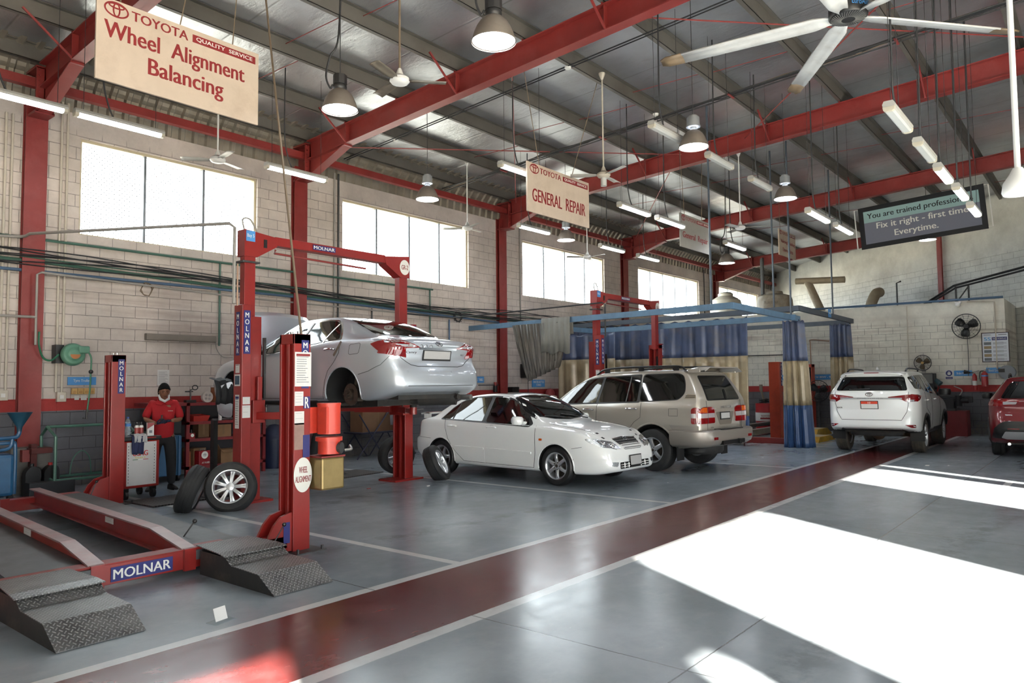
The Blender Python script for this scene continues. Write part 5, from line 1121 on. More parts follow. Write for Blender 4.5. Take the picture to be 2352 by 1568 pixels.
for y, h in ((6.28, .21), (10.95, .19)):
    x0, x1 = (1.0, 4.3) if y < 8 else (1.0, 4.5)
    b = MB(); b.box((x0, y-.0, .05), (x1-.35 if y > 8 else 3.66, y+.13, h)); b.box((x0, y-.02, h), (x1-.35 if y > 8 else 3.62, y+.15, h+.012)); o = b.build('crossbeam', RED, AL, bevel=.004)
    if y < 8: hlabel(o, FX_(2.86, 6.277, .125), .5, .115)
    for xx in (2.5, 3.25): MB().box((xx-.05, y-.035, .04 if y < 8 else .1), (xx+.05, y-.002, .225)).build('rail_bracket', RED, o)
# ramps of tread plate
def tread():
    m = bpy.data.materials.new('tread_plate'); t = NT(m); s = t.sep(t.obj()); g = 26
    r1 = t.math('FRACT', t.math('MULTIPLY', t.math('ADD', s[0], s[1]), g)); r2 = t.math('FRACT', t.math('MULTIPLY', t.math('SUBTRACT', s[0], s[1]), g))
    def bar(a, b):
        c_ = t.math('ABSOLUTE', t.math('SUBTRACT', a, .5)); d_ = t.math('ABSOLUTE', t.math('SUBTRACT', b, .5)); return t.math('MULTIPLY', t.ramp(c_, .17, .08), t.ramp(d_, .46, .36))
    fa = t.math('FLOOR', t.math('MULTIPLY', t.math('ADD', s[0], s[1]), g)); fb = t.math('FLOOR', t.math('MULTIPLY', t.math('SUBTRACT', s[0], s[1]), g)); par = t.math('MODULO', t.math('ABSOLUTE', t.math('ADD', fa, fb)), 2)
    h = t.math('ADD', t.math('MULTIPLY', bar(r1, r2), par), t.math('MULTIPLY', bar(r2, r1), t.math('SUBTRACT', 1, par)))
    n = t.noise(5, 5, t.obj(), .65); c = t.mix(t.ramp(n, .35, .65), lin((82, 82, 82)), lin((116, 116, 114))); c = t.mix(t.math('MULTIPLY', h, .6), c, lin((176, 176, 174)))
    t.set(t.p, 'Base_Color', c); t.p.inputs['Metallic'].default_value = .6; t.set(t.p, 'Roughness', t.math('MULTIPLY_ADD', n, .2, .3)); t.set(t.p, 'Normal', t.bump(h, .9, .006)); return m
TREAD = tread()
for x0, x1, lb in ((3.31, 3.86, 'black tread plate drive-on ramp in front of the right runway'), (1.8, 2.34, 'black tread plate drive-on ramp at the bottom left, nearest the camera')):
    t = thing('drive_on_ramp', lb, 'ramp', ((x0+x1)/2, 5.7, 0), 0, 'drive-on ramps'); w = (x1-x0)/2
    side = [(-.62, .0), (-.62, .006), (-.4, .13), (-.0, .14), (.1, .2), (.5, .2), (.5, .0)]
    b = MB(); M = Matrix(((0, 0, 1, 0), (1, 0, 0, 0), (0, 1, 0, 0), (0, 0, 0, 1))); b.prism(side, -w+.004, w-.004, M=M); b.build('ramp_body', mat('black_ramp_side', (34, 34, 34), .6, var=.2, dirt=((96, 86, 74), .4)), t)
    pl = MB(); L = [(-.625, .004), (-.4, .132), (-.0, .142), (.1, .203)]
    for (ya, za), (yb, zb) in zip(L, L[1:]): pl.add([(-w, ya, za), (w, ya, za), (w, yb, zb), (-w, yb, zb), (-w, ya, za+.006), (w, ya, za+.006), (w, yb, zb+.006), (-w, yb, zb+.006)], [(0, 3, 2, 1), (4, 5, 6, 7), (0, 1, 5, 4), (1, 2, 6, 5), (2, 3, 7, 6), (3, 0, 4, 7)])
    pl.build('tread_plate', TREAD, t); f = MB(); vs = [(-w-.02, .06, .205), (w+.02, .06, .205), (w+.0, .16, .222), (-w-.02, .16, .222), (w-.03, .6, .226), (-w+.02, .6, .226)]
    f.add(vs+[(a, b_, c_+.008) for a, b_, c_ in vs], [(0, 3, 2, 1), (3, 5, 4, 2), (6, 7, 8, 9), (9, 8, 10, 11), (0, 1, 7, 6), (1, 2, 8, 7), (2, 4, 10, 8), (4, 5, 11, 10), (5, 3, 9, 11), (3, 0, 6, 9)]); f.build('hinged_flap', TREAD, t)

def two_post(loc, label, bay, gr):
    """left post at x=0, right post at +2.95; y=0 is the post line"""
    t = thing('two_post_lift', label, 'car lift', loc, 0, 'red two post lifts')
    for sx, x in ((1, .0), (-1, 2.93)):
        if sx > 0:
            p = MB(); p.box((-.08, -.06, .0), (.09, .06, 3.5)); p.box((-.1, -.1, 0), (.17, .16, 2.6)); o = p.build('post', RED, t, bevel=.004); ox = -.16
            cv = MB().box((-.23, -.27, .03), (-.09, -.06, 2.74)).build('column_cover', RED, t, bevel=.006)
        else:
            p = MB(); p.box((x-.1, -.06, 2.5), (x+.08, .06, 3.5)); p.box((x-.03, -.12, 0), (x+.15, -.09, 2.62)); p.box((x-.03, .16, 0), (x+.15, .19, 2.62)); p.box((x+.12, -.09, 0), (x+.15, .16, 2.62)); p.box((x-.02, .0, 0), (x+.05, .05, 2.6)); p.box((x-.03, -.12, 2.52), (x+.15, .19, 2.62)); o = p.build('post', RED, t, bevel=.004)
            cv = MB().box((x+.16, -.1, 2.3), (x+.26, .1, 2.66)).build('outer_cover', RED, t, bevel=.006)
        MB().box((x-.32, -.2, 0), (x+.32, .22, .03)).build('base_plate', RED, o)
        if sx > 0:
            vlabel(cv, FX_(-.16, -.272, 2.36), .1, .6); vlabel(cv, FM_(-.232, -.165, 2.34), .09, .6)
            page(cv, FM_(-.232, -.165, 1.86), .1, .12, rows=3, head=LETR); MB().box((-.07, -.08, 0), (.07, .08, .003), M=FM_(-.233, -.165, 1.7)).box((-.055, -.06, .003), (.055, .06, .005), 1, M=FM_(-.233, -.165, 1.7)).build('warning_plate', [PAPER, mat('slate_panel', (54, 78, 98), .5)], cv)
            page(cv, FM_(-.232, -.165, 1.27), .1, .46, rows=12, head=NAVY); page(cv, FX_(-.16, -.272, 1.42), .11, .1, rows=3); page(cv, FX_(-.16, -.272, 1.27), .12, .17, rows=2)
        else: vlabel(cv, FX_(x+.21, -.102, 2.48), .08, .3)
        h = MB(); M = Matrix(((1, 0, 0, x), (0, 0, 1, 0), (0, 1, 0, 0), (0, 0, 0, 1)))
        h.prism([(-sx*.1, 3.45), (-sx*.1, 3.83), (sx*.46, 3.77), (sx*.42, 3.64), (sx*.1, 3.45)][::sx], -.09, .1, M=M); hd = h.build('head_bracket', RED, t, bevel=.004)
        if sx > 0:
            MB().box((-.07, -.075, 0), (.07, .075, .004), M=FX_(x-.01, -.092, 3.74)).build('bay_plate', SKYB, hd); txt(hd, bay, .11, .06, FX_(x-.01, -.097, 3.74), LETW, 'plate_lettering'); MB().box((x+.2, -.1, 3.6), (x+.25, -.09, 3.72)).build('limit_switch', BLKG, hd)
            MB().tube(smooth([(x-.05, 0, 3.82), (x-.08, 0, 3.98), (x+.05, .02, 4.0), (x+.2, .05, 3.82)], 6), .012, 6).build('cable_loop', GREYP, hd)
        else:
            MB().prism(ell(.11, .13, 32), 0, .004, M=FX_(x-.01, -.092, 3.63)).build('round_sign', LETW, hd); txt(hd, gr, .15, .08, FX_(x-.01, -.097, 3.63), LETR, 'sign_lettering', bold=.02)
        c = MB(); zc = .0
        c.box((x-.04+sx*.06, -.15, 1.1), (x+.15+sx*.06, .2, 1.42)); c.box((x+sx*.1-.02, -.17, 1.42), (x+sx*.1+.05, -.13, 1.75)); o = c.build('carriage', RED, t, bevel=.005)
        MB().box((x+sx*.19-.015, -.16, 1.45), (x+sx*.19+.02, -.12, 2.3)).build('slide_guard', BLKG, t)
        for sy in (-1, 1):
            a = V((x+sx*.12, sy*.12, 1.2)); b = V((x+sx*.62, sy*(1.05 if sy > 0 else .95), 1.2)); dd = (b-a).normalized(); n = V((-dd.y, dd.x, 0))
            ar = MB(); Mx = frame(a, dd, n); L = (b-a).length
            ar.box((0, -.06, -.05), (L*.62, .06, .05), M=Mx); ar.box((L*.5, -.045, -.035), (L, .045, .035), M=Mx); ar.cyl((L, 0, -.05), (L, 0, .06), .06, n=16, M=Mx); o = ar.build('swing_arm', RED, t, bevel=.004)
            MB().cyl((L, 0, .06), (L, 0, .13), .055, n=16, M=Mx).build('rubber_pad', BLK, o)
            MB().cyl((.12, 0, .05), (.12, 0, .13), .012, n=8, M=Mx).sphere((.12, 0, .14), .022, 6, M=Mx).build('locking_pin', BLKG, o)
    b = MB(); vs = []
    b.box((.4, -.08, 3.66), (2.5, .08, 3.79)); o = b.build('top_beam', RED, t, bevel=.004); hlabel(o, FX_(1.25, -.092, 3.727), .42, .075)
    MB().tube([(.42, -.05, 3.6), (.4, -.05, 3.55), (2.1, -.05, 3.52)], .016, 6).build('limit_bar', REDD, t)
    MB().box((-.13, -.1, 3.36), (.14, .1, 3.385)).build('clamp_strap', DGREY, t)
    return t
two_post((5.72, 9.5, 0), 'red two post lift marked Bay 5 carrying the silver sedan', 'Bay 5', 'GR-2')
t2 = two_post((15.0, 9.6, 0), 'red two post lift rising behind the champagne four wheel drive', 'Bay', 'GR-1')
# wash bay lift of faded red posts beyond the curtains
WL = thing('wash_bay_lift', 'faded orange red four post lift behind the blue curtains', 'car lift', (20, 7, 0)); WL.location = (0, 0, 0)
p1 = MB().box((19.95, 7.0, 0), (20.2, 7.28, 2.13)).build('post', ORANGE, WL, bevel=.006); vlabel(p1, FX_(20.13, 6.998, 1.8), .1, .62)
post4(WL, 24.85, 7.65, 2.15, ORANGE, False, .3, .34)
MB().tube(smooth([(24.95, 7.7, 2.15), (24.95, 7.7, 2.8), (25.05, 7.7, 2.95), (25.3, 7.2, 2.9)], 6), .02, 6).build('hose_pipe', mat('copper_pipe', (150, 120, 100), .4, .4), WL)
MB().box((19.2, 6.6, 0), (19.4, 8.6, .14)).build('floor_beam', REDD, WL); MB().box((20.3, 8.2, .05), (24.8, 8.4, .2)).build('runway_edge', STEEL, WL); MB().box((20.3, 8.7, .2), (24.8, 8.9, .3)).build('runway_edge', STEEL, WL)
YEL = mat('yellow_ramp_paint', (206, 160, 40), .5, var=.15, dirt=((120, 100, 60), .5))
for (x, y, z, lb) in ((20.75, 6.05, .14, 'yellow edged concrete coloured ramp beside the white four wheel drive, nearer one'), (22.9, 6.75, .2, 'yellow edged ramp beside the white four wheel drive, farther one')):
    b = MB(); M = Matrix.Translation((x, y, 0)); b.prism([(-.75, 0), (-.6, z), (.3, z), (.75, .03), (.75, 0)], 0, .7, 0, M=M @ Matrix(((1, 0, 0, 0), (0, 0, 1, 0), (0, 1, 0, 0), (0, 0, 0, 1)))); t = b.build('low_ramp', YEL)
    tag(t, lb, 'ramp', 'yellow ramps'); MB().add([(-.6, .02, z+.003), (.3, .02, z+.003), (.3, .7, z+.003), (-.6, .7, z+.003), (.74, .02, .035), (.74, .7, .035)], [(0, 1, 2, 3), (1, 4, 5, 2)], M=M).build('ramp_top', mat('sandy_ramp_top', (176, 158, 124), .7, var=.1), t)

# loose wheels taken off the silver sedan
WCA = wheel_meshes(.33, .215, .215, 9, 'pair', TYRE, 'ca')
def lean_wheel(x, y, az, tilt, label, roll=0.0, z=None):
    """wheel standing on its tread, axis pointing along az, top tipped by tilt"""
    t = thing('loose_wheel', label, 'wheel', (x, y, 0), 0, 'wheels taken off the silver sedan')
    M = Matrix.Rotation(az, 4, 'Z') @ Matrix.Rotation(pi/2-tilt, 4, 'Y') @ Matrix.Rotation(roll, 4, 'Z')
    ax = M.to_3x3() @ V((0, 0, 1)); h = .33*cos(tilt)+(.2 if tilt < 0 else 0)*abs(sin(tilt))
    T = Matrix.Translation((0, 0, h if z is None else z)) @ M
    a = mesh_obj('tyre', WCA[0], t, T); mesh_obj('rim', WCA[1], a); return t
lean_wheel(5.2, 9.0, radians(-128), radians(16), 'alloy wheel leaning face out in front of the left lift post', .2)
lean_wheel(4.84, 9.5, radians(141), radians(22), 'tyre leaning behind the face out wheel, tread towards the camera', .4)
lean_wheel(9.12, 9.0, radians(-60), radians(26), 'tyre leaning against the right lift post, tread towards the camera', .3)
lean_wheel(8.92, 9.86, radians(-105), radians(-8), 'dark wheel standing behind the right lift post', .1)
# ---------------------------------------------------------------- people
SKIN = mat('brown_skin', (142, 98, 74), .55, var=.04); HAIR = mat('black_hair', (9, 8, 8), .75, spec=.2); SHIRT = mat('red_polo_cloth', (176, 26, 34), .8, var=.06, bump=.3, bs=12); TROU = mat('black_trousers', (26, 26, 29), .85, var=.12, bump=.3, bs=10); SHOE = mat('black_shoe', (18, 18, 19), .5); GLOVE = mat('navy_work_glove', (36, 40, 66), .75, var=.1); MASK = mat('white_face_mask', (222, 224, 226), .7)
def skin(name, V_, E_, R_, m, parent, sub=2, root=0):
    me = bpy.data.meshes.new(name); me.from_pydata(V_, E_, []); 
    o = bpy.data.objects.new(name, me); COL.objects.link(o)
    md = o.modifiers.new('k', 'SKIN'); md.use_smooth_shade = True; 
    sv = me.skin_vertices[0].data
    for i, r in enumerate(R_): sv[i].radius = r if isinstance(r, tuple) else (r, r); sv[i].use_root = (i == root)
    q = o.modifiers.new('u', 'SUBSURF'); q.levels = q.render_levels = sub
    nm = bpy.data.meshes.new_from_object(o.evaluated_get(bpy.context.evaluated_depsgraph_get())); o.modifiers.clear(); o.data = nm; nm.name = name; nm.materials.clear(); nm.materials.append(m); nm.polygons.foreach_set('use_smooth', [True]*len(nm.polygons)); nm.polygons.foreach_set('material_index', [0]*len(nm.polygons)); o.parent = parent
    return o
def chain(pts): return [(i, i+1) for i in range(len(pts)-1)]
def hand(parent, wrist, d, palm_n, curl, m, side):
    """gloved hand: palm plus five unequal curled fingers; d finger direction, palm_n palm normal"""
    d = V(d).normalized(); n = V(palm_n); n = (n-d*n.dot(d)).normalized(); s_ = d.cross(n)*side; w = V(wrist)
    V_ = [w, w+d*.045, w+d*.085]; E_ = [(0, 1), (1, 2)]; R_ = [(.03, .024), (.042, .02), (.04, .017)]
    o = skin('glove', V_, E_, R_, m, parent, 2)
    for k, (off_, L) in enumerate(((-.03, .062), (-.01, .074), (.011, .07), (.03, .054))):
        p = w+d*.082+s_*off_; q = p+d*L*.5+n*L*.12*curl; r_ = q+(d*(.42-.25*curl)+n*.4*curl)*L; skin('glove_finger', [p-d*.02, p, q, r_], [(0, 1), (1, 2), (2, 3)], [.0105, .0105, .0095, .0075], m, o, 1)
    p = w+d*.03-s_*.036; skin('glove_thumb', [p+s_*.012, p, p+d*.03-s_*.02+n*.018, p+d*.058-s_*.012+n*.032], [(0, 1), (1, 2), (2, 3)], [.014, .013, .011, .008], m, o, 1)
def shoe(parent, x, y, a, z=0, logo=False):
    P = []; M = Matrix.Translation((x, y, z)) @ Matrix.Rotation(a, 4, 'Z')
    prof = [(-.09, .034, .1), (-.06, .042, .105), (0, .044, .095), (.07, .05, .075), (.13, .048, .055), (.165, .03, .04)]
    for yy, w, h in prof: P.append([(-w, -yy, .0), (-w*1.02, -yy, .02), (-w*.85, -yy, h*.75), (0, -yy, h), (w*.85, -yy, h*.75), (w*1.02, -yy, .02), (w, -yy, 0)])
    mb = MB().grid(P, M=M); e = [[M @ V(p) for p in P[0]], [M @ V(p) for p in P[-1]]]
    for q in e: mb.add(q, [list(range(7))], 0, True)
    o = mb.build('shoe', SHOE, parent, sub=1)
    if logo: MB().tube([M @ V((-.05, .02, .045)), M @ V((-.053, -.03, .03)), M @ V((-.052, -.07, .05))], .005, 5).build('shoe_mark', LETW, o)
def head(parent, c, pitch, yaw_, face=True, s=1.0):
    M = Matrix.Translation(c) @ Matrix.Rotation(yaw_, 4, 'Z') @ Matrix.Rotation(pitch, 4, 'X') @ Matrix.Scale(s, 4)
    N, K = 20, 28; P = []
    for i in range(N+1):
        th = pi*i/N; row = []
        for k in range(K+1):
            ph = 2*pi*k/K; x, y, z = sin(th)*sin(ph), -sin(th)*cos(ph), cos(th); f = max(0, -y)
            X, Y, Z = x*.076, y*.096, z*.115
            if z < 0: X *= 1-.28*z*z-.1*abs(z); Y = Y*(1-.12*abs(z)) if y < 0 else Y*(1-.5*abs(z))
            if y < 0:
                Y -= .024*math.exp(-((x/.15)**2+((z+.12)/.2)**2))*f                       # nose
                Y += .012*math.exp(-(((abs(x)-.38)/.18)**2+((z-.08)/.11)**2))*f            # eye sockets
                Y -= .006*math.exp(-((x/.3)**2+((z+.42)/.08)**2))-.004*math.exp(-((x/.35)**2+((z+.52)/.03)**2))
                Y -= .008*math.exp(-((x/.3)**2+((z+.8)/.14)**2))                            # chin
                Y -= .006*math.exp(-(((z-.24)/.08)**2))*f                                   # brow
            row.append((X, Y, Z))
        P.append(row)
    h = MB().grid(P, M=M); 
    for sg in (-1, 1): h.sphere((sg*.078, .012, -.005), .03, 6, sc=(.35, .7, 1), M=M)
    h.cyl((0, .02, -.2), (0, .012, -.05), .055, .05, n=16, M=M); o = h.build('head', SKIN, parent)
    if face:
        for sg in (-1, 1):
            MB().sphere((sg*.03, -.078, .006), .0125, 6, sc=(1.1, .7, .45), M=M).build('eye', mat('eye_dark', (32, 24, 20), .2), o)
            MB().tube([M @ V((sg*.048, -.076, .03)), M @ V((sg*.03, -.089, .036)), M @ V((sg*.014, -.092, .031))], .004, 5).build('eyebrow', HAIR, o)
        MB().tube([M @ V((-.022, -.088, -.05)), M @ V((0, -.095, -.047)), M @ V((.022, -.088, -.05))], .0035, 5).build('mouth', mat('lip_brown', (104, 60, 52), .5), o)
    hp = []; random.seed(5)
    for i in range(13):
        th = pi*.56*i/12; row = []
        for k in range(33):
            ph = 2*pi*k/32; back = .5+.5*cos(ph); lim = .56+.035*random.random()+.56*(1-back if False else .5-.5*cos(ph)); t_ = th*lim*(1.35 if cos(ph) < 0 else 1.0)
            t_ = min(t_, 2.1); x, y, z = sin(t_)*sin(ph), -sin(t_)*cos(ph), cos(t_); r_ = 1.13+.03*random.random()+(.05 if i > 10 and cos(ph) > 0 else 0)
            if i == 12: r_ = 1.03
            row.append((x*.079*r_, y*.1*r_+.004, z*.12*r_+.002))
        row[-1] = row[0]; hp.append(row)
    MB().grid(hp, M=M).build('hair', HAIR, parent); return M
p = thing('person', 'mechanic in red polo and navy gloves looking down at a part behind the tool trolley', 'person', (5.62, 11.72, 0), radians(-22))
# one continuous body: legs, trunk, arms
Hp, Ch, Nk = (0, 0, .9), (0, .0, 1.22), (0, -.02, 1.4)
bv = [Hp, (0, .01, 1.06), Ch, Nk, (0, -.035, 1.47), (.17, .0, 1.345), (.25, -.02, 1.1), (.1, -.26, 1.09), (-.17, 0, 1.345), (-.26, -.02, 1.12), (-.12, -.27, 1.05), (.1, 0, .86), (.12, -.02, .48), (.13, .02, .09), (-.1, 0, .86), (-.13, -.03, .48), (-.16, .0, .09)]
be = [(0, 1), (1, 2), (2, 3), (3, 4), (2, 5), (5, 6), (6, 7), (2, 8), (8, 9), (9, 10), (0, 11), (11, 12), (12, 13), (0, 14), (14, 15), (15, 16)]
br = [(.11, .085), (.125, .09), (.15, .1), (.06, .055), (.052, .05), (.058, .055), (.043, .043), (.03, .028), (.058, .055), (.043, .043), (.03, .028), .08, .058, .04, .08, .058, .04]
skin('body', bv, be, br, SKIN, p)
sv = [(0, 0, .74), (0, .005, .98), (0, .0, 1.22), (0, -.01, 1.38), (.17, .0, 1.345), (.225, -.01, 1.2), (.25, -.015, 1.1), (-.17, 0, 1.345), (-.23, -.01, 1.21), (-.26, -.015, 1.12)]
skin('polo_shirt', sv, [(0, 1), (1, 2), (2, 3), (2, 4), (4, 5), (5, 6), (2, 7), (7, 8), (8, 9)], [(.182, .142), (.168, .13), (.185, .125), (.075, .07), (.085, .08), (.075, .07), (.072, .068), (.085, .08), (.075, .07), (.072, .068)], SHIRT, p)
tv = [(0, 0, .93), (0, 0, .86), (.1, 0, .78), (.12, -.02, .48), (.13, .015, .2), (.13, .015, .07), (-.1, 0, .78), (-.13, -.03, .48), (-.155, .0, .2), (-.16, .0, .07)]
skin('trousers', tv, [(0, 1), (1, 2), (2, 3), (3, 4), (4, 5), (1, 6), (6, 7), (7, 8), (8, 9)], [(.16, .12), (.165, .125), .105, .085, .07, .065, .105, .085, .07, .065], TROU, p)
shoe(p, .14, .01, .35); shoe(p, -.17, -.02, -.3)
Mh = head(p, (0, -.075, 1.545), radians(18), .15)
MB().tube([Mh @ V((-.075, -.005, -.06)), Mh @ V((-.06, -.07, -.1)), Mh @ V((0, -.098, -.13)), Mh @ V((.06, -.07, -.1)), Mh @ V((.075, -.005, -.06))], [.012, .022, .022, .022, .012], 8).build('face_mask', MASK, p)
cl = MB()
for sg in (-1, 1): cl.add([(0, -.125, 1.37), (sg*.09, -.085, 1.41), (sg*.075, -.02, 1.45), (sg*.12, -.1, 1.35), (sg*.035, -.142, 1.33)], [(0, 1, 3, 4), (1, 2, 3)])
cl.build('collar', SHIRT, p, solid=.012); txt(p, 'TOYOTA', .075, .012, frame((.09, -.137, 1.24), (1, .12, 0), (0, .15, 1)), LETW, 'chest_lettering', bold=.02)
MB().box((-.14, -.136, .98), (.02, -.13, 1.0)).build('pocket_trim', LETW, p) if False else None
hand(p, (.09, -.275, 1.09), (-.85, -.4, .05), (0, -.3, -1), .8, GLOVE, 1); hand(p, (-.11, -.285, 1.05), (.8, -.45, .25), (.2, .3, 1), .8, GLOVE, -1)
tag(MB().box((-.025, -.02, -.015), (.03, .02, .02)).cyl((0, 0, .02), (.0, -.01, .075), .012, n=8).build('small_part', BLKG), 'small black part held in the gloved hands of the mechanic', 'car part').location = (5.45, 11.42, 1.11)
# second person, mostly behind the lift post
q = thing('person', 'person in black trousers and red shirt half hidden behind the front lift post', 'person', (8.16, 11.0, 0), 0)
bv2 = [(0, 0, .9), (.04, .02, 1.06), (.1, .05, 1.24), (.17, .07, 1.4), (.2, .08, 1.47), (.24, .0, 1.32), (.2, -.12, 1.12), (.02, -.24, 1.2), (.02, .2, 1.33), (.1, .3, 1.1), (.0, .1, 1.02), (.1, -.04, .84), (.16, -.1, .48), (.21, -.12, .1), (-.1, .04, .84), (-.17, .06, .48), (-.22, .1, .1)]
skin('body', bv2, be, br, SKIN, q)
skin('work_shirt', [(-.01, 0, .74), (.03, .01, .98), (.1, .05, 1.24), (.16, .06, 1.38), (.24, .0, 1.32), (.22, -.08, 1.2), (.2, -.12, 1.12), (.02, .2, 1.33), (.07, .26, 1.2), (.1, .3, 1.1)], [(0, 1), (1, 2), (2, 3), (2, 4), (4, 5), (5, 6), (2, 7), (7, 8), (8, 9)], [(.17, .15), (.16, .14), (.18, .15), (.075, .07), (.085, .08), (.078, .07), (.075, .07), (.085, .08), (.075, .07), (.072, .068)], SHIRT, q)
skin('trousers', [(0, 0, .93), (0, 0, .86), (.09, -.03, .78), (.16, -.09, .48), (.21, -.11, .2), (.21, -.11, .08), (-.09, .03, .78), (-.17, .06, .48), (-.22, .1, .2), (-.22, .1, .08)], [(0, 1), (1, 2), (2, 3), (3, 4), (4, 5), (1, 6), (6, 7), (7, 8), (8, 9)], [(.16, .13), (.165, .135), .105, .085, .075, .07, .105, .085, .075, .07], TROU, q)
shoe(q, .22, -.13, radians(60), logo=True); shoe(q, -.22, .08, radians(50), logo=True)
head(q, (.27, .1, 1.56), radians(10), radians(80), False)
hand(q, (.0, -.25, 1.2), (-.7, -.4, .4), (0, 0, -1), .8, SKIN, 1); hand(q, (.0, .08, 1.0), (-.8, -.4, .2), (0, 0, 1), .6, SKIN, -1)
# ---------------------------------------------------------------- tool trolley and what lies on it
tt = thing('tool_trolley', 'red and white wheeled tool trolley marked USAG with a black top', 'tool trolley', (4.98, 11.3, 0), radians(2))
b = MB(); b.box((-.27, -.25, .16), (.27, .25, .84)); b.build('cabinet', RED, tt, bevel=.02)
d = MB(); d.box((-.215, -.258, .2), (.215, -.25, .82)); d.build('front_panel', mat('off_white_panel', (196, 194, 192), .45, var=.03), tt)
txt(tt, 'USAG', .22, .075, FX_(-.02, -.259, .66), mat('red_letter', (186, 40, 34), .5), 'brand_lettering', bold=.04)
for i, (c_, nm) in enumerate((((60, 110, 70), 'green_bar'), ((226, 226, 220), 'white_bar'), ((180, 40, 40), 'red_bar'))): MB().box((-.13+.075*i, -.26, .565), (-.055+.075*i, -.258, .573)).build('label_bar', mat(nm, c_, .5), tt)
txt(tt, 'Start', .16, .03, FX_(-.02, -.259, .6), mat('yellow_script', (210, 190, 70), .5), 'brand_lettering')
sl = MB()
for sx in (-.19, .185):
    for k in range(13): sl.box((sx-.004, -.2595, .24+.043*k), (sx+.004, -.258, .255+.043*k))
sl.build('perforations', BLK, tt); MB().box((-.29, -.27, .84), (.29, .27, .9)).build('top_tray', BLKG, tt, bevel=.015); MB().box((-.15, -.274, .868), (.2, -.27, .888)).build('tray_stripe', RED, tt)
for sx in (-1, 1):
    for sy in (-1, 1):
        w = MB(); w.cyl((sx*.2-.02, sy*.2, .065), (sx*.2+.02, sy*.2, .065), .065, n=20); w.box((sx*.2-.035, sy*.2-.03, .11), (sx*.2+.035, sy*.2+.03, .16)); w.box((sx*.2-.032, sy*.2-.02, .05), (sx*.2-.024, sy*.2+.02, .13)); w.build('castor', BLKG, tt)
def bottle(name, x, y, z, prof, mats, label, cat, group=None, n=20):
    t = thing(name, label, cat, (x, y, z), 0, group)
    for nm, pr, m in zip(('body', 'cap', 'label_band'), prof, mats): MB().lathe(pr, n, cap=False).build(nm, m, t)
    return t
PET = mat('clear_plastic', (190, 205, 214), .08, tr=.72)
bottle('water_bottle', 4.84, 11.17, .9, ([(1e-4, 0), (.04, 0), (.043, .02), (.04, .06), (.043, .1), (.04, .16), (.042, .2), (.02, .25), (.014, .26), (.014, .275)], [(.016, .265), (.016, .285), (1e-4, .286)], [(.0435, .15), (.0435, .19)]), (PET, mat('blue_cap', (40, 70, 140), .4), mat('blue_band', (70, 120, 180), .5)), 'clear plastic water bottle standing on the tool trolley', 'bottle')
for x, lb in ((5.0, 'red and silver spray bottle with black cap on the trolley, left of a pair'), (5.065, 'red and silver spray bottle with black cap on the trolley, right of a pair')):
    bottle('spray_bottle', x, 11.24, .9, ([(1e-4, 0), (.032, 0), (.032, .13), (.024, .155)], [(.024, .155), (.016, .17), (.016, .2), (1e-4, .2)], [(.0325, .02), (.0325, .12)]), (LETW, BLKG, mat('red_grey_label', (150, 60, 56), .45)), lb, 'bottle', 'spray bottles on the trolley')
bx = thing('parts_box', 'white and red part carton standing on the trolley edge', 'box', (5.14, 11.12, .9), radians(-12)); MB().box((-.045, -.03, 0), (.045, .03, .19)).build('carton', PAPER, bx)
MB().prism([(-.045, .1), (-.045, .19), (.045, .19), (.045, .16)], 0, .001, M=FX_(0, -.03, 0)).build('red_panel', LETR, bx); MB().box((-.02, -.0315, .04), (.02, -.03, .08)).build('printed_part', INK, bx)
cl = MB(); random.seed(9)
def cloth(mb, x0, x1, path, wav=.02, n=14, ph=0):
    P = []
    for i in range(n+1):
        x = x0+(x1-x0)*i/n; P.append([(x+wav*.4*sin(i*1.7+j), y+wav*sin(i*1.3+j*.7+ph), z+wav*.5*sin(i*.9+j*1.1)) for j, (y, z) in enumerate(path)])
    return mb.grid(P)
tag(cloth(MB(), 4.83, 5.0, [(11.15, .915), (11.06, .92), (11.01, .9), (11.0, .84), (11.0, .76), (11.0, .7), (11.0, .65)], .012).build('cloth', mat('navy_cloth', (38, 44, 76), .9, var=.1), solid=.004), 'navy cloth hanging over the front of the trolley', 'cloth')
tag(cloth(MB(), 4.86, 5.04, [(11.2, .93), (11.12, .935), (11.03, .93), (10.995, .9), (10.993, .85), (10.99, .82)], .014, ph=1).build('cloth', mat('pale_grey_cloth', (178, 178, 178), .9, var=.08), solid=.004), 'pale grey rag crumpled over the navy cloth on the trolley', 'cloth')
tag(MB().cyl((5.1, 11.25, .93), (5.16, 11.32, .93), .028).tube(smooth([(4.98, 11.4, .92), (5.05, 11.45, .95), (5.12, 11.38, .93)], 4), .012).build('air_tool', mat('green_black_tool', (44, 70, 60), .5)), 'dark green hand tool lying behind the carton on the trolley', 'tool')
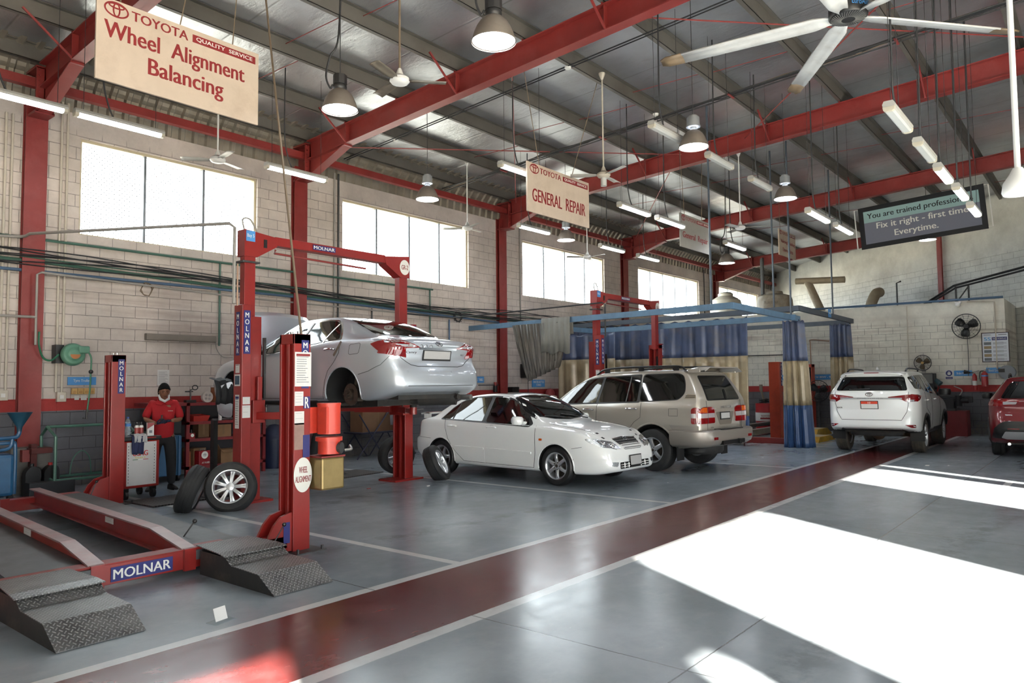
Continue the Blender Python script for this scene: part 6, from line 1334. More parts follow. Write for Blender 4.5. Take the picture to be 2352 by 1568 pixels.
# ---------------------------------------------------------------- red shelving with its load
RK = thing('shelf_rack', 'dark red steel shelf rack against the wall behind the mechanic', 'shelf', (6.46, 12.62, 0))
DRED = mat('dark_red_rack', (122, 30, 34), .5, var=.12, dirt=((50, 26, 26), .35)); x1 = 1.5; dp = .62
for x in (0, x1):
    for y in (0, dp): MB().box((x, y, 0), (x+.06, y+.05, 1.34)).build('leg', DRED, RK)
for z in (.22, .7, 1.0, 1.33): MB().box((-.0, 0, z-.05), (x1+.06, dp+.05, z)).build('shelf', DRED, RK)
MB().box((-.6, 0, 1.28), (0, dp+.05, 1.34)).build('side_top', DRED, RK)
bp2 = MB(); bp2.box((.05, dp+.01, .25), (x1, dp+.02, 1.28)); bp2.build('back_panel', mat('dark_back', (44, 44, 48), .7), RK)
def carton(x, y, z, w, d, h, lb, rz=0, m=CARD, grp='cartons on the red rack', open_=False):
    t = thing('carton', lb, 'box', (x, y, z), rz, grp); b = MB()
    if open_:
        b.box((-w/2, -d/2, 0), (w/2, -d/2+.01, h)); b.box((-w/2, d/2-.01, 0), (w/2, d/2, h)); b.box((-w/2, -d/2, 0), (-w/2+.01, d/2, h)); b.box((w/2-.01, -d/2, 0), (w/2, d/2, h)); b.box((-w/2, -d/2, 0), (w/2, d/2, .01)); b.build('carton_body', m, t)
        f = MB(); f.add([(-w/2, -d/2, h), (w/2, -d/2, h), (w/2-.02, -d/2-.08, h-.05), (-w/2+.02, -d/2-.08, h-.05)], [(0, 1, 2, 3)]); f.add([(-w/2, -d/2, h), (-w/2, d/2, h), (-w/2-.05, d/2, h+.1), (-w/2-.05, -d/2, h+.1)], [(0, 1, 2, 3)]); f.build('flap', m, t, solid=.005)
    else: b.box((-w/2, -d/2, 0), (w/2, d/2, h)); b.build('carton_body', m, t); MB().box((-.02, -d/2-.001, h*.2), (.02, d/2+.001, h+.001)).build('tape', mat('brown_tape_strip', (122, 92, 62), .5), t)
    return t
CARD2 = mat('dim_cardboard', (110, 84, 60), .85, var=.1)
carton(7.2, 12.85, .7, .3, .3, .22, 'plain cardboard box on the middle shelf of the red rack'); carton(6.75, 12.9, .22, .26, .3, .3, 'cardboard box at the back left of the bottom shelf', .2); carton(7.35, 12.85, .22, .36, .34, .24, 'open cardboard box on the bottom shelf of the red rack, near the lift post', -.1, CARD, 'cartons on the red rack', True)
carton(6.9, 12.95, .7, .2, .2, .24, 'dark brown box on the middle shelf of the red rack', 0, CARD2)
def can(x, y, z, r, h, m, m2, lb, grp='cans on the red rack'):
    return bottle('spray_can', x, y, z, ([(1e-4, 0), (r, 0), (r, h*.8), (r*.6, h*.86)], [(r*.6, h*.86), (r*.55, h), (1e-4, h)], [(r+.001, h*.15), (r+.001, h*.6)]), (m, m2, PAPER), lb, 'can', grp, 16)
can(7.14, 12.72, 1.0, .032, .24, PAPER, LETW, 'white spray can on the upper shelf of the red rack'); can(7.62, 12.7, .7, .032, .23, LETW, NAVY, 'white and red spray can on the middle shelf beside the lift post')
at = thing('fluid_can', 'red square can lettered AT FLUID on the bottom shelf', 'can', (6.78, 12.66, .22), .1); MB().box((-.11, -.07, 0), (.11, .07, .26)).build('can_body', mat('deep_red_tin', (140, 26, 34), .4), at, bevel=.008); MB().prism(ell(.065, .065, 28), 0, .002, M=FX_(0, -.071, .185)).build('round_label', LETW, at); emblem(at, .07, FX_(0, -.074, .185), INK); txt(at, 'AT FLUID', .15, .03, FX_(.02, -.072, .05), LETW, bold=.02); MB().tube([(-.05, 0, .26), (-.04, 0, .285), (.04, 0, .285), (.05, 0, .26)], .007, 6).build('handle', STEEL, at)
sc = thing('small_oil_can', 'small red can with round white label on the middle shelf', 'can', (6.58, 12.68, .7), 0); MB().box((-.05, -.04, 0), (.05, .04, .1)).build('can_body', mat('deep_red_tin', (1, 1, 1)), sc); MB().prism(ell(.03, .03, 20), 0, .002, M=FX_(0, -.041, .06)).build('round_label', LETW, sc); MB().cyl((0, 0, .1), (0, 0, .16), .02, .012, n=12).build('spout', BLKG, sc)
bn_ = thing('parts_bin', 'open red plastic parts bin on the upper shelf', 'bin', (6.74, 12.78, 1.0)); bb = MB(); bb.add([(-.13, -.12, .0), (.13, -.12, 0), (.13, .12, 0), (-.13, .12, 0), (-.15, -.16, .1), (.15, -.16, .1), (.15, .14, .12), (-.15, .14, .12)], [(0, 1, 2, 3), (0, 4, 5, 1), (1, 5, 6, 2), (2, 6, 7, 3), (3, 7, 4, 0)]); bb.build('bin_body', mat('red_plastic', (178, 52, 44), .5), bn_, solid=.006)
pm_ = MB(); random.seed(2)
for k in range(14): pm_.cyl((-.1+.2*random.random(), -.1+.2*random.random(), .02), (-.1+.2*random.random(), -.1+.2*random.random(), .09), .012, n=6)
tag(pm_.build('small_fittings', DGREY, bn_), kind='stuff')
tag(MB().cyl((7.0, 12.75, 1.02), (7.4, 12.8, 1.02), .018).cyl((7.36, 12.78, 1.02), (7.42, 12.8, 1.02), .03).build('steel_tube', STEEL), 'steel tube lying behind the white can on the upper shelf', 'tube')
tag(MB().box((7.5, 12.72, 1.0), (7.75, 12.95, 1.17)).build('dark_toolbox', BLKG, bevel=.01), 'black boxes at the right end of the upper shelf', 'toolbox')
tag(cloth(MB(), 6.93, 7.08, [(12.7, .23), (12.68, .3), (12.75, .34), (12.8, .26)], .02).build('wrapping', mat('crumpled_foil', (150, 140, 130), .4, .4), solid=.003), 'crumpled wrapping beside the red fluid can', 'wrapping')
tag(MB().box((6.52, 12.67, .22), (6.57, 12.85, .48)).build('rust_plate', mat('rusty_plate', (150, 78, 44), .7, var=.2)), 'rusty orange plate at the left end of the bottom shelf', 'plate')
og = thing('grease_gun', 'black vice like tool with round handle on top of the red rack', 'tool', (6.62, 12.8, 1.33)); MB().box((-.1, -.05, 0), (.08, .05, .05)).cyl((.0, 0, .05), (.0, 0, .24), .012, n=8).cyl((-.1, 0, .2), (.04, 0, .2), .01, n=6).build('tool_body', BLKG, og); MB().tube([(.08+.05*cos(a), 0, .27+.04*sin(a)) for a in [2*pi*k/20 for k in range(20)]], .008, 6, closed=True).tube([(.0, 0, .22), (.04, 0, .25)], .008, 6).build('ring_handle', BLKG, og)
dk = thing('lamp_disc', 'round pale work lamp lying on top of the red rack', 'lamp', (6.9, 12.75, 1.33)); MB().cyl((0, -.03, .1), (0, .03, .1), .1, n=32).build('disc', mat('pale_lamp_disc', (200, 190, 182), .5), dk); pm_ = MB()
for k in range(4): pm_.cyl((.045*cos(k*1.57+.7), -.032, .1+.045*sin(k*1.57+.7)), (.045*cos(k*1.57+.7), -.036, .1+.045*sin(k*1.57+.7)), .022, n=14)
pm_.build('lamp_cells', mat('grey_cell', (158, 150, 146), .5), dk)
tag(MB().box((7.08, 12.7, 1.33), (7.34, 12.95, 1.6)).build('rusty_box', mat('rusty_box_paint', (140, 84, 52), .7, var=.25, dirt=((70, 50, 40), .6))), 'rusty orange metal box on top of the red rack', 'box'); tag(MB().cyl((7.22, 12.62, 1.36), (7.4, 12.66, 1.36), .03, n=10).build('grey_tool', STEEL), 'grey handle tool lying before the rusty box', 'tool')
bc = thing('blue_cabinet', 'blue wheeled machine standing half hidden behind the mechanic', 'cabinet', (6.15, 12.8, 0)); MB().box((-.3, -.25, .1), (.2, .25, .78)).build('cabinet', mat('machine_blue', (50, 96, 134), .45, var=.1), bc, bevel=.02); MB().tube([(.14, -.27, .1), (.14, -.27, .78), (-.2, -.27, .78)], .02, 6).build('frame_tube', mat('machine_blue', (1, 1, 1)), bc); MB().cyl((.13, -.2, .06), (.17, -.2, .06), .06).cyl((-.23, -.2, .06), (-.19, -.2, .06), .06).build('castor', BLKG, bc)
MB().box((-.3, -.2, .8), (.22, .25, 1.24)).build('dark_head', mat('dark_machine', (30, 34, 38), .5), bc, bevel=.02)
# fender cover and door panel leaning by the left lift post
fc = thing('fender_cover', 'black cloth cover draped over a silver panel behind the left lift post', 'cover', (5.72, 10.35, 0)); P = []
cloth(MB(), -.12, .16, [(-.05, 1.74), (-.2, 1.7), (-.26, 1.58), (-.27, 1.45), (-.26, 1.36)], .02).build('black_cloth', mat('black_cloth', (26, 30, 34), .8, var=.15), fc, solid=.004)
MB().prism(rpoly([(-.06, 1.22), (-.1, 1.6), (.15, 1.7), (.15, 1.16), (.04, 1.16)], .06), 0, .04, M=FX_(0, -.2, 0)).build('silver_panel', PS, fc)
MB().box((-.03, -.05, 0), (.03, .05, 1.12)).box((-.2, -.2, 0), (.2, .2, .03)).build('stand', BLKG, fc)
# ---------------------------------------------------------------- along the left wall
OD = mat('oil_drainer_blue', (40, 92, 132), .4, var=.12, dirt=((30, 40, 48), .4))
for dx, lb in ((0, 'blue waste oil drainer with a funnel, standing by the first column'), (-.42, 'blue waste oil drainer cut by the left edge')):
    o = thing('oil_drainer', lb, 'oil drainer', (3.48+dx, 12.0, 0), 0, 'blue oil drainers'); MB().box((-.25, -.2, .14), (.14, .2, .72)).build('tank', OD, o, bevel=.05); MB().tube(smooth([(.16, -.12, .16), (.16, -.12, .8), (.1, -.12, .86), (-.1, -.12, .86)], 5), .025, 8).build('frame_tube', OD, o)
    fn = MB(); fn.lathe([(.03, 1.02), (.035, 1.08), (.15, 1.28), (.155, 1.285), (.145, 1.28), (.02, 1.07)], 28, M=Matrix.Translation((.18, -.2, 0))); fn.build('funnel', mat('teal_funnel', (34, 72, 92), .45, var=.1), o); MB().tube(smooth([(.18, -.2, 1.04), (.17, -.2, .98), (.1, -.2, .94), (-.3, -.2, .93)], 6), .028, 8).build('drain_pipe', OD, o); MB().tube(smooth([(.1, -.2, .93), (.08, -.2, .82), (-.02, -.2, .78), (-.3, -.2, .78)], 6), .024, 8).build('drain_pipe', OD, o)
    for sx in (-.18, .1): MB().cyl((sx-.02, -.16, .06), (sx+.02, -.16, .06), .06).box((sx-.03, -.2, .1), (sx+.03, -.1, .15)).build('castor', BLKG, o)
    MB().box((-.2, .1, .1), (.1, .16, .16)).build('base_bar', OD, o)
pc = MB().box((3.92, 12.98, 0), (4.46, 13.37, .7)).build('concrete_plinth', mat('rough_concrete', (112, 108, 102), .85, var=.12, bump=.6, bs=14, dirt=((70, 66, 62), .5))); pc.name = 'column_plinth'; pc['kind'] = 'structure'
br_ = thing('iron_bracket', 'rusty red iron bracket tray on the concrete foot of the first column', 'bracket', (4.2, 12.9, .6)); MB().box((-.05, -.05, -.28), (.03, .07, .16)).build('upright', mat('rust_red', (92, 42, 38), .7, var=.2), br_); MB().box((-.07, -.12, .02), (.22, .08, .1)).build('tray', mat('rust_red', (1, 1, 1)), br_, bevel=.004); MB().box((-.16, -.03, -.1), (-.06, .08, .08)).build('side_plate', REDD, br_)
GRT = mat('green_tube_paint', (70, 112, 96), .45, var=.1, dirt=((50, 60, 54), .4))
tr = thing('tyre_rack', 'green tubular tyre trolley frame against the wall', 'rack', (4.9, 12.75, 0)); r_ = .024
for x in (-.55, .62):
    MB().tube([(x, -.28, .02), (x, -.28, .88), (x-.02, .0, 1.02), (x, .3, .88), (x, .3, .02)], r_, 8).tube(smooth([(x, -.28, .2), (x, 0, .24), (x, .3, .2)], 5), r_*.9, 8).build('end_frame', GRT, tr)
for y, z in ((-.28, .22), (.3, .22), (0, 1.02)): MB().tube([(-.55, y, z), (.62, y, z)], r_*.9, 8).build('cross_tube', GRT, tr)
for x in (-.05, .45): MB().tube(smooth([(x-.16, .1, .24), (x-.12, .08, .5), (x, .06, .62), (x+.12, .08, .5), (x+.16, .1, .24)], 6), .01, 6).build('wheel_hoop', GRT, tr)
for x in (-.55, .62): MB().box((x-.07, -.32, 0), (x+.07, -.24, .02)).build('foot_plate', GRT, tr)
jt = MB().box((4.0, 12.42, 0), (4.62, 12.62, .22)).build('dark_step', mat('black_box_paint', (34, 36, 40), .5, var=.15), bevel=.01); tag(jt, 'low black box on the floor in front of the green tyre rack', 'box')
for x, c_, lb in ((4.12, (30, 30, 31), 'black oil jug with black cap by the green tyre rack'), (4.37, (170, 36, 34), 'black oil jug with red cap by the green tyre rack')):
    j = thing('oil_jug', lb, 'jug', (x, 12.72, .0), 0, 'black oil jugs'); m = MB(); m.prism(rpoly([(-.1, 0), (-.1, .36), (-.03, .44), (.04, .44), (.1, .36), (.1, 0)], .04), -.07, .07, M=FX_(0, 0, 0)); m.build('jug_body', BLKG, j); MB().tube(smooth([(.03, 0, .42), (.1, 0, .4), (.12, 0, .28), (.1, 0, .2)], 5), .015, 6).build('handle', BLKG, j); MB().cyl((0, 0, .44), (0, 0, .48), .03).build('cap', mat('cap_%d' % c_[0], c_, .45), j)
hr = thing('hose_reel', 'green wall mounted air hose reel beside the first column', 'hose reel', (4.83, 13.3, 2.16)); G2 = mat('reel_green', (92, 140, 116), .45, var=.1, dirt=((60, 80, 70), .3))
MB().lathe([(1e-4, -.02), (.15, -.02), (.17, .02), (.19, .06), (.17, .12), (.1, .145), (.09, .16), (1e-4, .165)], 36, M=FX_(0, -.03, 0)).box((.05, -.2, .02), (.22, -.05, .14)).build('reel_case', G2, hr, bevel=.02); MB().prism([(.075*cos(a), .075*sin(a)) for a in [pi+pi*k/12 for k in range(13)]], 0, .004, M=FX_(-.0, -.197, 0)).build('orange_label', mat('orange_label', (176, 110, 60), .5), hr); MB().box((-.22, .0, -.14), (-.1, .18, .16)).build('wall_bracket', BLKG, hr)
hs = MB().tube(smooth([(.2, -.14, .07), (.26, -.14, -.05), (.26, -.14, -.3), (.25, -.14, -.6), (.22, -.13, -.95)], 6), .014, 8).build('hose', mat('hose_green', (44, 110, 80), .5), hr); MB().sphere((.262, -.14, -.28), .036, 8).build('hose_stop', BLKG, hs); MB().tube([(.22, -.13, -.9), (.21, -.13, -1.06), (.16, -.13, -1.04)], .016, 6).build('air_nozzle', DGREY, hs)
MB().tube(smooth([(-.18, -.02, .0), (-.3, -.02, -.1), (-.42, -.04, -.05), (-.5, -.1, .15), (-.5, -.1, .35)], 5), .016, 6).build('feed_hose', mat('hose_green', (1, 1, 1)), hr)
def wallsign(x, z, w, h, s, lb, m=SKYB, tw=.62, th=.42, nm='wall_sign'):
    t = thing(nm, lb, 'sign', (x, 13.485, z)); MB().box((-w/2, -.01, -h/2), (w/2, .014, h/2)).build('panel', m, t); txt(t, s, w*tw, h*th, FX_(0, -.011, 0), LETW, bold=.015); return t
wallsign(5.08, 1.73, .44, .135, 'Tyre Trolley', 'blue wall sign reading Tyre Trolley below the green hose reel')
wallsign(15.0, 1.73, .62, .17, 'WORKING  TABLE', 'blue wall sign reading Working Table partly behind the silver sedan', tw=.85); wallsign(17.8, 1.61, .62, .22, 'WATER BOTTLE\nSTAND', 'blue wall sign reading Water Bottle Stand between the cars', tw=.85, th=.7)
for i, x in enumerate((4.96, 5.05, 5.14, 5.23)):
    s_ = thing('socket', ['yellowed wall socket below the Tyre Trolley sign, leftmost of four', 'yellowed wall socket below the Tyre Trolley sign, second of four', 'yellowed wall socket below the Tyre Trolley sign, third of four', 'yellowed wall socket below the Tyre Trolley sign, rightmost of four'][i], 'socket', (x, 13.5, 1.56), 0, 'row of wall sockets'); MB().box((-.042, -.06, -.05), (.042, 0, .05)).build('socket_box', mat('yellowed_plastic', (196, 158, 96), .5, var=.06), s_, bevel=.006); MB().cyl((0, -.06, -.015), (0, -.068, -.015), .024, n=18).build('socket_face', mat('yellow_face', (182, 140, 80), .5), s_)
for (x, z, lb) in ((3.93, 1.51, 'grey switch box on the wall at the left edge'), (4.76, 1.47, 'grey switch box on the wall below two conduits, left of the sockets')):
    s_ = thing('switch_box', lb, 'switch box', (x, 13.5, z), 0, 'grey switch boxes'); MB().box((-.07, -.07, -.08), (.07, 0, .08)).build('box', CREAM, s_, bevel=.008); MB().box((-.03, -.075, -.03), (.03, -.07, .03)).build('label', PAPER, s_)
for (x, z, w, h, rows, lb, hd) in ((5.73, 1.68, .16, .38, 3, 'tall blue and white poster on the wall beside the back lift post', SKYB), (6.46, 1.79, .22, .28, 12, 'printed white notice sheet on the wall above the mechanic', None)):
    t = thing('wall_poster', lb, 'poster', (x, 13.498, z)); page(t, FX_(0, 0, 0), w, h, rows=rows, name='sheet', head=hd)
    if hd: MB().box((-w*.42, -.004, -h*.44), (w*.42, -.0022, h*.14)).build('blue_panel', mat('poster_blue', (66, 128, 176), .5), t)
t = thing('small_notices', 'pair of small white stickers on the wall under the yellowed sockets', 'sticker', (5.06, 13.498, 1.45)); page(t, FX_(-.05, 0, 0), .07, .07, rows=3); page(t, FX_(.06, 0, 0), .09, .08, rows=3)
wl = thing('wall_lamp', 'unlit grey wall tube lamp above the notice sheet', 'wall lamp', (6.76, 13.44, 2.52)); MB().prism(rpoly([(-.05, -.06), (-.05, .06), (.05, .06), (.05, -.06)], .02), -.66, .66, M=Matrix(((0, 0, 1, 0), (1, 0, 0, 0), (0, 1, 0, 0), (0, 0, 0, 1)))).build('lamp_case', mat('dull_grey_lamp', (122, 114, 104), .5, var=.08), wl); MB().tube(smooth([(.66, 0, 0), (.72, .02, -.2), (.85, .03, -.33), (1.05, .03, -.34)], 5), .009, 5).build('lamp_cable', GREYP, wl)
# bin, stool, table with boxes, floor mats
bl = thing('blue_bin', 'dark blue drum bin with peaked lid by the wall', 'bin', (8.45, 13.0, 0)); MB().lathe([(.2, 0), (.24, .3), (.26, .58)], 32, cap=True).build('bin_body', mat('dark_blue_plastic', (28, 38, 64), .5), bl); MB().lathe([(.29, .56), (.29, .6), (.25, .66), (.1, .84), (.02, .86)], 32).build('lid', mat('dark_blue_plastic', (1, 1, 1)), bl)
tag(MB().tube(smooth([(8.6, 12.5, .015), (9.0, 12.3, .015), (9.1, 12.05, .015), (8.8, 11.95, .015), (8.4, 12.1, .015)], 6), .012, 6).build('floor_hose', BLK), 'black hose curling on the floor before the blue bin', 'hose')
st = thing('stool', 'low dark red wooden stool behind the second person', 'stool', (8.75, 12.2, 0)); DW = mat('dark_red_wood', (60, 26, 28), .6, var=.15); MB().box((-.16, -.14, .6), (.16, .14, .66)).build('seat', DW, st); MB().box((-.13, -.11, .15), (.13, -.07, .2)).build('rail', DW, st)
for sx in (-1, 1):
    for sy in (-1, 1): MB().box((sx*.13-.03, sy*.11-.03, 0), (sx*.13+.03, sy*.11+.03, .6)).build('leg', DW, st)
tb = thing('folding_table', 'dark folding work stand with crossed legs by the wall', 'table', (11.0, 12.95, 0)); NT_ = mat('dark_navy_steel', (34, 36, 56), .45); MB().box((-.65, -.3, .55), (.85, .3, .58)).build('table_top', NT_, tb)
for y in (-.3, .3):
    for a, b in (((-.75, .02), (.1, 1.0)), ((.0, .02), (-.7, .98)), ((.55, .56), (.1, .02)), ((.6, .56), (.95, .02))): MB().tube([(a[0], y, a[1]), (b[0], y, b[1])], .016, 6).build('leg', NT_, tb)
MB().tube([(.1, -.3, 1.0), (1.2, -.3, 1.03)], .02, 8).build('top_bar', STEEL, tb)
carton(11.0, 13.05, .58, .95, .4, .62, 'big cardboard box standing on the folding stand under the lifted car', .05, mat('big_carton', (120, 90, 66), .85, var=.08), 'boxes under the lifted car')
tag(cloth(MB(), 11.12, 11.28, [(12.75, .98), (12.68, 1.02), (12.62, 1.06), (12.58, 1.0), (12.58, .86), (12.58, .72)], .015).build('rag', mat('grey_rag', (120, 120, 126), .9), solid=.004), 'grey rag hanging on the bar of the folding stand', 'cloth')
sb = MB(); sb.sphere((0, 0, .12), .16, 10, sc=(1.2, .8, .8)); o = sb.build('plastic_bag', mat('blue_plastic_bag', (72, 110, 140), .4, bump=1, bs=14)); tag(o, 'blue plastic bag lying on the folding stand', 'bag').location = (11.62, 12.75, .575)
def grate(): 
    m = bpy.data.materials.new('black_grate_mat'); t = NT(m); s = t.sep(t.obj()); a = t.math('FRACT', t.math('MULTIPLY', s[0], 22)); b = t.math('FRACT', t.math('MULTIPLY', s[1], 22)); h = t.math('MULTIPLY', t.band(a, .15, .85, .1), t.band(b, .15, .85, .1))
    t.set(t.p, 'Base_Color', t.mix(h, lin((62, 58, 54)), lin((24, 24, 24)))); t.p.inputs['Roughness'].default_value = .55; t.set(t.p, 'Normal', t.bump(t.math('SUBTRACT', 1, h), 1, .01)); return m
GRM = grate()
for (x, y, w, d, a, lb) in ((5.12, 10.5, .42, .55, .05, 'black grate mat on the floor in front of the tool trolley'), (8.62, 10.85, .5, .5, .1, 'dark grate mat on the floor behind the right lift post')):
    o = MB().box((-w, -d/1.4, 0), (w, d/1.4, .02)).build('floor_mat', GRM, bevel=.005); tag(o, lb, 'mat', 'grate mats'); o.location = (x, y, .0); o.rotation_euler.z = a
ps = thing('card_stand', 'small clear card holder lying on the floor before the ramps', 'card holder', (2.76, 4.86, 0), .2); MB().box((-.09, -.05, 0), (.09, .05, .006)).build('base', PET, ps); MB().add([(-.05, .0, .006), (.05, .0, .006), (.05, .03, .09), (-.05, .03, .09)], [(0, 1, 2, 3)]).build('card', PAPER, ps, solid=.003)
tag(MB().box((-.05, -.03, 0), (.05, .03, .006)).build('paper_scrap', PAPER), 'white paper scrap on the grey floor behind the sun patch', 'paper').location = (15.79, 2.81, 0)
for i, (x, y, lb) in enumerate(((7.6, 9.1, 'tiny reddish scrap on the floor, right of the front lift post'), (8.35, 8.55, 'tiny pale scrap on the floor before the white sedan'))): tag(MB().box((-.03, -.012, 0), (.03, .015, .01)).build('floor_scrap', [LETR, PAPER][i]), lb, 'scrap').location = (x, y, 0)
# ---------------------------------------------------------------- pipes and cables along the left wall
PP = lambda pts, r, m, nm, lb, cat='pipe', n=8: tag(MB().tube(pts, r, n).build(nm, m), lb, cat)
yw = 13.43
for x, zt, lb in ((3.88, 6.0, 'pale vertical conduit at the left edge, left of a pair'), (3.97, 6.0, 'pale vertical conduit at the left edge, right of a pair'), (4.68, 6.4, 'pale vertical conduit right of the first column, left of a pair'), (4.77, 6.4, 'pale vertical conduit right of the first column, right of a pair')):
    PP([(x, yw+.04, 1.55), (x, yw+.04, zt)], .02, CREAM, 'conduit_pipe', lb)
for x, m, lb in ((10.25, GREYP, 'pale vertical conduit left of the second window'), (10.36, DGREY, 'dark vertical conduit left of the second window'), (16.95, GREYP, 'thin vertical conduit left of the third window'), (29.6, DGREY, 'dark vertical pipe right of the fourth window'), (30.2, DGREY, 'second dark vertical pipe right of the fourth window, beside the fifth column')):
    PP([(x, yw+.04, 2.4), (x, yw+.04, 6.4)], .022, m, 'conduit_pipe', lb)
PP([(-2, yw, 4.02), (13.3, yw, 4.03)], .022, GREENP, 'air_pipe', 'thin green air pipe running just under the window sills')
PP(smooth([(3.6, 13.3, 3.97), (4.05, 13.25, 4.0), (4.1, 13.0, 4.02)], 4)+[(5.36, 9.38, 3.86), (5.4, 9.3, 3.8), (5.4, 9.3, 2.75)], .022, GREYP, 'air_pipe', 'grey air pipe crossing from the wall to the left lift post')
PP([(5.44, 9.28, 2.72), (5.44, 9.28, 3.3)], .012, mat('copper_pipe', (150, 120, 100), .4, .4), 'copper_pipe', 'thin copper coloured pipe rising beside the left lift post')
PP([(-2, yw, 3.66), (4.5, yw, 3.66), (8.0, yw, 3.55), (11.0, yw, 3.5), (17, yw, 3.42), (24, yw, 3.36)], .03, GREENP, 'main_pipe', 'green main pipe running the length of the left wall')
PP([(-2, yw-.01, 3.5), (9.0, yw-.01, 3.5), (16, yw-.01, 3.34)], .026, BLUEP, 'water_pipe', 'blue pipe running below the green main pipe')
PP([(4.28, 13.2, 2.3), (4.28, 13.2, 3.42), (4.34, 13.2, 3.46), (8.0, 13.4, 3.38), (12.0, 13.42, 3.36)], .018, GREYP, 'drop_pipe', 'grey pipe dropping down the first red column to the hose reel')
PP([(2.0, 13.2, 2.72), (4.2, 13.2, 2.74), (4.28, 13.2, 2.74)], .02, GREYP, 'branch_pipe', 'short grey pipe joining the column pipe from the left')
random.seed(11); cb = thing('cable_bundle', 'loose bundle of dark cables sagging along the left wall', 'cable', (4, 13.3, 3.6)); cb.location = (0, 0, 0)
for k in range(7):
    pts = []; x = -2
    while x < 24.5:
        s_ = sin((x-4)*.42+.3*k)*.06+.05*sin(x*.9+k*2); pts.append((x, 13.36-.02*(k % 3), 3.66-.012*max(0, x-5)+s_+.022*k-.05)); x += .7
    MB().tube(smooth(pts, 3), .011, 5).build('cable', DCAB if k != 3 else GREENP, cb)
t = thing('cable_coil', 'pale cable coiled on the wall pipes above the unlit wall lamp', 'cable', (6.06, 13.36, 3.42)); MB().tube([(.1*cos(a)+.02*sin(3*a), -.02*a/6, .12*sin(a)-.06) for a in [2*pi*k/16*2.2 for k in range(17)]], .009, 5).build('coil', ROPE, t)
t = thing('cable_coil', 'dark cable coiled on the wall pipes above the silver sedan boot', 'cable', (14.1, 13.36, 3.38)); MB().tube([(.16*cos(a)+.03*a/10, -.02, .14*sin(a)) for a in [2*pi*k/14*3 for k in range(19)]], .011, 5).build('coil', DCAB, t)
for x, z0, z1, m, lb in ((7.5, 2.4, 4.02, GREENP, 'green drop pipe between the lift posts'), (11.3, 2.5, 3.4, DGREY, 'dark drop pipe above the roof of the silver sedan'), (13.2, 1.9, 4.03, GREENP, 'dark green drop pipe at the end of the sill pipe'), (13.9, 1.9, 3.3, BLUEP, 'blue drop pipe right of the sill pipe'), (20.0, 1.45, 3.4, GREENP, 'green drop pipe left of the blue curtain')):
    PP([(x, yw, z0), (x, yw, z1)], .02, m, 'drop_pipe', lb)
PP([(12.0, 13.4, 3.35), (13.6, 13.0, 3.3), (14.95, 9.4, 3.52), (15.0, 9.35, 3.48), (15.0, 9.35, 2.7)], .018, DCAB, 'air_pipe', 'thin dark pipe crossing to the second two post lift')
# boxes and gear low on the wall between the cars
t = thing('wall_phone', 'grey wall box with black handset and red wire beside the third column', 'box', (17.15, 13.45, 1.98)); MB().box((-.1, -.12, -.18), (.14, .03, .22)).build('grey_box', mat('dull_box', (150, 142, 132), .5), t, bevel=.02); MB().box((-.22, -.12, -.2), (-.1, .03, .2)).build('black_side', BLKG, t); MB().tube(smooth([(-.15, -.08, .2), (-.05, -.1, .32), (.08, -.08, .3)], 4), .018, 6).build('red_wire', RED, t); MB().tube([(.02, -.06, -.18), (.02, -.06, -1.0)], .01, 5).build('cable', DCAB, t)
t = thing('red_canister', 'two dusty red tool covers behind the white sedan roof', 'cover', (18.2, 13.2, 0)); MB().sphere((-.2, 0, 1.22), .24, 10, sc=(.8, .6, 1)).build('cover', mat('dusty_red_cover', (138, 52, 52), .6, var=.12), t); MB().box((.0, -.12, 1.0), (.42, .12, 1.44)).build('cover', mat('dusty_red_cover', (1, 1, 1)), t, bevel=.05); MB().box((-.35, -.12, 0), (.42, .2, 1.02)).build('stand', BLKG, t)
tag(MB().box((16.35, 13.3, 1.3), (16.65, 13.5, 1.52)).build('black_box', BLKG, bevel=.02), 'small black box on the wall right of the third column foot', 'box')
t = thing('regulator', 'air regulator with red top on the wall left of the third column', 'regulator', (15.72, 13.42, 1.5)); MB().cyl((0, 0, -.12), (0, 0, .06), .06).build('bowl', BLKG, t); MB().cyl((0, 0, .06), (0, 0, .16), .04).build('knob', RED, t); MB().tube([(-.7, .0, .08), (.15, 0, .08)], .014, 6).build('pipe', DGREY, t)
# ---------------------------------------------------------------- curtained wash bays
RAIL = mat('blue_grey_rail', (92, 122, 148), .45, .1, var=.1, dirt=((70, 76, 82), .4)); RAILD = mat('dark_rail', (74, 82, 92), .5, .1, var=.1)
def rail(pts, lb, m=RAIL, h=.13, drops=()):
    t = thing('curtain_rail', lb, 'curtain rail', pts[0], 0, 'blue curtain rails'); o = V(pts[0])
    for a, b in zip(pts, pts[1:]):
        a, b = V(a)-o, V(b)-o; d = (b-a).normalized(); M = frame(a, d, V((0, 0, 1)).cross(d)); L = (b-a).length
        MB().box((-.04, -.04, -h), (L+.04, .04, 0), M=M).build('rail_tube', m, t)
    for d in drops: MB().tube([V(d)-o, (d[0]-o.x, d[1]-o.y, rz(d[1])-o.z)], .022, 6).build('hanger_rod', RAILD, t)
    return t
rail([(14.75, 13.45, 3.18), (14.6, 6.05, 3.24)], 'pale blue curtain rail running from the wall over the second lift, nearest one', drops=((14.62, 6.5, 3.2),))
rail([(14.68, 6.05, 3.24), (18.5, 5.98, 3.2)], 'short blue curtain rail across the open end of the nearer bay', drops=((18.2, 6.05, 3.2),))
rail([(15.9, 11.75, 3.18), (18.2, 11.75, 3.18)], 'blue grey curtain rail close to the wall behind the second lift')
rail([(18.15, 11.75, 3.18), (17.95, 5.9, 3.2)], 'blue grey curtain rail on the far side of the nearer bay'); 
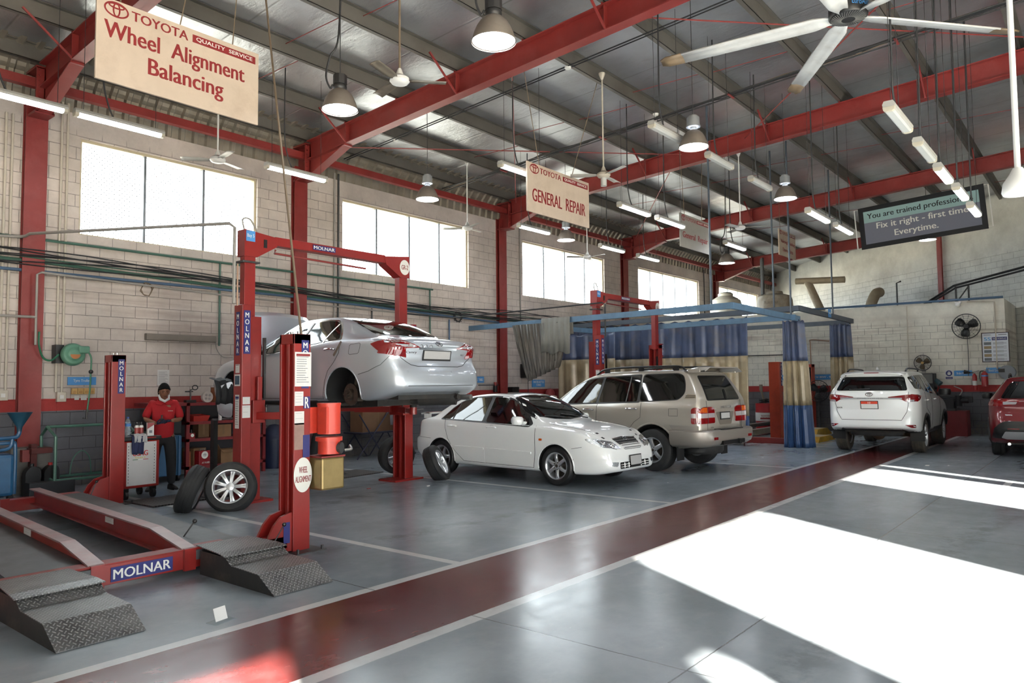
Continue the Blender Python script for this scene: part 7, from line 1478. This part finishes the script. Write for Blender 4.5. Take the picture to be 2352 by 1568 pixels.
rail([(18.9, 13.4, 3.42), (18.55, 6.0, 3.47)], 'dark curtain rail carrying the long blue curtain', RAILD, drops=((18.6, 6.6, 3.45),))
rail([(18.62, 5.98, 3.47), (23.2, 5.95, 3.42)], 'dark rail across the open end of the farther bay, with a small blue plate', RAILD, drops=((21.5, 6.0, 3.44),)); rail([(23.4, 9.3, 3.4), (23.2, 6.05, 3.4)], 'dark blue rail on the far side of the farther bay', RAILD)
t = thing('rail_plate', 'small blue name plate on the dark rail at the far bay', 'sign', (20.9, 5.92, 3.42)); MB().box((-.12, -.01, -.1), (.12, 0, .12)).build('panel', SKYB, t); txt(t, 'Wash Bay', .19, .06, FX_(0, -.011, .01), LETW)
CB = mat('curtain_blue', (66, 78, 108), .45, var=.2, vs=3, dirt=((104, 96, 84), .5)); CB2 = mat('curtain_hem_blue', (52, 78, 120), .4, var=.15, vs=3); CC = mat('yellowed_clear_curtain', (168, 152, 122), .3, var=.22, vs=2.5, dirt=((112, 92, 66), .6), tr=.12); CG = mat('grey_curtain_back', (126, 124, 118), .6, var=.12, vs=3)
def curtain(name, label, path, z, amp, n, fold, group='wash bay curtains', hooks=True, taper=1.0, loc=None, mats=None):
    """path: list of (x,y) top line; z: (bottom, hem, band, top)"""
    t = thing(name, label, 'curtain', (path[0][0], path[0][1], 0), 0, group); o = V((path[0][0], path[0][1], 0)); zb, z1, z2, zt = z
    L = [0]
    for a, b in zip(path, path[1:]): L.append(L[-1]+(V(b)-V(a)).length)
    def at(s_):
        for i in range(len(path)-1):
            if s_ <= L[i+1] or i == len(path)-2:
                f = (s_-L[i])/(L[i+1]-L[i]); a, b = V((*path[i], 0)), V((*path[i+1], 0)); d = (b-a).normalized(); return a.lerp(b, f), V((-d.y, d.x, 0))
    for nm, za, zb_, m in (('blue_top', z2, zt, CB), ('clear_band', z1, z2, CC), ('blue_hem', zb, z1, CB2)):
        P = []
        for i in range(n+1):
            s_ = L[-1]*i/n; row = []
            for j in range(9):
                z_ = za+(zb_-za)*j/8; f = (zt-z_)/(zt-zb); p, nn = at(s_); w = amp*(.55+.45*f)*(sin(2*pi*s_/fold)+.35*sin(2*pi*s_/fold*2.3+1.3)+.25*sin(s_*3+z_*1.2)); q = p+nn*w
                c = V((*path[0], 0)).lerp(V((*path[-1], 0)), .5); q = c+(q-c)*(1+(taper-1)*f); dz = 0
                if j == 8 and nm == 'blue_top' and hooks: dz = -.06*abs(sin(pi*s_/fold*1.0))
                row.append((q.x-o.x, q.y-o.y, z_+dz))
            P.append(row)
        MB().grid(P).build(nm, m, t, solid=.004)
    return t
curtain('wash_curtain', 'long blue topped curtain with yellowed clear band behind the champagne four wheel drive', [(18.72, 7.35), (18.78, 9.0), (18.85, 13.0)], (.15, .72, 2.28, 3.3), .06, 150, .42)
curtain('wash_curtain', 'gathered curtain hanging to the floor at the corner of the nearer wash bay', [(18.3, 6.3), (18.35, 5.95), (18.62, 5.9), (18.7, 6.2)], (.0, 1.02, 2.1, 3.12), .05, 70, .13, taper=1.45)
curtain('wash_curtain', 'gathered sunlit curtain at the far corner, above the white four wheel drive', [(22.9, 6.5), (22.95, 6.05), (23.3, 6.0), (23.35, 6.25)], (.3, .9, 2.3, 3.3), .05, 70, .15, taper=1.2)
curtain('wash_curtain', 'short dark blue curtain piece beside the second lift, left of its post', [(18.0, 10.9), (18.1, 11.7), (18.05, 12.9)], (1.0, 1.1, 2.3, 3.05), .07, 50, .5)
tp = thing('draped_sheet', 'grey curtain sheet thrown over the nearest blue rail', 'sheet', (14.66, 9.9, 3.2)); yy0, yy1 = 10.95, 10.1
Q = [[(-.09-.02*sin(i*1.1), y-9.9, z) for y, z in [(0, 0)]] for i in range(2)]
g = []
for i in range(25):
    y = yy0+(yy1-yy0)*i/24-9.9; w = .02*sin(i*1.4)
    g.append([(-.08+w, y, -.85+.04*sin(i*.5)), (-.075+w, y, -.5), (-.07+w*.6, y, -.1), (-.05, y, .015), (.05, y, .015), (.07+w*.6, y, -.12), (.09+w, y, -.4)])
MB().grid(g).build('sheet', CG, tp, solid=.006)
tp2 = thing('draped_sheet', 'dark curtain hanging in a loose loop below the grey sheet on the nearest rail', 'sheet', (14.66, 10.9, 3.1)); g = []
for i in range(31):
    f = i/30; y = 1.0-1.6*f*.95; g.append([(-.03+.05*sin(i*1.5+j*.4)*(1 if j < 7 else .5), y*(1-.35*sin(pi*j/10))-.25*j/10, -1.45*sin(pi*j/10)**.8*(.75+.25*(1-f))-(.0 if j else 0)) for j in range(11)])
MB().grid(g).build('sheet', mat('dark_sheet', (84, 78, 70), .5, var=.3, vs=2, dirt=((60, 64, 72), .5)), tp2, solid=.006)
# ---------------------------------------------------------------- water tanks and ducts above the block room
TW = mat('cream_tank', (206, 200, 184), .45, var=.05); TG = mat('dusty_grey_tank', (150, 138, 120), .6, var=.12, dirt=((200, 194, 180), .5))
t = thing('water_tank', 'cream ribbed water tank on the block room roof, left one', 'water tank', (28.6, 12.1, 3.93)); MB().lathe([(.62, 0), (.64, .2), (.62, .24), (.64, .45), (.62, .5), (.64, .75), (.58, .95), (.35, 1.1), (.25, 1.12)], 40, cap=True).build('tank_body', TW, t); MB().lathe([(.3, 1.12), (.3, 1.22), (.22, 1.28), (1e-4, 1.29)], 28).build('tank_lid', TW, t)
t = thing('water_tank', 'squat grey brown water tank on the block room roof, right one', 'water tank', (27.0, 9.55, 3.93)); MB().lathe([(.58, 0), (.66, .28), (.64, .3), (.62, .62), (.56, .78), (.3, .86)], 40, cap=True).build('tank_body', TG, t); MB().lathe([(.3, .86), (.28, .95), (1e-4, .97)], 28).build('tank_lid', TG, t); MB().tube([(-.3, .3, .86), (-.3, .3, 2.2)], .05, 8).tube([(-.15, .4, .86), (-.15, .4, 2.2)], .05, 8).build('inlet_pipes', DGREY, t); txt(t, 'TUFFTANK', .5, .09, frame((-.62, -.1, .5), (.25, -.97, 0), (0, 0, 1)), mat('faded_mark', (120, 110, 96), .6), bold=.02)
DU = mat('beige_duct', (160, 146, 122), .6, var=.1)
t = thing('duct_pipe', 'beige bent duct with a flat top standing on the block room roof', 'duct', (31, 9.2, 3.93)); MB().tube([(0, -.3, 0), (.15, .45, 1.75)], .16, 14).build('duct', DU, t); MB().tube([(.1, .9, 1.8), (.15, -1.0, 1.7)], .13, 12).build('duct', DU, t)
t = thing('duct_pipe', 'short curved beige duct rising from the block room roof', 'duct', (30, 6.95, 3.93)); MB().tube(smooth([(0, .15, 0), (0, .05, .5), (.1, -.1, .9), (.4, -.18, 1.0)], 6), .19, 14).build('duct', DU, t)
t = thing('vent_pipe', 'thin dark bent pipe on the block room roof', 'pipe', (30, 6.1, 3.93)); MB().tube([(0, 0, 0), (0, 0, 1.25), (0, -.15, 1.3)], .03, 8).build('pipe', DGREY, t)
t = thing('pipe_frame', 'dark cable bridge with struts over the right end of the block room', 'frame', (27.0, 3.6, 3.93)); MB().tube([(0, 1.3, 0), (0, .25, .65), (0, -.2, .75), (-.6, -2.2, 1.1)], .035, 8).build('cable', DCAB, t); MB().tube([(0, 1.2, 0), (0, .2, .58), (-.6, -2.2, 1.0)], .03, 8).build('cable', DCAB, t)
for y in (.2, -.15): MB().tube([(0, y, 0), (0, y, .62)], .03, 6).build('strut', DGREY, t)
MB().tube([(0, .2, .1), (0, -.15, .6)], .02, 6).build('strut', DGREY, t)
PP([(25.37, 9.5, 3.99), (25.35, 2.4, 3.97)], .035, BLUEP, 'roof_edge_pipe', 'blue grey pipe lying along the top edge of the block room'); PP([(25.37, 4.9, 3.88), (25.37, 4.9, 1.5)], .014, CREAM, 'conduit_pipe', 'thin cream conduit down the middle of the far wall'); PP([(25.37, 2.62, 1.9), (25.37, 2.62, 3.85), (25.37, 3.3, 3.9)], .02, CREAM, 'conduit_pipe', 'cream conduit near the right end of the far wall'); PP([(25.36, 12.5, 2.52), (25.36, 8.2, 2.5)], .016, DGREY, 'wall_pipe', 'thin dark horizontal pipe on the far wall behind the curtains')
t = thing('security_camera', 'small white dome camera at the top of the far wall', 'camera', (25.3, 3.52, 3.86)); MB().sphere((0, 0, -.04), .07, 8).build('dome', WHITE, t); MB().box((-.05, -.08, .0), (.1, .08, .05)).build('mount', WHITE, t)
# ---------------------------------------------------------------- on the far wall
def FF(y, z): return frame((25.39, y, z), (0, -1, 0), (0, 0, 1))
def fan_face(t, r, m, mb_, hub, n=3, x=-.12, zc=0, spokes=14):
    M = frame((x, 0, zc), (0, -1, 0), (0, 0, 1)); c = MB()
    for q in (1, .82, .64, .46, .3): c.tube([(r*q*cos(a), r*q*sin(a), .05*(1-q*q)) for a in [2*pi*k/36 for k in range(36)]], .006 if q == 1 else .0032, 5, M=M, closed=True)
    for k in range(spokes): a = 2*pi*k/spokes; c.tube([(r*.1*cos(a), r*.1*sin(a), .05), (r*.6*cos(a), r*.6*sin(a), .03), (r*cos(a), r*sin(a), 0), (r*.7*cos(a), r*.7*sin(a), -.09)], .003, 4, M=M)
    c.tube([(r*cos(a), r*sin(a), -.01) for a in [2*pi*k/36 for k in range(36)]], .012, 6, M=M, closed=True); c.build('cage', m, t)
    for k in range(n):
        R = M @ Matrix.Rotation(2*pi*k/n+.4, 4, 'Z'); MB().grid([[(s_, w*sg, -.03+.03*sg) for sg in (-1, 0, 1)] for s_, w in ((r*.1, r*.12), (r*.4, r*.3), (r*.7, r*.34), (r*.85, r*.22))], M=R).build('blade', mb_, t, solid=.004)
    MB().cyl((0, 0, -.02), (0, 0, .055), r*.17, n=20, M=M).build('hub', hub, t); MB().cyl((0, 0, -.2), (0, 0, -.05), r*.22, n=16, M=M).build('motor', m, t)
t = thing('wall_fan', 'big black caged fan mounted high on the far wall', 'fan', (25.2, 3.32, 3.16)); fan_face(t, .36, BLKG, BLKG, BLKG, x=-.05); MB().box((.02, -.04, -.05), (.19, .04, .05)).build('wall_arm', BLKG, t); MB().tube([(.1, 0, -.1), (.15, 0, -1.2), (.15, .02, -1.45)], .008, 5).build('cable', DCAB, t)
t = thing('wall_fan', 'brown bladed caged fan lower on the far wall', 'fan', (25.2, 4.49, 2.12)); fan_face(t, .23, DGREY, mat('brown_blade', (96, 78, 52), .4), mat('tan_hub', (196, 158, 92), .5), x=-.05); MB().box((.0, -.04, -.3), (.19, .04, -.2)).tube([(-.02, 0, -.2), (.05, 0, -.26)], .02, 6).build('wall_arm', GREYP, t)
t = thing('stand_fan', 'tall black pedestal fan standing left of the white four wheel drive', 'fan', (24.75, 7.42, 0)); fan_face(t, .34, BLKG, BLKG, BLKG, x=-.08, zc=1.28, spokes=20); MB().cyl((0, 0, .03), (0, 0, 1.2), .03).build('pole', DGREY, t); MB().lathe([(1e-4, 0), (.3, 0), (.3, .03), (.05, .05)], 28).build('base', BLKG, t)
t = thing('framed_poster', 'framed 5S poster on the far wall below the black fan', 'poster', (25.38, 2.64, 2.53)); F = frame((0, 0, 0), (0, -1, 0), (0, 0, 1)); MB().box((-.34, -.43, 0), (.34, .43, .02), M=F).build('frame', mat('dark_brown_frame', (48, 30, 30), .4), t); MB().box((-.315, -.405, .02), (.315, .405, .023), M=F).build('sheet', mat('glossy_white_sheet', (214, 218, 226), .12), t)
T = lambda x, y, z=.023: F @ Matrix.Translation((x, y, z)); txt(t, '5S', .17, .1, T(-.19, .24), mat('poster_light_blue', (70, 150, 210), .5), bold=.03); MB().box((-.08, .2, .023), (.29, .29, .025), M=F).build('title_bar', NAVY, t); txt(t, 'THE 5S WORKPLACE', .33, .045, T(.105, .245, .025), LETW, 'title_lettering')
for k in range(5):
    y = .12-.115*k; MB().box((-.28, y-.05, .023), (-.1, y+.03, .025), M=F).build('picture_%s' % 'abcde'[k], [INK, mat('ochre_print', (150, 130, 96), .6)][k % 2], t).name = 'picture'
    L = MB(); [L.box((-.06, y-.04+.025*q, .023), (.2+.07*((k+q) % 2), y-.03+.025*q, .0245), M=F) for q in range(3)]; L.build('printed_lines', INK, t)
MB().box((-.28, .35, .023), (-.1, .365, .0245), M=F).box((.08, .35, .023), (.28, .37, .0245), M=F).build('heading_lines', INK, t)
def fsign(y, z, w, h, s, lb): 
    t = thing('wall_sign', lb, 'sign', (25.39, y, z)); F = frame((0, 0, 0), (0, -1, 0), (0, 0, 1)); MB().box((-w/2, -h/2, 0), (w/2, h/2, .012), M=F).build('panel', SKYB, t); txt(t, s, w*.7, h*.42, F @ Matrix.Translation((0, 0, .012)), LETW, bold=.015)
fsign(3.48, 1.79, .46, .16, 'Brake Machine', 'blue sign reading Brake Machine on the far wall'); fsign(2.68, 1.86, .44, .16, 'Bench Grinder', 'blue sign reading Bench Grinder at the right of the far wall'); fsign(7.45, 1.73, .8, .17, 'Oil 80W - 90', 'blue sign reading Oil 80W 90 on the far wall beside the lift post'); fsign(8.5, 1.73, .8, .17, 'Oil 5W - 30', 'blue sign half hidden behind the gathered curtain')
t = thing('mask_sign', 'white safety sign with round navy mask symbol on the far wall', 'sign', (25.39, 3.84, 1.75)); F = frame((0, 0, 0), (0, -1, 0), (0, 0, 1)); MB().box((-.11, -.14, 0), (.11, .14, .01), M=F).build('panel', PAPER, t); MB().prism(ell(.085, .085, 32), .01, .013, M=F @ Matrix.Translation((0, .045, 0))).build('blue_disc', NAVY, t); MB().prism(rpoly([(-.045, .015), (-.04, .055), (.04, .055), (.045, .015), (.02, -.005), (-.02, -.005)], .015), .013, .016, M=F).build('mask_symbol', LETW, t); MB().prism(ell(.04, .03, 20, 0, pi), .013, .016, M=F @ Matrix.Translation((0, .065, 0))).build('mask_symbol', LETW, t); MB().box((-.09, -.125, .01), (.09, -.065, .013), M=F).build('text_panel', NAVY, t); MB().box((-.07, -.1, .013), (.07, -.09, .0145), M=F).build('printed_lines', LETW, t)
def extg(y, z, h, lb, blue):
    t = thing('fire_extinguisher', lb, 'fire extinguisher', (25.3, y, z), 0, 'fire extinguishers'); r_ = .06 if not blue else .085; MB().lathe([(1e-4, 0), (r_, 0), (r_, h*.75), (r_*.6, h*.85), (r_*.3, h*.88), (r_*.3, h*.92)], 24).build('cylinder', mat('extinguisher_red', (164, 26, 30), .3), t)
    MB().box((-.015, -.02, h*.9), (.015, .02, h)).tube([(0, .03, h*.97), (0, -.12, h*1.06)], .012, 6).tube([(0, .03, h*.92), (0, -.1, h*.93)], .01, 6).build('valve_handle', STEEL, t); MB().tube(smooth([(0, .02, h*.93), (0, .1, h*.9), (-.02, .12, h*.6), (-.03, .1, h*.3)], 5) if blue else smooth([(0, .02, h*.93), (0, .14, h*.98)], 3), .014, 6).build('hose', BLKG, t)
    if not blue: MB().cyl((0, .1, h*.95), (0, .26, h*1.0), .02, .06).build('horn', BLKG, t)
    MB().lathe([(r_+.001, h*.25), (r_+.001, h*.5)], 24).build('label_band', LETW if not blue else PAPER, t) if not blue else MB().lathe([(r_+.001, h*.6), (r_+.001, h*.68)], 24).build('blue_band', SKYB, t)
extg(3.18, 1.3, .53, 'slim red fire extinguisher with black horn on the far wall', False); extg(2.93, 1.4, .48, 'stout red fire extinguisher with blue band on the far wall', True)
t = thing('grinder_guard', 'grey round machine guard at the right end of the far wall', 'machine guard', (25.15, 2.36, 1.8)); MB().cyl((-.1, 0, 0), (.2, 0, 0), .2, n=24).box((-.14, .05, .0), (-.05, .2, .1), 1).build('guard', [mat('grey_guard', (128, 132, 138), .5), BLKG], t)
t = thing('brake_lathe', 'dark brake lathe machine on a red cabinet by the far wall', 'lathe', (24.6, 3.7, 0)); MB().box((-.3, -.42, 0), (.3, .45, .72)).build('cabinet', mat('dull_red_cabinet', (112, 32, 34), .5, var=.1), t, bevel=.01); MB().box((-.32, -.15, .72), (.3, .47, .78)).build('drip_tray', DGREY, t); lb_ = MB(); lb_.box((-.2, -.1, .78), (.2, .35, 1.05)); lb_.cyl((-.1, -.45, 1.0), (-.1, .1, 1.0), .07); lb_.cyl((-.1, -.2, .85), (-.1, -.2, 1.15), .09); lb_.cyl((.05, -.4, 1.08), (.05, .3, 1.08), .04); lb_.box((-.15, -.55, .95), (.0, -.35, 1.12)); lb_.build('machine_head', mat('black_machine', (32, 32, 34), .5, .3, var=.2), t, bevel=.01); MB().tube(smooth([(-.1, .3, 1.05), (-.1, .25, 1.3), (-.12, .3, 1.5)], 5), .012, 6).build('lamp_arm', BLKG, t); MB().cyl((-.12, .35, 1.6), (-.16, .22, 1.48), .06, .08).build('lamp_shade', mat('dark_teal_lamp', (40, 66, 72), .4), t); MB().tube(smooth([(-.1, -.2, 1.1), (-.1, -.3, 1.3), (-.1, -.1, 1.42)], 4), .014, 6).build('chip_hose', GREYP, t)
t = thing('wall_machine', 'dark upright machine against the far wall above the roof of the white four wheel drive', 'machine', (25.1, 4.35, 0)); t['label'] = 'dark upright machine on the far wall right of the brown fan'; MB().box((-.2, -.18, .0), (.25, .2, 1.8)).build('machine_body', mat('black_machine', (1, 1, 1)), t, bevel=.01); MB().box((-.21, -.15, 1.5), (-.2, .17, 1.78)).build('glass_cover', mat('smoky_plate', (110, 108, 104), .3), t); MB().cyl((-.1, -.25, 1.4), (-.1, -.18, 1.4), .07).build('knob', BLKG, t)
t = thing('oil_drum', 'red steel oil drum with white TOYOTA band behind the faded red post', 'oil drum', (24.35, 9.05, 0)); pr = [(1e-4, 0), (.29, 0), (.29, .28), (.3, .3), (.29, .32), (.29, .58), (.3, .6), (.29, .62), (.29, .88), (.27, .88), (.27, .87), (1e-4, .87)]; MB().lathe(pr, 36).build('drum_body', mat('drum_red', (170, 36, 40), .4, var=.06), t); MB().lathe([(.297, .3), (.297, .58)], 36).build('white_band', PAPER, t); F = frame((-.28, -.11, .47), (.35, -.93, 0), (0, 0, 1)); txt(t, 'TOYOTA', .3, .07, F @ Matrix.Translation((.02, 0, .02)), LETR, bold=.02); MB().box((-.15, -.1, .012), (.17, -.05, .02), M=F).build('red_strip', LETR, t); MB().cyl((.05, .02, .88), (-.02, .1, 1.35), .035).box((-.06, .06, 1.3), (.03, .14, 1.5)).build('drum_pump', mat('worn_pump', (120, 108, 92), .5), t); MB().tube([(.15*cos(a), .15*sin(a), .9+.01*a) for a in [2*pi*k/14*2 for k in range(15)]], .02, 6).build('pump_hose', BLKG, t)
t = thing('oil_drum', 'green steel drum behind the red drum', 'oil drum', (24.9, 8.4, 0)); MB().lathe(pr, 36).build('drum_body', mat('drum_green', (44, 96, 74), .45, var=.08), t)
